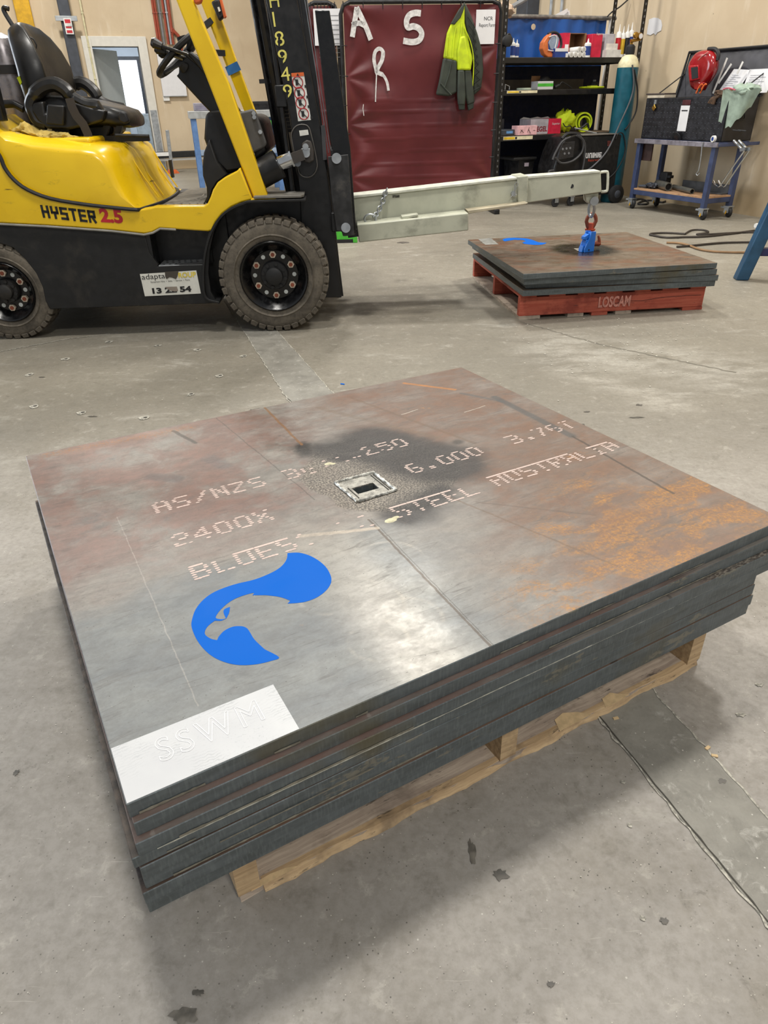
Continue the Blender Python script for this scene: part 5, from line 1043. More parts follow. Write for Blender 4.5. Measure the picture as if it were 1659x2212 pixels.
sb_ = FT.part('seat_backrest', MB().loft(rings), M['vinyl'], smooth=60)
c = fp(76, 95, .45); FT.part('headrest_seam', MB().tube([fp(x, y, .44) for x, y in ((52, 78), (62, 78), (73, 85), (79, 97), (78, 106), (70, 111), (63, 108))], .004, 5), M['ink'], parent=sb_)
FT.part('grab_handle', MB().tube(smoothpath([fp(34, 66, sv), fp(24, 50, sv), fp(14, 34, sv), fp(8, 22, sv), fp(10, 17, sv), fp(19, 19, sv)], 4), .012, 8), M['black'], parent=sb_)
rings = []
for (x, y), w, d, bol in (((92, 236), .44, .12, .03), ((120, 238), .50, .15, .05), ((170, 238), .50, .14, .045), ((220, 243), .49, .12, .03), ((262, 248), .46, .10, .02), ((286, 252), .42, .09, .01), ((296, 256), .36, .06, 0)):
    c = fp(x, y + 4, sv); rings.append(seatring(c, Vector((0, 0, 1)), VY, w, d, bol))
sc_ = FT.part('seat_cushion', MB().loft(rings), M['vinyl'], smooth=60)
for v, wpx in ((.31, ((100, 268), (82, 262), (72, 245), (66, 225), (76, 203), (95, 187), (118, 182), (140, 193), (156, 210), (185, 226), (215, 232), (180, 250))), (.87, ((168, 250), (152, 230), (148, 210), (152, 193), (162, 183), (175, 179), (190, 186), (204, 200), (214, 216), (238, 228), (268, 236), (240, 250)))):
    wg = smoothpath([fp(x, y, v) for x, y in wpx] if True else [fp(x, y, v) for x, y in ((100, 268), (82, 262), (72, 245), (66, 225), (76, 203), (95, 187), (118, 182), (140, 193), (156, 210), (185, 226), (215, 232), (180, 250))], 4)
    FT.part('hip_restraint', MB().tube(wg, [.03] * 16 + [.036] * 16 + [.03] * (len(wg) - 32), 10), M['vinyl'], parent=sc_)
    FT.part('restraint_fill', MB().prism(uz([(84, 260), (72, 240), (74, 222), (98, 218), (102, 245), (135, 250), (150, 215), (200, 232), (232, 238), (225, 262), (190, 272), (150, 280), (105, 278)], v), v - .03, v + .03), M['vinyl'], parent=sc_, bevel=.012, segs=3)
FT.part('buckle_box', MB().prism(uz([(102, 225), (140, 228), (138, 272), (100, 268)], .26), .25, .28), M['blackmatte'], bevel=.008)
FT.part('recline_knob', MB().prism(uz([(255, 247), (262, 240), (272, 243), (280, 262), (270, 268), (258, 262)], .27), .26, .30), M['ink'], bevel=.008)
FT.part('seat_belt', ribbon([fp(x, y, .25) for x, y in ((150, 212), (156, 232), (165, 250), (180, 268), (190, 290), (194, 316))], .045, (0, -1, 0), .002), plain('#37322f', .8), smooth=0)
fr2 = MB()
for x0, x1 in ((128, 150), (222, 235), (252, 262)): fr2.bar(fp(x0, 300, .40), fp(x1, 262, .40), .03, .03, (0, 1, 0)); fr2.bar(fp(x0, 300, .75), fp(x1, 262, .75), .03, .03, (0, 1, 0))
fr2.bar(fp(120, 302, .40), fp(322, 298, .40), .035, .03); fr2.bar(fp(120, 302, .75), fp(322, 298, .75), .035, .03); fr2.cyl(fp(132, 287, .36), fp(132, 287, .42), .045)
FT.part('seat_slide', fr2, M['black'])['kind'] = 'stuff'; FT.part('slide_lever', MB().tube([fp(250, 292, .35), fp(322, 294, .35)], .009, 6), M['ink'])
FT.part('seat_base', MB().prism(uz([(118, 276), (250, 268), (252, 284), (235, 300), (150, 306), (122, 300)], .5), .44, .72), M['black'], bevel=.01)
# gas bottle bracket / rear fittings behind the seat
rl0, rl1 = fp(-40, 262, .12), fp(12, 262, .12)
FT.part('rear_guard_leg', MB().prism([(rl0.x, rl0.z), (rl1.x, rl1.z), (rl1.x + .02, 2.05), (rl0.x + .06, 2.05)], .10, .16), M['black'], bevel=.006)
FT.part('bottle_rest', merge(MB().box((-1.78, .3, .98), (-1.40, .9, 1.02)), MB().tube([fp(-10, 226, .35), fp(30, 224, .35), fp(52, 236, .35)], .02, 8)), M['black'], bevel=.003)
bt0, bt1 = fp(2, 95, .62), fp(34, 215, .62); bt = bt1 - bt0
FT.part('fuel_bottle', MB().lathe([(.02, -.05), (.09, -.02), (.11, .03), (.11, .42), (.09, .48), (.03, .5)], bt0, bt, 24), plain('#8a8588', .3, .6))
FT.part('bottle_strap', MB().lathe([(.115, .10), (.115, .14)], bt0, bt, 24), M['ink'])
FT.part('yellow_tag', MB().prism(uz([(36, 168), (42, 164), (47, 178), (44, 184)], .34), .34, .345), M['hiviz'])
# rag on the hood
rq_ = [(20, 295), (25, 280), (35, 272), (50, 268), (65, 272), (80, 285), (100, 292), (125, 298), (150, 304), (176, 310), (165, 316), (140, 315), (110, 313), (85, 309), (55, 303), (30, 300)]
zr = fp(100, 312, .2).z; rnd = random.Random(5); ctr = [fp(x, y, .25) for x, y in ((28, 288), (45, 282), (62, 284), (80, 293), (100, 299), (125, 303), (150, 308), (172, 311))]
from mathutils import noise as mnoise
rings = []; cs_ = smoothpath(ctr, 7); rws = [.03, .06, .07, .065, .05, .045, .035, .015]
for i, q in enumerate(cs_):
    f = i / (len(cs_) - 1) * 7; k0 = min(6, int(f)); rw = rws[k0] + (rws[k0 + 1] - rws[k0]) * (f - k0); ring = []
    for k in range(40):
        a = 2 * math.pi * k / 40; P = Vector((q.x * 14, math.cos(a) * 1.6, math.sin(a) * 1.6)); w_ = rw * (1 + .75 * mnoise.noise(P) + .45 * mnoise.noise(P * 2.3) + .3 * (1 - abs(mnoise.noise(P * 3.1)) * 2))
        ring.append(Vector((q.x + .03 * mnoise.noise(P * 1.3 + Vector((5, 0, 0))), .25 + math.cos(a) * w_ * 1.4, max(zr, q.z - .035) + math.sin(a) * w_ * .55 + .02)))
    rings.append(ring)
solo('cleaning_rag', MB().loft(rings), plain('#bfa65a', .9, 0, .25, 10, .3, dirt='#6e5a22', dirt_amt=.5), FK, ctr[0], 'crumpled mustard yellow rag on the hood behind the seat', 'rag', smooth=80)
# ------------------------------------------------------------------ jib on the forks
JB = Thing('forklift_jib', 'pale grey-green telescopic jib beam carried on the forks', 'jib', FK, fp(775, 524, .34)); jv0, jv1 = .50, .64
P_ = lambda pts, v: uz(pts, v)
JB.part('main_beam', MB().prism(P_([(763, 424), (1122, 384), (1122, 440), (1015, 462), (763, 510)], jv0), jv0, jv1), M['jib'], bevel=.005)
JB.part('beam_flange', MB().prism(P_([(763, 423), (1122, 383), (1122, 387), (763, 428)], jv0 - .012), jv0 - .012, jv1 + .012), plain('#cfd0c2', .4), bevel=.001)
JB.part('collar', MB().prism(P_([(1117, 382), (1141, 379), (1141, 438), (1119, 443)], jv0 - .02), jv0 - .02, jv1 + .02), M['jib'], bevel=.006)
JB.part('inner_beam', MB().prism(P_([(1120, 388), (1298, 372), (1300, 415), (1120, 441)], jv0 + .015), jv0 + .015, jv1 - .015), M['jib'], bevel=.005)
JB.part('beam_flange', MB().prism(P_([(1141, 381), (1297, 369), (1297, 373), (1141, 386)], jv0 + .01), jv0 + .01, jv1 - .01), plain('#cfd0c2', .4), bevel=.001)
JB.part('pin_hole', MB().cyl(fp(1235, 402, jv0 + .014), fp(1235, 402, jv0 + .016), .012), M['ink'])
JB.part('end_handle', MB().tube(smoothpath([fp(x, y, .57) for x, y in ((1298, 372), (1308, 371), (1313, 375), (1312, 408), (1309, 413), (1299, 414))], 3), .008, 8), plain('#cfd0c2', .4))
JB.part('stiffener', MB().prism(P_([(1010, 455), (1141, 438), (1135, 442), (1012, 462)], .40), .40, .50), plain('#b9ae95', .5), bevel=.002)
JB.part('fork_sleeve', MB().prism(P_([(771, 486), (1012, 460), (1012, 498), (776, 524)], .34), .34, .49), M['jib'], bevel=.006); JB.part('fork_sleeve', MB().prism(P_([(771, 486), (1012, 460), (1012, 498), (776, 524)], .34), .66, .80), M['jib'], bevel=.006)
JB.part('weld_lug', MB().prism(P_([(869, 470), (905, 465), (905, 470), (870, 476)], .34), .38, .46), M['jib'], bevel=.002)
pn_ = fp(1110, 419, jv0 - .03); JB.part('locking_pin', MB().cyl(pn_, pn_ + Vector((0, .05, 0)), .014), M['galv']); JB.part('spring_clip', MB().tube([pn_ + Vector(q) for q in ((-.02, 0, -.02), (.0, 0, .0), (.01, 0, .03), (.022, 0, .055), (.012, 0, .065), (.002, 0, .05), (.006, 0, .0), (.02, 0, -.005))], .0025, 6), M['galv'])
JB.part('stamp_mark', MB().box(tuple(fp(848, 427, jv0) + Vector((0, -.002, 0))), tuple(fp(863, 421, jv0) + Vector((0, -.001, 0)))), plain('#5c5c50', .7, 0, .5, 90), smooth=0)
# chain and bow shackle on the beam
cpts = [fp(x, y, v) for x, y, v in ((836, 408, .49), (832, 418, .485), (829, 430, .48), (824, 443, .47), (818, 455, .46), (813, 464, .45), (806, 468, .44))]
CH = Thing('safety_chain', 'short galvanised safety chain shackled over the jib beam', 'chain', FK, cpts[-1])
full = smoothpath(cpts, 3)
for i in range(0, len(full) - 1, 2):
    a, b = full[i], full[min(i + 2, len(full) - 1)]; t = (b - a).normalized(); n1_ = t.cross(VY).normalized() if (i // 2) % 2 else VY; c = (a + b) / 2; L_k = (b - a).length * .72
    CH.part('chain_link', MB().tube([c + t * (math.cos(q) * L_k) + n1_ * (math.sin(q) * .012) for q in [2 * math.pi * k / 12 for k in range(12)]], .0045, 6, closed=True), M['galv'])
sc = fp(800, 473, .43); CH.part('bow_shackle', MB().tube([sc + Vector((math.cos(a) * .035, 0, math.sin(a) * .026)) for a in [.4 + 5.4 * k / 14 for k in range(15)]], .006, 8), M['galv']); CH.part('shackle_pin', MB().cyl(fp(812, 465, .43), fp(812, 479, .43), .007), M['galv'])
# shackle at the jib tip
BS = Thing('bow_shackle', 'galvanised bow shackle at the jib tip holding the swivel hook', 'shackle', FK, fp(1277, 470, .57))
BS.part('lug_plate', MB().prism(P_([(1266, 420), (1293, 417), (1292, 432), (1284, 441), (1274, 441), (1267, 434)], .55), .55, .57), M['jib'], bevel=.002); BS.part('lug_plate', MB().prism(P_([(1266, 420), (1293, 417), (1292, 432), (1284, 441), (1274, 441), (1267, 434)], .55), .59, .61), M['jib'], bevel=.002)
c = fp(1283, 434, .54); BS.part('shackle_bolt', MB().cyl(c, c + Vector((0, .09, 0)), .02), M['galv']); BS.part('bolt_head', MB().cyl(c - Vector((0, .012, 0)), c, .026, n=20), M['galv'])
BS.part('bow', MB().tube(smoothpath([fp(x, y, v) for x, y, v in ((1281, 436, .545), (1284, 448, .548), (1282, 460, .56), (1277, 468, .58), (1273, 462, .60), (1272, 450, .61), (1275, 438, .612))], 3), .0095, 8), M['galv'])
# green block on the floor behind the mast
a, b = fp(724, 524, .95), fp(771, 500, .95); g0_ = FK.g(726, 525, 0); GF = Frame(FK.w((g0_.x, g0_.y, 0)), 3); w_ = GF.g(772, 524, 0).x
T = Thing('green_pallet_jack', 'lime green steel foot on the floor behind the mast', 'equipment', GF, (0, 0, 0)); hh = GF.p(745, 498, 0).z
T.part('body', MB().box((0, 0, .02), (w_, .3, hh)), M['green'], bevel=.01); T.part('shoe', MB().box((0, -.01, 0), (w_ * .95, .3, .03)), M['ink']); T.part('front_lip', MB().box((w_ * .8, -.02, .0), (w_, .02, hh * .5)), M['green'], bevel=.004)
# ------------------------------------------------------------------ welding screens
CF = Frame(gp(770, 466), 6)
def cpx(x, y, v=0): return CF.p(x, y, v)
def screen(xl, xr, ytop, v, label, fold_seed, frame_only=False):
    ul, ur = cpx(xl, 230, v).x, cpx(xr, 230, v).x; zt = cpx((xl + xr) / 2, ytop, v).z
    T = Thing('welding_screen', label, 'screen', CF, (ul, v, 0), 'maroon welding screens'); r = .022
    T.part('frame', MB().tube([(ul, v, .06), (ul, v, zt - .1), (ul + .03, v, zt - .03), (ul + .1, v, zt), (ur - .1, v, zt), (ur - .03, v, zt - .03), (ur, v, zt - .1), (ur, v, .06)], r, 10), M['black'])
    T.part('foot', MB().box((ul - .03, v - .3, .0), (ul + .03, v + .3, .05)), M['black'], bevel=.005); T.part('foot', MB().box((ur - .03, v - .3, .0), (ur + .03, v + .3, .05)), M['black'], bevel=.005)
    T.part('lower_rail', MB().tube([(ul, v, .11), (ur, v, .11)], .018, 8), M['black'])
    a0, a1, b0, b1 = ul + .028, ur - .028, .16, zt - .028; rnd = random.Random(fold_seed)
    cr = [rnd.uniform(0, 1) for _ in range(7)] + [.13, .2, .27, .34, .41, .48, .54]
    anch = [(0, 1), (0, .66), (0, .42), (0, .13), (1, .8), (1, .55), (1, .1), (1, 1)]
    def fn(i, j):
        d = .004 * math.sin(i * 9 + j * 3) + .003 * math.sin(j * 14 + i * 4)
        for k, c in enumerate(cr):
            if k >= 7: e = abs(j - c - .0025 * math.sin(i * 7 + k) - .001 * math.sin(i * 31)); d += .006 * max(0, 1 - e / .006) * (1 if .1 < i < .95 else .3)
        for (ax, ay) in anch:
            dx, dy = i - ax, (j - ay) * 1.3; rr = math.hypot(dx, dy) + 1e-4; th = math.atan2(dy, dx); d += .014 * math.exp(-rr * 3.2) * math.sin(th * 7 + ax * 3 + ay * 9) * min(1, rr * 8)
        return Vector((a0 + (a1 - a0) * i, v - .012 - d, b0 + (b1 - b0) * j))
    sh = T.part('vinyl_sheet', MB().grid(fn, 90, 110), M['maroon'], smooth=180)
    for i in range(9): x = a0 + (a1 - a0) * i / 8; T.part('tie', MB().tube([(x, v - .02, zt - .06), (x, v - .026, zt), (x, v + .02, zt + .01), (x, v, zt - .05)], .004, 5), M['ink'])
    for j in range(1, 6):
        for x in (ul, ur): zz = .3 + (zt - .4) * j / 6; T.part('tie', MB().tube([(x + (.05 if x == ul else -.05), v - .02, zz), (x, v - .026, zz), (x - (.02 if x == ul else -.02), v, zz)], .004, 5), M['ink'])
    return T, ul, ur, zt
SC1, u0, u1, zt1 = screen(744, 1072, 3, 0, 'large maroon welding screen painted with white letters A S R', 1)
SC2, u2, u3, zt2 = screen(671, 738, 6, .22, 'narrow maroon welding screen behind the forklift mast, paper notice on it', 2)
wpaint = plain('#c9c6c4', .6, 0, .18, 30)
def paint(pts, w, name): return SC1.part(name, ribbon(smoothpath([cpx(x, y, -.03) for x, y in pts], 5), w, (0, -1, 0), .004), wpaint, smooth=0)
paint([(771, 16), (768, 35), (764, 60), (761, 80)], .05, 'painted_letter_A'); paint([(770, 16), (780, 36), (792, 62), (801, 86)], .05, 'painted_letter_A'); paint([(760, 54), (775, 50), (787, 55)], .045, 'painted_letter_A')
paint([(909, 29), (897, 28), (884, 33), (878, 46), (881, 59), (893, 57), (905, 62), (911, 74), (905, 87), (890, 91), (871, 88)], .055, 'painted_letter_S')
paint([(811, 220), (812, 190), (813, 156), (808, 132), (810, 113), (819, 105), (827, 112), (825, 130), (816, 148), (816, 156), (828, 163), (836, 178), (839, 196)], [.012] * 10 + [.035] * 20 + [.04] * 20 + [.028] * 20, 'painted_letter_R')
SC1.part('chalk_mark', ribbon([cpx(x, y, -.03) for x, y in ((785, 225), (784, 235), (786, 250))], .008, (0, -1, 0), .004), wpaint, smooth=0)
p, q = sign(1029, 21, 1067, 95, -.03, .004, CF); T = Thing('notice_paper', 'white report form notice on the right corner of the large maroon screen', 'notice', CF, p); T.part('sheet', MB().box(p, q), M['paper'])
T.part('print', merge(text_mb('NCR', (p.x + .085, p.y - .001, q.z - .09), (1, 0, 0), (0, 0, 1), .045), text_mb('Report Form', (p.x + .035, p.y - .001, q.z - .145), (1, 0, 0), (0, 0, 1), .045, .17)), M['ink'], smooth=0)
p, q = sign(676, 19, 742, 98, .18, .004, CF); T = Thing('notice_paper', 'white printed sheet on the narrow maroon screen behind the mast', 'notice', CF, p); T.part('sheet', MB().box(p, q), M['paper']); g_ = MB()
for i in range(10): zz = q.z - .06 - i * .04; g_.box((p.x + .04, p.y - .002, zz), (q.x - .04, p.y - .001, zz + .004))
T.part('print', g_, M['grey'])
solo('timber_offcut', MB().box(tuple(cpx(663, 115, .3)), tuple(cpx(669, 28, .3) + Vector((0, .03, 0)))), plain('#c7a27a', .8), CF, cpx(663, 115, .3), 'pale timber strip standing by the mast behind the narrow screen', 'timber')
# jacket
jb = cpx(1003, 20, -.06); J = Thing('work_jacket', 'yellow and dark green quilted work jacket hanging on the maroon screen', 'jacket', CF, jb)
def panel(name, pts, v0, v1, mat, bev=.018):
    return J.part(name, MB().prism([(lambda q: (q.x, q.z))(cpx(x, y, -.07)) for x, y in pts], v0, v1), mat, bevel=bev, segs=3)
panel('yellow_body', [(1003, 8), (990, 24), (972, 56), (965, 72), (957, 126), (972, 129), (986, 133), (986, 152), (1016, 152), (1021, 127), (1012, 90), (1003, 50)], -.10, -.05, M['hiviz'])
panel('collar', [(1003, 5), (990, 22), (973, 52), (980, 54), (994, 38), (1001, 20)], -.11, -.06, M['olive'], .006)
panel('lower_body', [(957, 125), (986, 131), (986, 200), (968, 208), (941, 205), (948, 176)], -.105, -.05, M['olive'])
panel('lining', [(1005, 6), (1017, 32), (1031, 72), (1041, 108), (1044, 150), (1039, 192), (1022, 207), (1022, 127), (1014, 90), (1004, 50), (1002, 25)], -.09, -.03, M['olive'])
panel('sleeve', [(987, 151), (1001, 151), (1004, 205), (1003, 228), (988, 228), (986, 205)], -.13, -.08, M['olive']); panel('sleeve', [(1001, 151), (1016, 151), (1021, 190), (1024, 222), (1008, 228), (1004, 205)], -.12, -.07, M['olive'])
panel('yellow_sleeve', [(987, 152), (986, 110), (992, 80), (1003, 78), (1016, 152)], -.13, -.09, M['hiviz'])
panel('cuff', [(989, 226), (1002, 226), (1002, 237), (990, 237)], -.125, -.085, plain('#20281f', .8), .008); panel('cuff', [(1008, 227), (1022, 222), (1021, 234), (1010, 239)], -.115, -.075, plain('#20281f', .8), .008)
for k in range(9):
    a, b = cpx(1010 + k * 2.4, 36 + k * 18, -.1), cpx(1026 + k * 1.6, 60 + k * 16, -.1); J.part('quilting_seam', MB().tube([a, b], .003, 4), plain('#171b16', .8)); a, b = cpx(1024 + k * 2, 50 + k * 17, -.1), cpx(1022, 76 + k * 15, -.1); J.part('quilting_seam', MB().tube([a, b], .003, 4), plain('#171b16', .8))
J.part('zip', MB().tube(smoothpath([cpx(x, y, -.11) for x, y in ((1003, 60), (1016, 90), (1023, 127), (1022, 170), (1019, 206))], 3), .005, 5), M['hiviz'])
for pts in (((985, 60), (980, 90), (978, 125)), ((998, 50), (995, 80), (990, 120)), ((968, 80), (966, 100), (964, 122)), ((952, 180), (965, 195), (975, 205)), ((975, 135), (970, 160), (960, 190))):
    J.part('fold', MB().tube(smoothpath([cpx(x, y, -.108) for x, y in pts], 3), .008, 6), M['hiviz'] if pts[0][1] < 130 else M['olive'])
# ------------------------------------------------------------------ shelving bay
BAY = Frame((1.40, 9.0, 0), 21)
def b_(x, y, v=0): return BAY.p(x, y, v)
UL, UR = b_(1085, 124).x, b_(1396, 0).x - .02; DP = .55
zs = [b_(1200, 124).z, b_(1200, 193).z, b_(1180, 290).z]; th = .055
SH = Thing('shelving_unit', 'black boltless shelving unit against the cream wall', 'shelving', BAY, (UL, 0, 0))
def slots(T, u, v, par):
    m = MB()
    for k in range(44): zz = .15 + k * .058; m.box((u - .006, v - .0325, zz), (u + .006, v - .030, zz + .022))
    T.part('slot_holes', m, plain('#6f7072', .5), parent=par, smooth=0)['kind'] = 'stuff'
for u in (UL, UR):
    for v in (0, DP): pz = SH.part('upright', merge(MB().box((u - .025, v - .03, 0), (u + .025, v - .025, 2.7)), MB().box((u - .025 if u == UL else u + .02, v - .03, 0), (u - .02 if u == UL else u + .025, v + .02, 2.7))), M['black']); slots(SH, u, v, pz)
for z in zs:
    SH.part('shelf_beam', MB().box((UL + .02, -.03, z - th), (UR - .02, .0, z)), M['black'], bevel=.004); SH.part('shelf_beam', MB().box((UL + .02, DP, z - th), (UR - .02, DP + .03, z)), M['black'], bevel=.004)
    SH.part('shelf_board', MB().box((UL + .02, 0, z - .018), (UR - .02, DP, z - .002)), plain('#6e665b', .8) if z != zs[2] else plain('#a08a72', .8))
    for u in (UL + .01, UR - .01): SH.part('end_beam', MB().box((u - .015, 0, z - .05), (u + .015, DP, z - .01)), M['black'])
for x0, x1, y0, y1 in ((1095, 1161, 195, 202), (1087, 1151, 293, 303)):
    a, b = b_(x0, y1, -.034), b_(x1, y0, -.034); lp = SH.part('shelf_label', MB().box((a.x, -.034, a.z), (b.x, -.031, b.z)), plain('#d8cfae', .6)); SH.part('label_band', MB().box((a.x + .01, -.036, a.z + .006), (a.x + .15, -.034, b.z - .006)), plain('#d9b520', .6), parent=lp); SH.part('label_band', MB().box((a.x + .155, -.036, a.z + .006), (a.x + .18, -.034, b.z - .006)), M['ink'], parent=lp)
# blue curtain, its rail
zr = b_(1200, 37, DP + .08).z; ua, ub = b_(1060, 40, DP + .08).x - .4, b_(1330, 40, DP + .08).x
BC = Thing('blue_curtain', 'blue sheet curtain hung behind the shelving unit', 'curtain', BAY, (ua, DP + .08, 0))
BC.part('curtain_sheet', MB().grid(lambda i, j: Vector((ua + (ub - .12 - ua) * i, DP + .08 + .012 * math.sin(i * 60) + .02 * math.sin(i * 13 + j * 2), .25 + (zr - .27) * j)), 120, 12), M['blueveil'], smooth=180)
BC.part('rail', MB().tube([(ua, DP + .08, zr), (ub, DP + .08, zr)], .022, 10), plain('#7f7c78', .5, .3, .3)); c = b_(1152, 58, DP + .05)
BC.part('patch', MB().lathe([(.03, 0), (.03, .002)], c, (0, -1, 0), 16), plain('#b8a890', .7)); BC.part('end_post', MB().box((ub - .08, DP + .06, 0), (ub - .02, DP + .1, zr)), M['white'])
SH.part('back_panel', MB().box((UL + .05, DP + .035, .25), (UR - .05, DP + .045, zs[0] - .06)), plain('#121a36', .7))
SH.part('back_strip', MB().box((UL + .1, DP + .02, zs[1]), (UR - .3, DP + .03, zs[1] + .11)), plain('#6f6659', .8)); SH.part('back_strip', MB().box((UL + .9, DP + .02, zs[2]), (UR - .25, DP + .03, zs[2] + .16)), plain('#7f766a', .8))
# items on the shelves: px box -> metres on the plane v
def item(name, label, cat, x0, y0, x1, y1, v, dz, z, group=None):
    a, b = b_(x0, y1, v), b_(x1, y0, v); return Thing(name, label, cat, BAY, (a.x, v, z), group), a.x, b.x, z + .001, z + (b.z - a.z)
def bx(T, name, x0, x1, v0, v1, z0, z1, mat, **k): return T.part(name, MB().box((x0, v0, z0), (x1, v1, z1)), mat, **k)
def cartridge(x, ytop, v, z, label, body, group='sealant cartridges on the top shelf', wpx=9, lie=None):
    c = b_(x, 124, v); w = abs(b_(x + wpx, 100, v).x - b_(x, 100, v).x) / 2; h = b_(x, ytop, v).z - z; T = Thing('sealant_cartridge', label, 'cartridge', BAY, (c.x, v, z), group)
    T.part('tube', MB().lathe([(w, .001), (w, h * .72), (w * .7, h * .78)], (c.x, v, z), n=16), M['white']); T.part('label_sleeve', MB().lathe([(w * 1.02, h * .12), (w * 1.02, h * .60)], (c.x, v, z), n=16), body)
    T.part('nozzle', MB().lathe([(w * .35, h * .78), (w * .28, h * .86), (w * .08, h)], (c.x, v, z), n=10), M['white']); return T
navyb = plain('#1d3a80', .5)
cartridge(1083, 78, .10, zs[0], 'sealant cartridge at the left end of the top shelf, left of the post', navyb); cartridge(1107, 82, .08, zs[0], 'sealant cartridge just right of the left post, second from the left end', navyb); cartridge(1115, 85, .16, zs[0], 'blue and white cartridge, third from the left end of the top shelf', navyb); cartridge(1267, 83, .08, zs[0], 'blue sealant cartridge standing left of the crimson box', navyb, wpx=12)
T, a, c, z0, z1 = item('cardboard_box', 'open cardboard box with crimson side on the top shelf', 'box', 1213, 69, 1268, 124, .22, 0, zs[0]); xm = a + (c - a) * .28
bx(T, 'crimson_side', a, xm, .22, .45, z0, z1, M['crimson']); 
for f in ((xm, c, .44, .45), (xm, xm + .005, .22, .45), (c - .005, c, .22, .45)): bx(T, 'wall_panel', f[0], f[1], f[2], f[3], z0, z1, M['card'])
bx(T, 'base_panel', xm, c, .22, .45, z0, z0 + .01, M['card']); bx(T, 'lid_panel', xm, c, .25, .45, z1 - .005, z1, M['card']); bx(T, 'white_label', a + .03, xm - .01, .217, .22, z0 + .02, z1 * .55 + z0 * .45, M['paper'])
T, a, c, z0, z1 = item('carton', 'crimson flat carton standing on the top shelf left of the grey box', 'box', 1275, 72, 1303, 124, .12, 0, zs[0]); bx(T, 'carton_body', a, c, .12, .36, z0, z1, M['crimson'], bevel=.003); T.part('print', text_mb('Superior', (a + .05, .119, z0 + .22), (1, 0, 0), (0, 0, 1), .03), M['paper'], smooth=0)
T, a, c, z0, z1 = item('carton', 'pale grey carton right of the crimson carton on the top shelf', 'box', 1303, 72, 1330, 124, .12, 0, zs[0]); bx(T, 'carton_body', a, c, .12, .36, z0, z1, plain('#aaa6ac', .7), bevel=.003); bx(T, 'flap', a + .02, c + .05, .117, .12, z0, z0 + (z1 - z0) * .6, plain('#cfc9c2', .7))
T, a, c, z0, z1 = item('cartridge_carton', 'white carton holding upright cartridges at the right end of the top shelf', 'box', 1307, 90, 1343, 124, .06, 0, zs[0]); bx(T, 'carton_body', a, c, .05, .12, z0, z0 + (z1 - z0) * .5, plain('#cfcdc8', .7))
for k, (x, yt, m_, nm) in enumerate(((1331, 52, M['red'], 'red-banded'), (1340, 56, plain('#c9a52a', .5), 'yellow-banded'), (1349, 52, M['ink'], 'dark-banded'), (1357, 48, navyb, 'blue-banded'))): cartridge(x, yt, .16, zs[0], nm + ' cartridge with long nozzle behind the cylinder valve', m_, wpx=9)
# white tubes lying in a stack
for r_, n_ in ((0, 4), (1, 2)):
    for k in range(n_):
        c = b_(1230 + k * 9 + (18 if r_ else 0), 119 - r_ * 11, .1); rad = .028; T = Thing('paper_roll', ['leftmost white tube of the lower row of stacked tubes', 'second white tube from the left of the lower row of stacked tubes', 'third white tube from the left of the lower row of stacked tubes', 'rightmost white tube of the lower row of stacked tubes', 'left white tube of the upper row of stacked tubes', 'right white tube of the upper row of stacked tubes'][r_ * 4 + k] + '', 'roll', BAY, (c.x, .06, zs[0] + r_ * .05), 'white tubes on the top shelf')
        zc = zs[0] + rad + .001 + r_ * .05; T.part('tube', MB().lathe([(rad, .0), (rad, .2)], (c.x, .06, zc), (0, 1, 0), 14), M['white']); T.part('end_cap', MB().lathe([(rad * .6, -.002), (rad * .6, 0)], (c.x, .06, zc), (0, 1, 0), 12), plain('#b9b6b0', .6))
# face shield
c = b_(1182, 100, .12); T = Thing('face_shield', 'clear face shield with orange chin guard and black strap on the top shelf', 'face shield', BAY, (c.x, .12, zs[0]))
op = [b_(x, y, .12) for x, y in ((1188, 72), (1178, 80), (1170, 92), (1168, 106), (1172, 118), (1180, 124), (1196, 124), (1200, 122), (1190, 116), (1181, 106), (1180, 92), (1186, 82))]
T.part('chin_guard', MB().prism([(q.x, q.z) for q in op], .08, .16), plain('#c66a35', .5), bevel=.008); op = [b_(x, y, .12) for x, y in ((1186, 80), (1198, 76), (1203, 84), (1200, 100), (1194, 112), (1184, 106), (1180, 94))]
T.part('visor', MB().prism([(q.x, q.z) for q in op], .07, .085), plain('#8d9db4', .1, .2), bevel=.004); T.part('head_band', MB().tube(smoothpath([b_(x, y, .13) for x, y in ((1184, 74), (1194, 70), (1205, 73), (1211, 84), (1212, 98), (1208, 106))], 4), .014, 8), M['ink']); T.part('rim', MB().tube(smoothpath([b_(x, y, .068) for x, y in ((1186, 80), (1198, 76), (1203, 84), (1200, 100), (1196, 110), (1184, 108))], 3), .005, 6), M['white'])
T, a, c, z0, z1 = item('product_box', 'small blue and white box in front of the face shield', 'box', 1197, 104, 1227, 124, .04, 0, zs[0]); bx(T, 'carton_body', a, c, .03, .10, z0, z1, navyb, bevel=.002); bx(T, 'white_band', a, c, .028, .03, z1 - .03, z1, M['paper']); bx(T, 'white_corner', c - .03, c, .028, .03, z0, z0 + .04, M['paper'])
# headset hanging on the post
c = b_(1097, 88, -.06); T = Thing('earmuffs', 'black earmuffs hanging on the left post of the shelving', 'earmuffs', BAY, c); T.part('ear_cup', MB().lathe([(.03, 0), (.055, .01), (.055, .05), (.03, .06)], c + Vector((0, -.02, 0)), (0, 1, 0), 18), M['ink']); T.part('band', MB().tube(smoothpath([b_(x, y, -.05) for x, y in ((1094, 76), (1099, 73), (1103, 78), (1104, 92), (1100, 100))], 4), .008, 6), M['ink'])
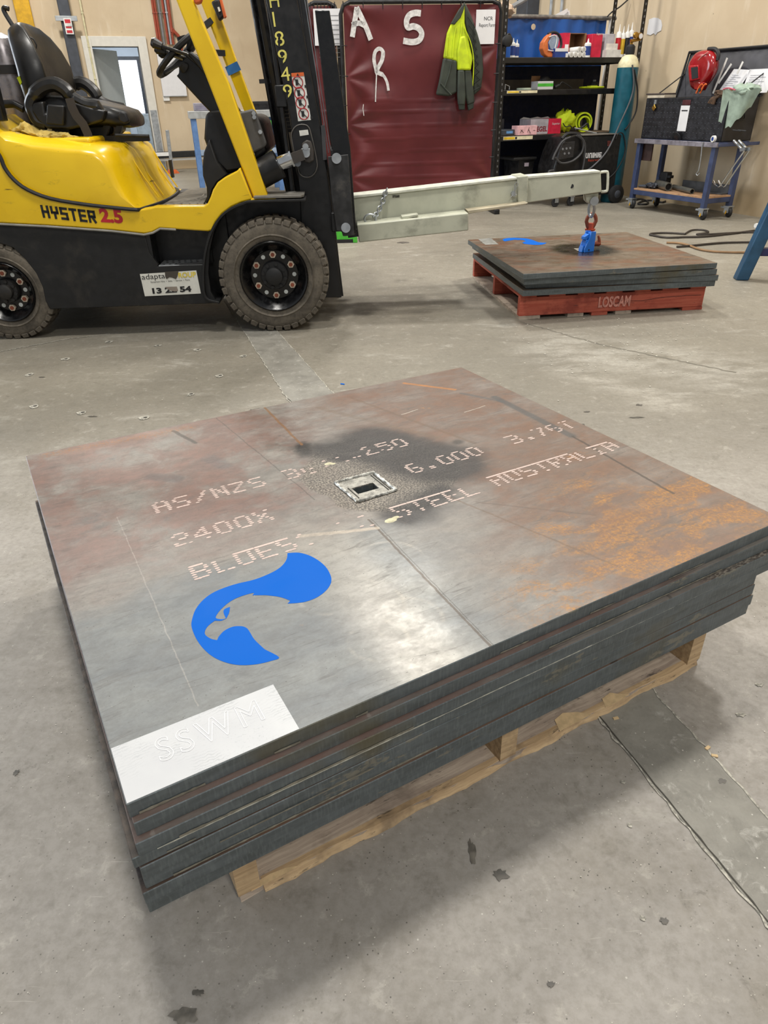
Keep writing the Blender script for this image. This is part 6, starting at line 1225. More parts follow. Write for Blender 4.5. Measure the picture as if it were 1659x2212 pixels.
# second shelf
T, a, c, z0, z1 = item('glove_carton', 'open white and green carton of black gloves on the middle shelf', 'box', 1161, 162, 1197, 193, .10, 0, zs[1]); bx(T, 'carton_body', a, c, .1, .25, z0, z0 + (z1 - z0) * .6, M['paper'], bevel=.002); bx(T, 'green_band', a, c, .098, .1, z0 + .03, z0 + .06, M['green']); bx(T, 'lid_flap', a, a + (c - a) * .55, .24, .25, z0, z1, M['card']); T.part('gloves', MB().sphere(((a + c) / 2 + .03, .17, z0 + (z1 - z0) * .65), .07, 10, (1, .7, .7)), M['ink'])
T, a, c, z0, z1 = item('masking_roll', 'pale flat roll lying on the middle shelf left of the glove carton', 'roll', 1124, 188, 1152, 193, .08, 0, zs[1]); T.part('roll_body', MB().lathe([(.04, 0), ((c - a) / 2, 0), ((c - a) / 2, z1 - z0), (.04, z1 - z0), (.04, 0)], ((a + c) / 2, .14, z0), n=20), plain('#b6c2ae', .6)); 
T, a, c, z0, z1 = item('polishing_pad', 'bright yellow-green flat pad on the middle shelf', 'pad', 1265, 184, 1311, 190, .08, 0, zs[1]); T.part('pad_body', MB().lathe([(0, 0), ((c - a) / 2 * .9, 0), ((c - a) / 2, .012), ((c - a) / 2 * .96, z1 - z0), (0, z1 - z0 - .005)], ((a + c) / 2, .17, z0), n=24), M['hiviz']); T.part('pad_grip', MB().box((a + .1, .12, z1), (c - .1, .2, z1 + .01)), plain('#a8ac30', .6), bevel=.003)
T, a, c, z0, z1 = item('torch_lead', 'small dark torch with curled lead on the middle shelf', 'torch', 1198, 182, 1236, 191, .1, 0, zs[1]); T.part('handle', MB().tube([(a, .1, z0 + .02), (a + .05, .1, z0 + .04)], .02, 8), M['ink']); T.part('lead', MB().tube(smoothpath([Vector((a + .05, .1, z0 + .02)), Vector((a + .09, .1, z0 + .07)), Vector((a + .15, .1, z0 + .05)), Vector((c, .1, z0 + .01))], 4), .006, 6), M['ink'])
T, a, c, z0, z1 = item('black_canister', 'short black canister behind the yellow-green pad', 'canister', 1276, 168, 1292, 184, .3, 0, zs[1]); T.part('canister_body', MB().lathe([((c - a) / 2, 0), ((c - a) / 2, (z1 - z0) * .9), ((c - a) / 3, z1 - z0)], ((a + c) / 2, .3, z0), n=16), M['ink']); T.part('cap', MB().lathe([(.02, z1 - z0), (.02, z1 - z0 + .02)], ((a + c) / 2, .3, z0), n=10), M['grey'])
T, a, c, z0, z1 = item('small_fitting', 'small clear fitting at the left end of the middle shelf', 'fitting', 1091, 180, 1101, 193, .06, 0, zs[1]); T.part('clip_body', MB().tube([(a, .06, z0 + .005), (a, .06, z1), (c, .06, z1 - .02), (c, .06, z0 + .005)], .005, 5), M['galv'])
# third shelf
T, a, c, z0, z1 = item('tool_case', 'dark blue-grey tool case at the left end of the lower shelf', 'case', 1083, 258, 1115, 286, .06, 0, zs[2]); bx(T, 'case_base', a, c, .05, .3, z0, z0 + .06, M['darkgrey'], bevel=.008); bx(T, 'open_lid', a, c - .02, .29, .31, z0 + .05, z1 + .04, M['darkgrey'], bevel=.004); bx(T, 'case_label', a + .06, c - .04, .048, .05, z0 + .02, z0 + .045, plain('#5f93c8', .5))
T, a, c, z0, z1 = item('pink_box', 'small pale pink box with dark marks on the lower shelf', 'box', 1117, 268, 1160, 290, -.01, 0, zs[2]); bx(T, 'carton_body', a, c, -.02, .12, z0, z1, M['pink'], bevel=.003); xm = (a + c) / 2
T.part('printed_marks', merge(*[MB().bar((a + (c - a) * f, -.022, z0 + (z1 - z0) * g), (a + (c - a) * f + dx, -.022, z0 + (z1 - z0) * g + dz), .01, .001, (0, 0, 1)) for f, g, dx, dz in ((.12, .3, .03, .03), (.15, .6, .04, -.03), (.5, .3, .02, .05), (.55, .6, .03, -.04), (.8, .5, .03, .0))]), M['ink'], smooth=0)
T, a, c, z0, z1 = item('abrasive_carton', 'open grey and crimson carton lettered in red on the lower shelf', 'box', 1145, 253, 1213, 288, .05, 0, zs[2]); xm = a + (c - a) * .58; bx(T, 'grey_side', a, xm, .05, .3, z0, z1, plain('#a39fa6', .7), bevel=.002); bx(T, 'crimson_side', xm, c, .045, .3, z0, z1, M['crimson'], bevel=.002)
T.part('print', text_mb('SIEGEL', (xm - .20, .048, z0 + .03), (1, 0, 0), (0, 0, 1), .07, .19, .002), plain('#7a1626', .5), smooth=0); T.part('print', text_mb('Superior', (xm + .05, .043, z1 - .06), (1, 0, 0), (0, 0, 1), .03), M['paper'], smooth=0); T.part('torn_edge', MB().prism([(a, z1), (c, z1), (c - .03, z1 + .02), (xm + .05, z1 + .008), (xm, z1 + .02), (xm - .1, z1 + .006), (a + .05, z1 + .02)], .29, .3), M['paper'])
c = b_(1224, 270, .12); T = Thing('hiviz_vest', 'crumpled yellow-green high-visibility vest on the lower shelf beside the carton', 'vest', BAY, (c.x, .12, zs[2])); T.part('cloth', crumple(c.x, .16, zs[2] + .13, .115, M['hiviz'], 1, (1, .8, .9)), M['hiviz'], smooth=80); T.part('trim', MB().tube(smoothpath([b_(x, y, .03) for x, y in ((1216, 266), (1222, 274), (1232, 272), (1236, 280))], 4), .006, 5), M['ink'])
c = b_(1258, 270, .12); T = Thing('strap_roll', 'rolled yellow-green webbing straps at the right of the lower shelf', 'strap', BAY, (c.x, .12, zs[2])); rr = .105
for k, (dx, r_) in enumerate(((0, rr), (.01, rr * .72))): T.part('strap_coil', MB().lathe([(r_, -.04), (r_, .05), (r_ - .016, .05), (r_ - .016, -.04), (r_, -.04)], (c.x + dx, .12, zs[2] + rr + .003 - (rr - r_) * .3), (.25, 1, 0), 26), M['hiviz'])
T.part('strap_tail', MB().tube(smoothpath([Vector((c.x - .12, .1, zs[2] + .03)), Vector((c.x - .04, .08, zs[2] + .05)), Vector((c.x + .03, .07, zs[2] + .09)), Vector((c.x + .06, .07, zs[2] + .04))], 4), .014, 6), M['ink'])
T = Thing('steel_rod', 'thin pale rod lying across the right end of the lower shelf', 'rod', BAY, b_(1241, 277, -.02)); T.part('rod_body', MB().tube([b_(1241, 276, -.04), b_(1290, 288, -.10)], .006, 6), M['galv']); T.part('rod_tip', MB().tube([b_(1289, 288, -.10), b_(1296, 290, -.11)], .009, 6), M['ink'])
# bits above the blue curtain
p = b_(1195, 36, DP + .1); T = Thing('loose_papers', 'white papers sticking up above the blue curtain rail', 'paper', BAY, p)
for pts in (((1192, 36), (1226, 18), (1228, 30), (1230, 36)), ((1215, 36), (1230, 22), (1232, 36))): T.part('sheet', MB().prism([(lambda q: (q.x, q.z))(b_(x, y, DP + .1)) for x, y in pts], DP + .1, DP + .104), M['paper'])
T = Thing('diagonal_tube', 'grey tube crossing behind the left shelving post near the top', 'tube', BAY, b_(1095, 18, DP)); T.part('tube_body', MB().tube([b_(1098, 20, .3), b_(1132, 0, .3), b_(1160, -18, .3)], .025, 8), M['grey']); T.part('tube_end', MB().tube([b_(1092, 23, .3), b_(1098, 20, .3)], .03, 8), M['galv'])
c = b_(1090, 22, .3); solo('rag_bundle', crumple(c.x, .3, c.z, .10, None, 4), plain('#b8a08a', .8, 0, .3, 12), BAY, c, 'pale crumpled bundle beside the top of the left shelving post', 'cloth')
# black bin under the shelf
T, a, c, z0, z1 = item('plastic_bin', 'black plastic bin on the floor under the left end of the shelving', 'bin', 1112, 345, 1150, 400, .15, 0, 0); hb = b_(1130, 345, .15).z
T.part('bin_body', MB().loft([[Vector((a + k, .1 + k, .0)), Vector((c - k, .1 + k, 0)), Vector((c - k, .45 - k, 0)), Vector((a + k, .45 - k, 0))] if False else [Vector((a + k, .1 + k, zz)), Vector((c - k, .1 + k, zz)), Vector((c - k, .45 - k, zz)), Vector((a + k, .45 - k, zz))] for zz, k in ((0, .04), (hb, 0))]), M['black']); T.part('bin_lid', MB().box((a - .08, .08, hb), (c + .02, .47, hb + .03)), M['blackmatte'], bevel=.008)
T.part('bin_label', MB().box((a + .08, .095, hb - .07), (a + .14, .1, hb - .03)), plain('#9a8f9a', .6))
# ------------------------------------------------------------------ welder
va = -.30; a, c = b_(1252, 300, va), b_(1342, 300, va); wz = b_(1300, 292, va).z; WB = .10
T = Thing('welding_machine', 'black and red-lettered welding machine on wheels under the shelving', 'welder', BAY, (a.x, va, 0))
T.part('cabinet_body', MB().box((a.x, va, WB), (c.x, va + .55, wz)), M['blackmatte'], bevel=.015, segs=3)
T.part('top_tray', MB().box((a.x + .03, va - .01, wz), (c.x - .05, va + .5, wz + .012)), plain('#77716a', .5, .4), bevel=.004)
q = b_(1264, 342, va - .003); T.part('maker_lettering', strokes_mb('UNIMIG', (q.x, va - .002, q.z), (1, 0, 0), (0, 0, 1), .055, (b_(1303, 340, va).x - q.x) / 6.2, .008, .013), M['paper'], smooth=0); q = b_(1270, 349, va); T.part('model_lettering', text_mb('Razorweld', (q.x, va - .002, q.z), (1, 0, 0), (0, 0, 1), .04, .17), plain('#b4452e', .5), smooth=0)
for k in range(4): q = b_(1312, 306 + k * 3, va); T.part('vent_mark', MB().box((q.x, va - .004, q.z), (q.x + .045, va, q.z + .006)), plain('#8a4038', .5))
fp0, fp1 = b_(1198, 372, va - .1), b_(1258, 300, va - .1)
fpoly = [b_(x, y, va - .06) for x, y in ((1208, 330), (1222, 296), (1245, 290), (1258, 296), (1262, 340), (1258, 376), (1196, 378), (1198, 362))]
T.part('front_panel', MB().prism([(q.x, q.z) for q in fpoly], va - .06, va + .3), M['black'], bevel=.02, segs=3)
T.part('display_plate', MB().prism([(lambda q: (q.x, q.z))(b_(x, y, va - .065)) for x, y in ((1208, 325), (1216, 308), (1242, 305), (1238, 340), (1204, 346))], va - .07, va - .06), plain('#2a2a2c', .3), bevel=.004)
for x, y in ((1216, 322), (1224, 321), (1232, 320), (1220, 332), (1229, 331)): q = b_(x, y, va - .075); T.part('control_dial', MB().cyl(q, q + Vector((0, .012, 0)), .012), M['grey'])
for k, pts in enumerate((((1232, 296), (1214, 306), (1200, 330), (1194, 345)), ((1246, 292), (1260, 305), (1256, 330), (1236, 348), (1212, 352), (1200, 340)), ((1250, 292), (1263, 310), (1262, 345), (1258, 368)), ((1196, 368), (1186, 370), (1187, 378), (1196, 382), (1225, 372)))):
    T.part('welding_lead', MB().tube(smoothpath([b_(x, y, va - .10) for x, y in pts], 5), .012, 6), plain('#3a3a3c', .5))
T.part('carry_handle', MB().tube(smoothpath([b_(x, y, va - .03) for x, y in ((1214, 300), (1226, 289), (1248, 290), (1256, 300))], 4), .018, 8), M['ink'])
T.part('rear_wheel', MB().lathe([(.02, -.02), (.075, -.02), (.10, -.01), (.10, .03), (.075, .04), (.02, .04)], (c.x + .02, va - .03, .10), (0, 1, 0), 28), M['ink']); T.part('wheel_hub', MB().lathe([(.0, -.03), (.03, -.028), (.045, -.02)], (c.x + .02, va - .03, .10), (0, 1, 0), 16), M['darkgrey'])
for x in (1199, 1232): q = b_(x, 440, va + .02); cc = Vector((q.x, va + .02, .048)); T.part('caster', MB().lathe([(.0, -.014), (.044, -.014), (.048, 0), (.044, .014), (0, .014)], cc, (.3, 1, 0), 20), M['ink']); T.part('caster_fork', merge(MB().box((cc.x - .02, cc.y - .03, .05), (cc.x + .025, cc.y - .02, .11)), MB().box((cc.x - .02, cc.y + .02, .05), (cc.x + .025, cc.y + .03, .11)), MB().box((cc.x - .03, cc.y - .035, .10), (cc.x + .03, cc.y + .035, .115))), M['galv'])
# gas cylinder
vc = -.18; cc = b_(1346, 250, vc); cu = b_(1341, 260, vc).x; rC = .118; zsh = b_(1352, 119, vc).z; zt = b_(1352, 112, vc).z
T = Thing('gas_cylinder', 'tall teal gas cylinder with cream shoulder beside the shelving', 'gas cylinder', BAY, (cu, vc, 0))
T.part('cylinder_body', MB().lathe([(rC * .9, 0.001), (rC, .02), (rC, zsh - .12)], (cu, vc, 0), n=36), M['teal']); T.part('cream_shoulder', MB().lathe([(rC, zsh - .12), (rC * .995, zsh - .10), (rC * .93, zsh - .07), (rC * .7, zsh - .02), (rC * .42, zsh), (rC * .3, zsh + .01)], (cu, vc, 0), n=36), M['creamcap'], smooth=60)
T.part('valve_guard', MB().lathe([(.045, zsh), (.05, zsh + .02), (.05, zsh + .08), (.03, zsh + .1)], (cu, vc, 0), n=16), M['ink'])
zv = zsh + .1; T.part('regulator', merge(MB().cyl((cu, vc, zv - .02), (cu, vc, zv + .05), .018), MB().cyl((cu - .03, vc - .02, zv + .03), (cu + .10, vc - .02, zv + .05), .016), MB().lathe([(.03, 0), (.034, .012), (.034, .03)], (cu + .07, vc - .06, zv + .075), (0, 1, 0), 18), MB().lathe([(.026, 0), (.03, .01), (.03, .025)], (cu + .01, vc - .06, zv + .085), (0, 1, 0), 18)), M['gold']); T.part('gauge_face', MB().cyl((cu + .07, vc - .062, zv + .075), (cu + .07, vc - .0605, zv + .075), .026), M['paper'])
q = [b_(x, y, vc - rC - .02) for x, y in ((1366, 140), (1369, 180), (1362, 215), (1340, 265), (1312, 325), (1280, 360), (1262, 370))]; solo('gas_hose', MB().tube(smoothpath(q, 5), .009, 8), plain('#55565a', .5), BAY, q[-1], 'grey gas hose running from the cylinder down to the welder', 'hose')
q = [b_(x, y, vc - rC - .01) for x, y in ((1370, 150), (1377, 195), (1374, 240), (1358, 270), (1350, 280))]; solo('gas_hose', MB().tube(smoothpath(q, 5), .009, 8), M['ink'], BAY, q[-1], 'black hose looping at the right side of the teal cylinder', 'hose')
q = [b_(x, y, vc - rC - .01) for x, y in ((1330, 300), (1336, 288), (1347, 292), (1350, 330), (1330, 370), (1310, 388))]; solo('power_lead', MB().tube(smoothpath(q, 5), .007, 6), M['ink'], BAY, q[-1], 'thin black lead looping in front of the lower cylinder', 'lead')
q = [WF.g(x, y, .012) for x, y in ((1372, 432), (1385, 430), (1400, 436), (1395, 441), (1378, 440), (1390, 434), (1412, 433), (1430, 437), (1442, 432))]; solo('power_lead', MB().tube(smoothpath(q, 4), .010, 6), M['ink'], WF, q[0], 'black lead coiled on the floor between cylinder and tool cart', 'lead')
q = [BAY.p(x, y, DP + .02) for x, y in ((1312, 36), (1322, 26), (1340, 14), (1360, -4))]; solo('power_lead', MB().tube(smoothpath(q, 4), .008, 6), M['ink'], BAY, q[0], 'black lead rising from the blue curtain rail past the shelving post', 'lead')
# ------------------------------------------------------------------ tool cart
c0 = gp(1364, 450); CT = Frame((c0.x, c0.y, 0), -66); CD = .36
def t_(x, y, v=0): return CT.p(x, y, v)
ua, ub = t_(1364, 440).x, t_(1516, 465).x; zt_ = t_(1460, 303).z; zb_ = t_(1440, 418).z
CA = Thing('tool_cart', 'blue steel cart on castors with plywood lower shelf', 'cart', CT, (ua, 0, 0))
for u in (ua, ub):
    for v in (0, CD):
        CA.part('leg', MB().box((u - .025, v - .025, .11), (u + .025, v + .025, zt_)), M['navy'], bevel=.003); cc = Vector((u + .02, v, .05))
        w_ = CA.part('castor', MB().lathe([(0, -.016), (.046, -.016), (.05, 0), (.046, .016), (0, .016)], cc, (.4, 1, 0), 20), M['ink']); CA.part('castor_fork', merge(MB().box((u - .02, v - .035, .045), (u + .035, v - .022, .10)), MB().box((u - .02, v + .022, .045), (u + .035, v + .035, .10)), MB().box((u - .03, v - .04, .10), (u + .04, v + .04, .112)), MB().box((u - .08, v - .02, .085), (u - .02, v + .02, .10))), M['galv'], parent=w_); CA.part('castor_hub', MB().lathe([(0, -.04), (.02, -.038)], cc, (.4, 1, 0), 12), plain('#d9a52a', .5), parent=w_)
for z, t2 in ((zb_, .05),):
    CA.part('lower_rail', MB().box((ua, -.02, z - t2), (ub, .02, z)), M['navy'], bevel=.003); CA.part('lower_rail', MB().box((ua, CD - .02, z - t2), (ub, CD + .02, z)), M['navy'], bevel=.003); CA.part('end_rail', MB().box((ub - .02, 0, z - t2), (ub + .02, CD, z)), M['navy'], bevel=.003); CA.part('end_rail', MB().box((ua - .02, 0, z - t2), (ua + .02, CD, z)), M['navy'], bevel=.003)
    CA.part('plywood_shelf', MB().box((ua - .02, -.02, z), (ub + .02, CD + .02, z + .015)), M['ply'])
CA.part('top_rail', MB().box((ua - .06, -.04, zt_ - .045), (ub + .05, .0, zt_)), plain('#8d8890', .4, .5, .2), bevel=.003, label='bare grey steel front rail'); CA.part('top_rail', MB().box((ua - .06, CD, zt_ - .045), (ub + .05, CD + .04, zt_)), M['navy'], bevel=.003)
CA.part('top_plate', MB().box((ua - .06, -.02, zt_ - .012), (ub + .05, CD + .02, zt_)), M['navy']); CA.part('end_bar', MB().box((ub + .04, -.02, zt_ - .04), (ub + .06, CD + .18, zt_ - .01)), M['navy'], bevel=.003)
# black checker-plate toolbox with open lid
xa, xb = t_(1390, 260, .03).x, t_(1566, 260, .03).x; zb2, zt2_ = zt_ + .002, t_(1480, 211, .03).z
TB = Thing('toolbox', 'large black checker-plate toolbox with raised lid on the blue cart', 'toolbox', CT, (xa, .03, zb2)); TD = .40
def diamonds(x0, x1, z0, z1, v, T, par):
    m = MB(); k = 0
    for i in range(int((x1 - x0) / .045)):
        for j in range(int((z1 - z0) / .045)):
            cx_, cz_ = x0 + .025 + i * .045, z0 + .025 + j * .045; s = 1 if (i + j) % 2 else -1; m.add([(cx_ - .012, v, cz_ - .004 * s), (cx_, v - .003, cz_ + .003), (cx_ + .012, v, cz_ + .004 * s), (cx_, v - .003, cz_ - .003)], [(0, 1, 2, 3)])
    o = T.part('tread_pattern', m, plain('#3a3a3f', .35, .3), parent=par, smooth=0); o['kind'] = 'stuff'
bo = TB.part('box_body', merge(MB().box((xa, .03, zb2), (xb, .04, zt2_)), MB().box((xa, .03 + TD, zb2), (xb, .04 + TD, zt2_)), MB().box((xa, .03, zb2), (xa + .01, .04 + TD, zt2_)), MB().box((xb - .01, .03, zb2), (xb, .04 + TD, zt2_)), MB().box((xa, .03, zb2), (xb, .04 + TD, zb2 + .01))), plain('#232327', .4, .2, .3, 12), bevel=.003); diamonds(xa, xb, zb2, zt2_, .0295, TB, bo)
LH = .42; ly0, ly1 = .05 + TD, .05 + TD + .10
lidm = MB().loft([[Vector((x, ly0, zt2_)), Vector((x, ly0 + .03, zt2_)), Vector((x, ly1 + .03, zt2_ + LH)), Vector((x, ly1, zt2_ + LH))] for x in (xa, xb)])
li = TB.part('lid', lidm, plain('#3d3d42', .4, .3, .2, 12), bevel=.004); TB.part('lid_rim', MB().tube([(xa, ly0 - .01, zt2_), (xa, ly1 - .02, zt2_ + LH), (xb, ly1 - .02, zt2_ + LH), (xb, ly0 - .01, zt2_)], .014, 6), M['ink'], parent=li)
for x in (xa + .02, xb - .02): TB.part('lid_stay', MB().tube([(x, .10, zt2_), (x, ly1 - .04, zt2_ + LH * .55)], .006, 6), M['ink'])
q = t_(1412, 225, .0); TB.part('hasp', MB().box((q.x - .012, .015, q.z), (q.x + .012, .03, q.z + .04)), M['galv']); TB.part('padlock', MB().prism([(q.x - .03, q.z - .035), (q.x, q.z - .065), (q.x + .03, q.z - .035), (q.x, q.z - .0)], .005, .02), M['gold'], bevel=.004)
a, b = t_(1462, 283, .025), t_(1480, 228, .025); TB.part('paper_label', MB().box((a.x, .024, a.z), (a.x + .12, .027, b.z)), M['paper']); TB.part('label_print', merge(MB().box((a.x + .02, .022, b.z - .05), (a.x + .1, .024, b.z - .04))), M['ink'], smooth=0)
TB.part('badge', MB().box((a.x + .01, .024, b.z + .005), (a.x + .12, .027, b.z + .05)), plain('#4a1f24', .4), bevel=.002); TB.part('side_handle', MB().tube(smoothpath([Vector((xb + .01, .16, zt2_ - .12)), Vector((xb + .025, .15, zt2_ - .19)), Vector((xb + .025, .26, zt2_ - .19)), Vector((xb + .01, .25, zt2_ - .12))], 4), .008, 6), M['ink'])
p = t_(1398, 205, .05); T = Thing('flat_file_box', 'thin pale box lying on the left corner of the black toolbox', 'box', CT, (xa, .05, zt2_ + .002)); T.part('box_base', MB().box((xa + .0, .035, zt2_ + .001), (xa + .25, .20, zt2_ + .03)), plain('#b8ad9a', .6), bevel=.003); T.part('box_lid', MB().box((xa - .02, .03, zt2_ + .03), (xa + .25, .20, zt2_ + .045)), plain('#3f3430', .6), bevel=.004)
# helmet leaning on the lid
hv = .28; hc = t_(1520, 160, hv); T = Thing('welding_helmet', 'glossy red welding helmet propped on the open toolbox lid', 'helmet', CT, (hc.x, hv, zt2_))
hp_ = [t_(x, y, hv) for x, y in ((1490, 142), (1496, 128), (1508, 112), (1528, 107), (1543, 112), (1549, 128), (1547, 150), (1536, 172), (1520, 192), (1506, 196), (1496, 190), (1492, 175))]; ctr_ = sum(hp_, Vector()) / len(hp_); rings = []
for v, s_ in ((-.06, .6), (-.055, .78), (-.035, .93), (.0, 1.0), (.045, .9), (.07, .6)): rings.append([Vector((ctr_.x + (q.x - ctr_.x) * s_, hv + v, ctr_.z + (q.z - ctr_.z) * s_)) for q in smoothpath(hp_, 2, True)])
T.part('shell', MB().loft(rings), M['darkred'], smooth=60); T.part('lens_frame', MB().prism([(lambda q: (q.x, q.z))(t_(x, y, hv - .06)) for x, y in ((1490, 142), (1511, 140), (1512, 172), (1493, 176))], hv - .085, hv - .05), plain('#a01820', .3), bevel=.008); T.part('lens', MB().prism([(lambda q: (q.x, q.z))(t_(x, y, hv - .08)) for x, y in ((1494, 146), (1508, 144), (1509, 168), (1496, 171))], hv - .09, hv - .084), M['ink']); T.part('headband', MB().tube(smoothpath([t_(x, y, hv) for x, y in ((1530, 106), (1545, 106), (1552, 116), (1550, 130))], 4), .018, 8), M['ink']); T.part('lower_skirt', MB().prism([(lambda q: (q.x, q.z))(t_(x, y, hv - .05)) for x, y in ((1497, 176), (1522, 178), (1512, 196), (1500, 194))], hv - .06, hv + .03), M['darkred'], bevel=.01)
T.part('shell_painted_highlight', MB().tube(smoothpath([t_(x, y, hv - .06) for x, y in ((1508, 130), (1516, 122), (1530, 112))], 3), .005, 5), plain('#c88a80', .3))  # pale strip added as a painted highlight on the glossy shell
p = t_(1518, 194, .2); T = Thing('orange_clamp', 'small orange spring clamp on the toolbox below the red helmet', 'clamp', CT, p)
for dx in (-.02, .03): T.part('jaw', MB().tube(smoothpath([p + Vector((dx - .03, -.03, -.03)), p + Vector((dx, -.03, .03)), p + Vector((dx + .03, -.03, .05))], 3), .010, 6), M['orange'])
T.part('spring_pivot', MB().cyl(p + Vector((0, -.05, 0)), p + Vector((0, -.01, 0)), .015), M['ink'])
# drawings, rulers
rv = ly0 - .05
def sheet(pts, label, grp=None):
    P = [t_(x, y, rv) for x, y in pts]; T = Thing('drawing_sheet', label, 'paper', CT, P[0], grp); 
    T.part('sheet', MB().fillpoly([q + Vector((0, (q.z - zt2_) * .2, 0)) for q in P]), M['paper'], smooth=0); c_ = sum(P, Vector()) / len(P); g_ = MB()
    for k in range(7): f = .25 + k * .09; a = P[0].lerp(P[-1], f).lerp(P[1].lerp(P[2], f), .12); b = P[0].lerp(P[-1], f).lerp(P[1].lerp(P[2], f), .7 if k % 2 else .5); o_ = Vector((0, -.004, 0)); g_.bar(a + Vector((0, (a.z - zt2_) * .2, 0)) + o_, b + Vector((0, (b.z - zt2_) * .2, 0)) + o_, .003, .001, (0, 1, 0))
    T.part('drawn_lines', g_, plain('#9a9aa0', .7), smooth=0)
sheet([(1578, 149), (1616, 151), (1590, 200), (1550, 198)], 'white printed sheet leaning inside the toolbox lid, left one'); sheet([(1612, 150), (1675, 147), (1655, 200), (1600, 202)], 'large white drawing sheet leaning at the right end of the toolbox lid')
for (x0, y0), (x1, y1), lb_ in (((1571, 125), (1540, 202), 'white steel rule leaning left of the drawings'), ((1580, 138), (1552, 180), 'thin pale rule just right of the white steel rule'), ((1605, 133), (1592, 160), 'short white rule standing behind the left drawing sheet')):
    a, b = t_(x0, y0, rv - .03), t_(x1, y1, rv - .03); solo('steel_rule', MB().bar(a, b, .022, .003, (0, 1, 0)), plain('#d5d2cc', .4), CT, b, lb_, 'ruler', bevel=.0008)
# glove and rag on the right corner
p = t_(1560, 207, .10); T = Thing('work_glove', 'brown leather work glove draped over the toolbox edge', 'glove', CT, p); gl_ = plain('#4a3626', .9, 0, .3, 30)
T.part('palm', crumple(p.x + .03, .06, zt2_ + .02, .06, None, 8, (1.2, .8, .6)), gl_); T.part('cuff', crumple(p.x + .13, .08, zt2_ + .03, .055, None, 9, (1.4, .8, .6)), plain('#5c4430', .9, 0, .3, 30))
for k in range(4): T.part('finger', MB().tube(smoothpath([Vector((p.x + .0 + k * .014, .04, zt2_ + .01)), Vector((p.x - .045 + k * .016, .018, zt2_ - .01)), Vector((p.x - .07 + k * .022, .012, zt2_ - .05 - k * .004))], 3), .012, 8), gl_)
T.part('thumb', MB().tube([Vector((p.x + .03, .03, zt2_ + .05)), Vector((p.x - .02, .02, zt2_ + .045))], .013, 8), gl_)
q = t_(1628, 215, .08); T = Thing('shop_rag', 'pale green cloth rag hanging over the right end of the toolbox', 'rag', CT, q); rg_ = plain('#93a394', .9, 0, .12, 14); ru = xb + .02
T.part('cloth', MB().grid(lambda i, j: Vector((xb - .06 + .34 * i * (1 - .25 * j), -.01 + .12 * math.sin(i * 7) * .15 + j * .02 + .1 * i, zt2_ + .06 - j * (.20 + .12 * math.sin(i * 3 + .6)) + .012 * math.sin(i * 22))), 24, 12), rg_, smooth=180); T.part('cloth_fold', crumple(xb + .08, .12, zt2_ + .05, .11, None, 11, (1.3, .8, .5)), rg_, smooth=80)
T.part('pink_hem', MB().tube([Vector((xb - .06 + .34 * k / 10, -.012 + .03 * k / 10, zt2_ + .065 + .01 * math.sin(k))) for k in range(5)], .006, 5), plain('#c0566a', .8))
# two bar clamps hanging
for k, dx in enumerate((0, 11)):
    hs = [t_(x + dx, y, -.06 + .0) for x, y in ((1608, 325), (1575, 370), (1556, 399), (1550, 404), (1544, 402))]; hs = [CT.p(x + dx, y, .05 + .03 * k) for x, y in ((1608, 325), (1580, 365), (1562, 392), (1553, 403), (1545, 398), (1541, 390))]
    T = Thing('bar_clamp', ('left' if k == 0 else 'right') + ' one of two chrome clamps hanging from the cart end', 'clamp', CT, hs[-1]); T.part('clamp_bar', MB().tube(smoothpath(hs, 4), .008, 8), M['chrome']); a, b = CT.p(1585 + dx, 304, .05 + .03 * k), CT.p(1604 + dx, 324, .05 + .03 * k); T.part('clamp_screw', MB().cyl(a, b, .014), M['chrome']); T.part('clamp_head', MB().bar(b - Vector((.02, 0, .0)), b + Vector((.035, 0, .012)), .03, .03), M['steel']); T.part('clamp_handle', MB().tube([CT.p(1583 + dx, 281, .05), CT.p(1601 + dx, 283, .05)], .006, 6), M['ink'])
# hook wire, bits on the rail
q = [t_(x, y, -.05) for x, y in ((1520, 307), (1517, 312), (1514, 340), (1509, 368), (1504, 375), (1507, 379), (1511, 374))]; solo('wire_hook', MB().tube(smoothpath(q, 4), .005, 6), M['galv'], CT, q[-1], 'long thin wire hook hanging from the cart front rail', 'hook')
q = t_(1541, 302, -.03); T = Thing('tape_roll', 'white and dark tape roll on the right end of the cart rail', 'tape', CT, q); T.part('roll_body', MB().lathe([(.018, -.012), (.03, -.012), (.03, .012), (.018, .012), (.018, -.012)], Vector((q.x, -.03, zt_ + .03)), (.2, 1, 0), 20), M['white']); T.part('core', MB().lathe([(.018, -.013), (.018, .013)], Vector((q.x, -.03, zt_ + .03)), (.2, 1, 0), 16), navyb)
q = t_(1455, 300, -.03); T = Thing('grinding_disc', 'dark grinding disc lying against the toolbox front on the cart rail', 'disc', CT, (q.x, -.0, zt_)); T.part('disc_body', MB().lathe([(.012, 0), (.06, 0), (.06, .004), (.012, .004)], Vector((q.x, .005, zt_ + .02)), (0, 1, .5), 24), M['ink']); T.part('disc_label', MB().lathe([(.012, -.001), (.03, -.001)], Vector((q.x, .005, zt_ + .02)), (0, 1, .5), 18), plain('#4a3e3a', .6))
a, b = t_(1384, 346, .05), t_(1412, 310, .05); solo('brown_panel', MB().box((a.x, .04, a.z), (b.x, .06, zt_ - .05)), plain('#3a2520', .6), CT, a, 'dark brown panel hanging under the left end of the cart top', 'panel', bevel=.004)
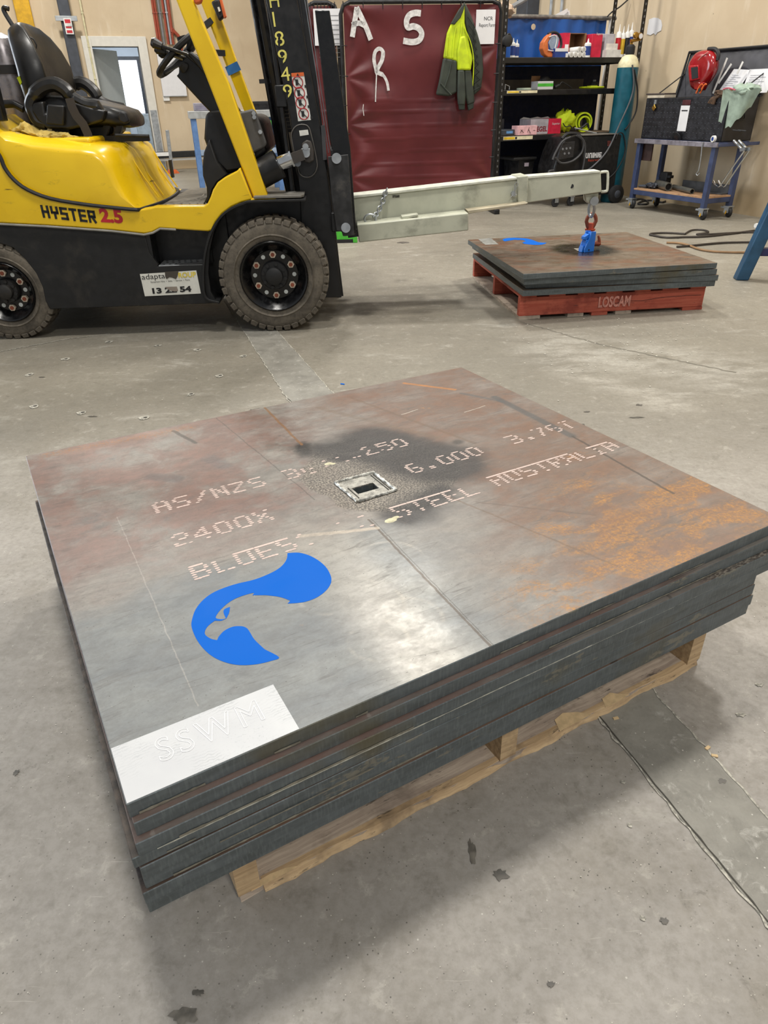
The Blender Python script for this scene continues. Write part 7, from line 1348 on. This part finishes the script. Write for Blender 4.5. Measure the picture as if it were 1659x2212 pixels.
# things on the plywood shelf
q = CT.g(1415, 400, zb_ + .015); T = Thing('dark_glove', 'dark grey glove lying on the plywood shelf', 'glove', CT, (q.x, .08, zb_ + .016)); zf_ = zb_ + .017; u_ = t_(1405, 400, .08).x
T.part('palm', crumple(u_, .10, zf_ + .03, .055, None, 13, (1.5, .9, .5)), M['darkgrey']); 
for k in range(3): T.part('finger', MB().tube([Vector((u_ - .03, .05 + k * .04, zf_ + .02)), Vector((u_ - .13, .04 + k * .045, zf_ + .018))], .014, 8), M['darkgrey'])
def pipe(x0, y0, x1, y1, v0, v1, r, lb_):
    a, b = t_(x0, y0, v0), t_(x1, y1, v1); a.z = b.z = zf_ + r; T = Thing('steel_pipe', lb_, 'pipe', CT, (a.x, v0, zf_)); T.part('pipe_wall', MB().lathe([(r * .78, 0), (r, 0), (r, (b - a).length), (r * .78, (b - a).length), (r * .78, 0)], a, (b - a), 20), plain('#70706a', .4, .6)); T.part('bore', MB().lathe([(0, (b - a).length - .02), (r * .77, (b - a).length - .02)], a, (b - a), 16), M['ink'])
pipe(1420, 400, 1444, 405, .20, .06, .042, 'short wide steel pipe offcut on the plywood shelf'); pipe(1455, 404, 1494, 420, .22, .06, .026, 'thinner steel pipe lying at the middle of the plywood shelf')
a, b = t_(1470, 405, CD - .03), t_(1555, 412, CD - .03); solo('steel_angle', MB().prism([(CD - .1, zf_), (CD, zf_), (CD, zf_ + .09), (CD - .012, zf_ + .09), (CD - .012, zf_ + .012), (CD - .1, zf_ + .012)], a.x, ub - .03, 'u'), plain('#4b4b4c', .5, .3), CT, (a.x, CD - .05, zf_), 'dark steel angle lying along the back of the plywood shelf', 'steel angle')
q = t_(1438, 385, CD - .08); T = Thing('black_holder', 'black plastic tool holder behind the wide pipe offcut', 'holder', CT, (q.x, CD - .08, zf_)); T.part('holder_body', MB().box((q.x - .05, CD - .12, zf_), (q.x + .05, CD - .04, zf_ + .16)), M['ink'], bevel=.008); T.part('holder_arm', MB().box((q.x - .08, CD - .11, zf_ + .1), (q.x + .09, CD - .05, zf_ + .13)), M['ink'], bevel=.006)
# ------------------------------------------------------------------ blue trestle at the right edge
g1 = gp(1590, 606); TR = Frame((g1.x, g1.y, 0), -8); T = Thing('blue_trestle', 'blue steel trestle leg with rusty welded crossbar at the right edge', 'trestle', TR, (0, 0, 0))
a0, a1 = TR.g(1600, 608, 0), TR.p(1672, 430, .0); wv = .085
T.part('leg', MB().prism([(0, 0), (.085, 0), (a1.x + .085, a1.z), (a1.x, a1.z)], .0, .085), M['steelblue'], bevel=.008, segs=3)
topx, topz = a1.x + (a1.x / a1.z) * (.80 - a1.z), .80; T.part('upper_leg', MB().prism([(a1.x, a1.z), (a1.x + .085, a1.z), (topx + .085, topz), (topx, topz)], 0, .085), M['steelblue'], bevel=.008); T.part('top_beam', MB().box((topx - .1, -.02, topz), (topx + .9, .105, topz + .08)), M['steelblue'], bevel=.006)
zc = TR.p(1640, 545, .02).z; xc = a1.x / a1.z * zc; T.part('crossbar', MB().box((xc + .05, .015, zc - .025), (xc + .9, .07, zc + .025)), plain('#2c2f5c', .45, 0, .15, 10, dirt='#4a4038', dirt_amt=.4), bevel=.004); T.part('weld_scorch', MB().box((xc + .035, .01, zc - .03), (xc + .055, .075, zc + .03)), plain('#5e453a', .7, .2, .4, 60), bevel=.004)
lx = topx + .8; T.part('leg', MB().prism([(lx, topz), (lx + .085, topz), (lx + .3, 0), (lx + .215, 0)], 0, .085), M['steelblue'], bevel=.008)
# floor leads
def lead(pts, r, mat, label): q = [gp(x, y, r + .002) for x, y in pts]; solo('floor_lead', MB().tube(smoothpath(q, 5), r, 6), mat, WF, q[0], label, 'cable')
brn = plain('#2f2721', .6); lead([(1630, 498), (1600, 502), (1560, 507), (1520, 511), (1480, 512), (1440, 513), (1410, 508), (1404, 506), (1412, 504), (1440, 503), (1480, 505)], .009, brn, 'dark looped lead on the floor behind the far stack, upper run'); lead([(1480, 505), (1495, 497), (1520, 497), (1530, 502), (1505, 506), (1530, 506), (1600, 502), (1640, 502)], .008, brn, 'dark lead crossing the loop toward the blue trestle')
lead([(1462, 533), (1490, 531), (1530, 527), (1570, 524), (1630, 523)], .009, brn, 'dark straight lead on the floor between far stack and trestle'); lead([(1440, 524), (1465, 525), (1485, 529), (1510, 538), (1540, 543), (1580, 545), (1620, 545)], .009, plain('#8a6a48', .6), 'brown-orange lead curving on the floor, nearest the far stack')
c = gp(1646, 492); T = Thing('lead_connector', 'pale plug connector at the end of the floor leads behind the trestle', 'connector', WF, c); T.part('plug_body', MB().tube([c + Vector((-.07, 0, .02)), c + Vector((.08, .03, .02))], .022, 8), M['white']); T.part('plug_collar', MB().tube([c + Vector((-.03, .01, .02)), c + Vector((-.01, .014, .02))], .027, 8), plain('#b8a890', .6))
# ------------------------------------------------------------------ benches seen through the forklift
g2 = gp(452, 408); BN = Frame((-3.05, 10.9, 0), 14)
def n_(x, y, v=0): return BN.p(x, y, v)
x0, x1, x2 = n_(424, 300).x, n_(462, 300).x, n_(600, 300).x; zt3 = n_(440, 240).z
T = Thing('blue_workbench', 'blue and grey steel workbench behind the forklift cab', 'workbench', BN, (x0, 0, 0))
for u in (x0, x1, x2):
    for v in (0, .6): T.part('leg', MB().box((u - .035, v - .035, 0), (u + .035, v + .035, zt3)), plain('#5c7fb0', .5), bevel=.004)
zr_ = n_(440, 336).z; T.part('stretcher', MB().box((x0, -.03, zr_), (x2, .03, zr_ + .07)), plain('#98a8bc', .5), bevel=.003); T.part('bench_top', MB().box((x0 - .06, -.06, zt3 - .09), (x2 + .1, .7, zt3)), plain('#a9aaa8', .5, .3), bevel=.005)
def bbox(px0, py0, px1, py1, v0, v1, mat, name, label, cat, **k):
    a, b = n_(px0, py1, v0), n_(px1, py0, v0); zb3 = max(a.z, zt3 + .001) if k.get('on') else a.z; T = Thing(name, label, cat, BN, (a.x, v0, zb3)); T.part('body', MB().box((a.x, v0, zb3), (b.x, v1, b.z)), mat, bevel=.006); T.part('front_face', MB().box((a.x + .02, v0 - .004, zb3 + .02), (b.x - .02, v0, b.z - .03)), k.get('m2', M['paper'])); return T
bbox(420, 222, 452, 240, .02, .4, plain('#8f8a94', .6), 'storage_tray', 'grey storage tray on the bench left of the steering column', 'tray', on=1, m2=plain('#7b7686', .6))
bbox(544, 218, 588, 256, .05, .5, M['ink'], 'black_carton', 'black carton with printed flap on the bench behind the mast', 'box', on=1, m2=M['black'])
T = bbox(553, 262, 572, 282, -.1, .02, M['paper'], 'parts_bin', 'white printed bin hanging below the bench behind the mast', 'bin', m2=plain('#b9b4cc', .6)); bbox(577, 260, 586, 280, -.1, .02, M['green'], 'parts_bin', 'green bin hanging beside the white printed bin', 'bin', m2=plain('#6aa832', .6)); bbox(556, 283, 590, 288, -.12, .1, plain('#3a7ac8', .5), 'blue_shelf_strip', 'thin blue tray under the hanging bins', 'tray', m2=plain('#3a7ac8', .5))
# scattered grit and flakes over the floor
rnd = random.Random(11); gr = MB()
for k in range(900):
    x, y = rnd.uniform(0, 1659), rnd.uniform(470, 2212)
    c = gp(x, y)
    if c.y > 9: continue
    s = rnd.uniform(.0005, .0011) * (.7 + c.y * .8); a = rnd.uniform(0, 3); gr.add([c + Vector((math.cos(a + k2 * 1.57) * s, math.sin(a + k2 * 1.57) * s * rnd.uniform(.4, 1), .0024)) for k2 in range(4)], [(0, 1, 2, 3)])
for k in range(160):
    x, y = rnd.gauss(1330, 120), rnd.gauss(735, 45); c = gp(x, y); s = rnd.uniform(.002, .006); a = rnd.uniform(0, 3); gr.add([c + Vector((math.cos(a + k2 * 1.57) * s, math.sin(a + k2 * 1.57) * s, .0024)) for k2 in range(4)], [(0, 1, 2, 3)])
solo('floor_grit', gr, plain('#c9c4b8', .8, 0, .2, 30), WF, gr.v[0], 'pale grit and flakes scattered over the concrete floor', 'grit', kind='stuff', smooth=0)
# chain hanging below the jib, seen against the floor
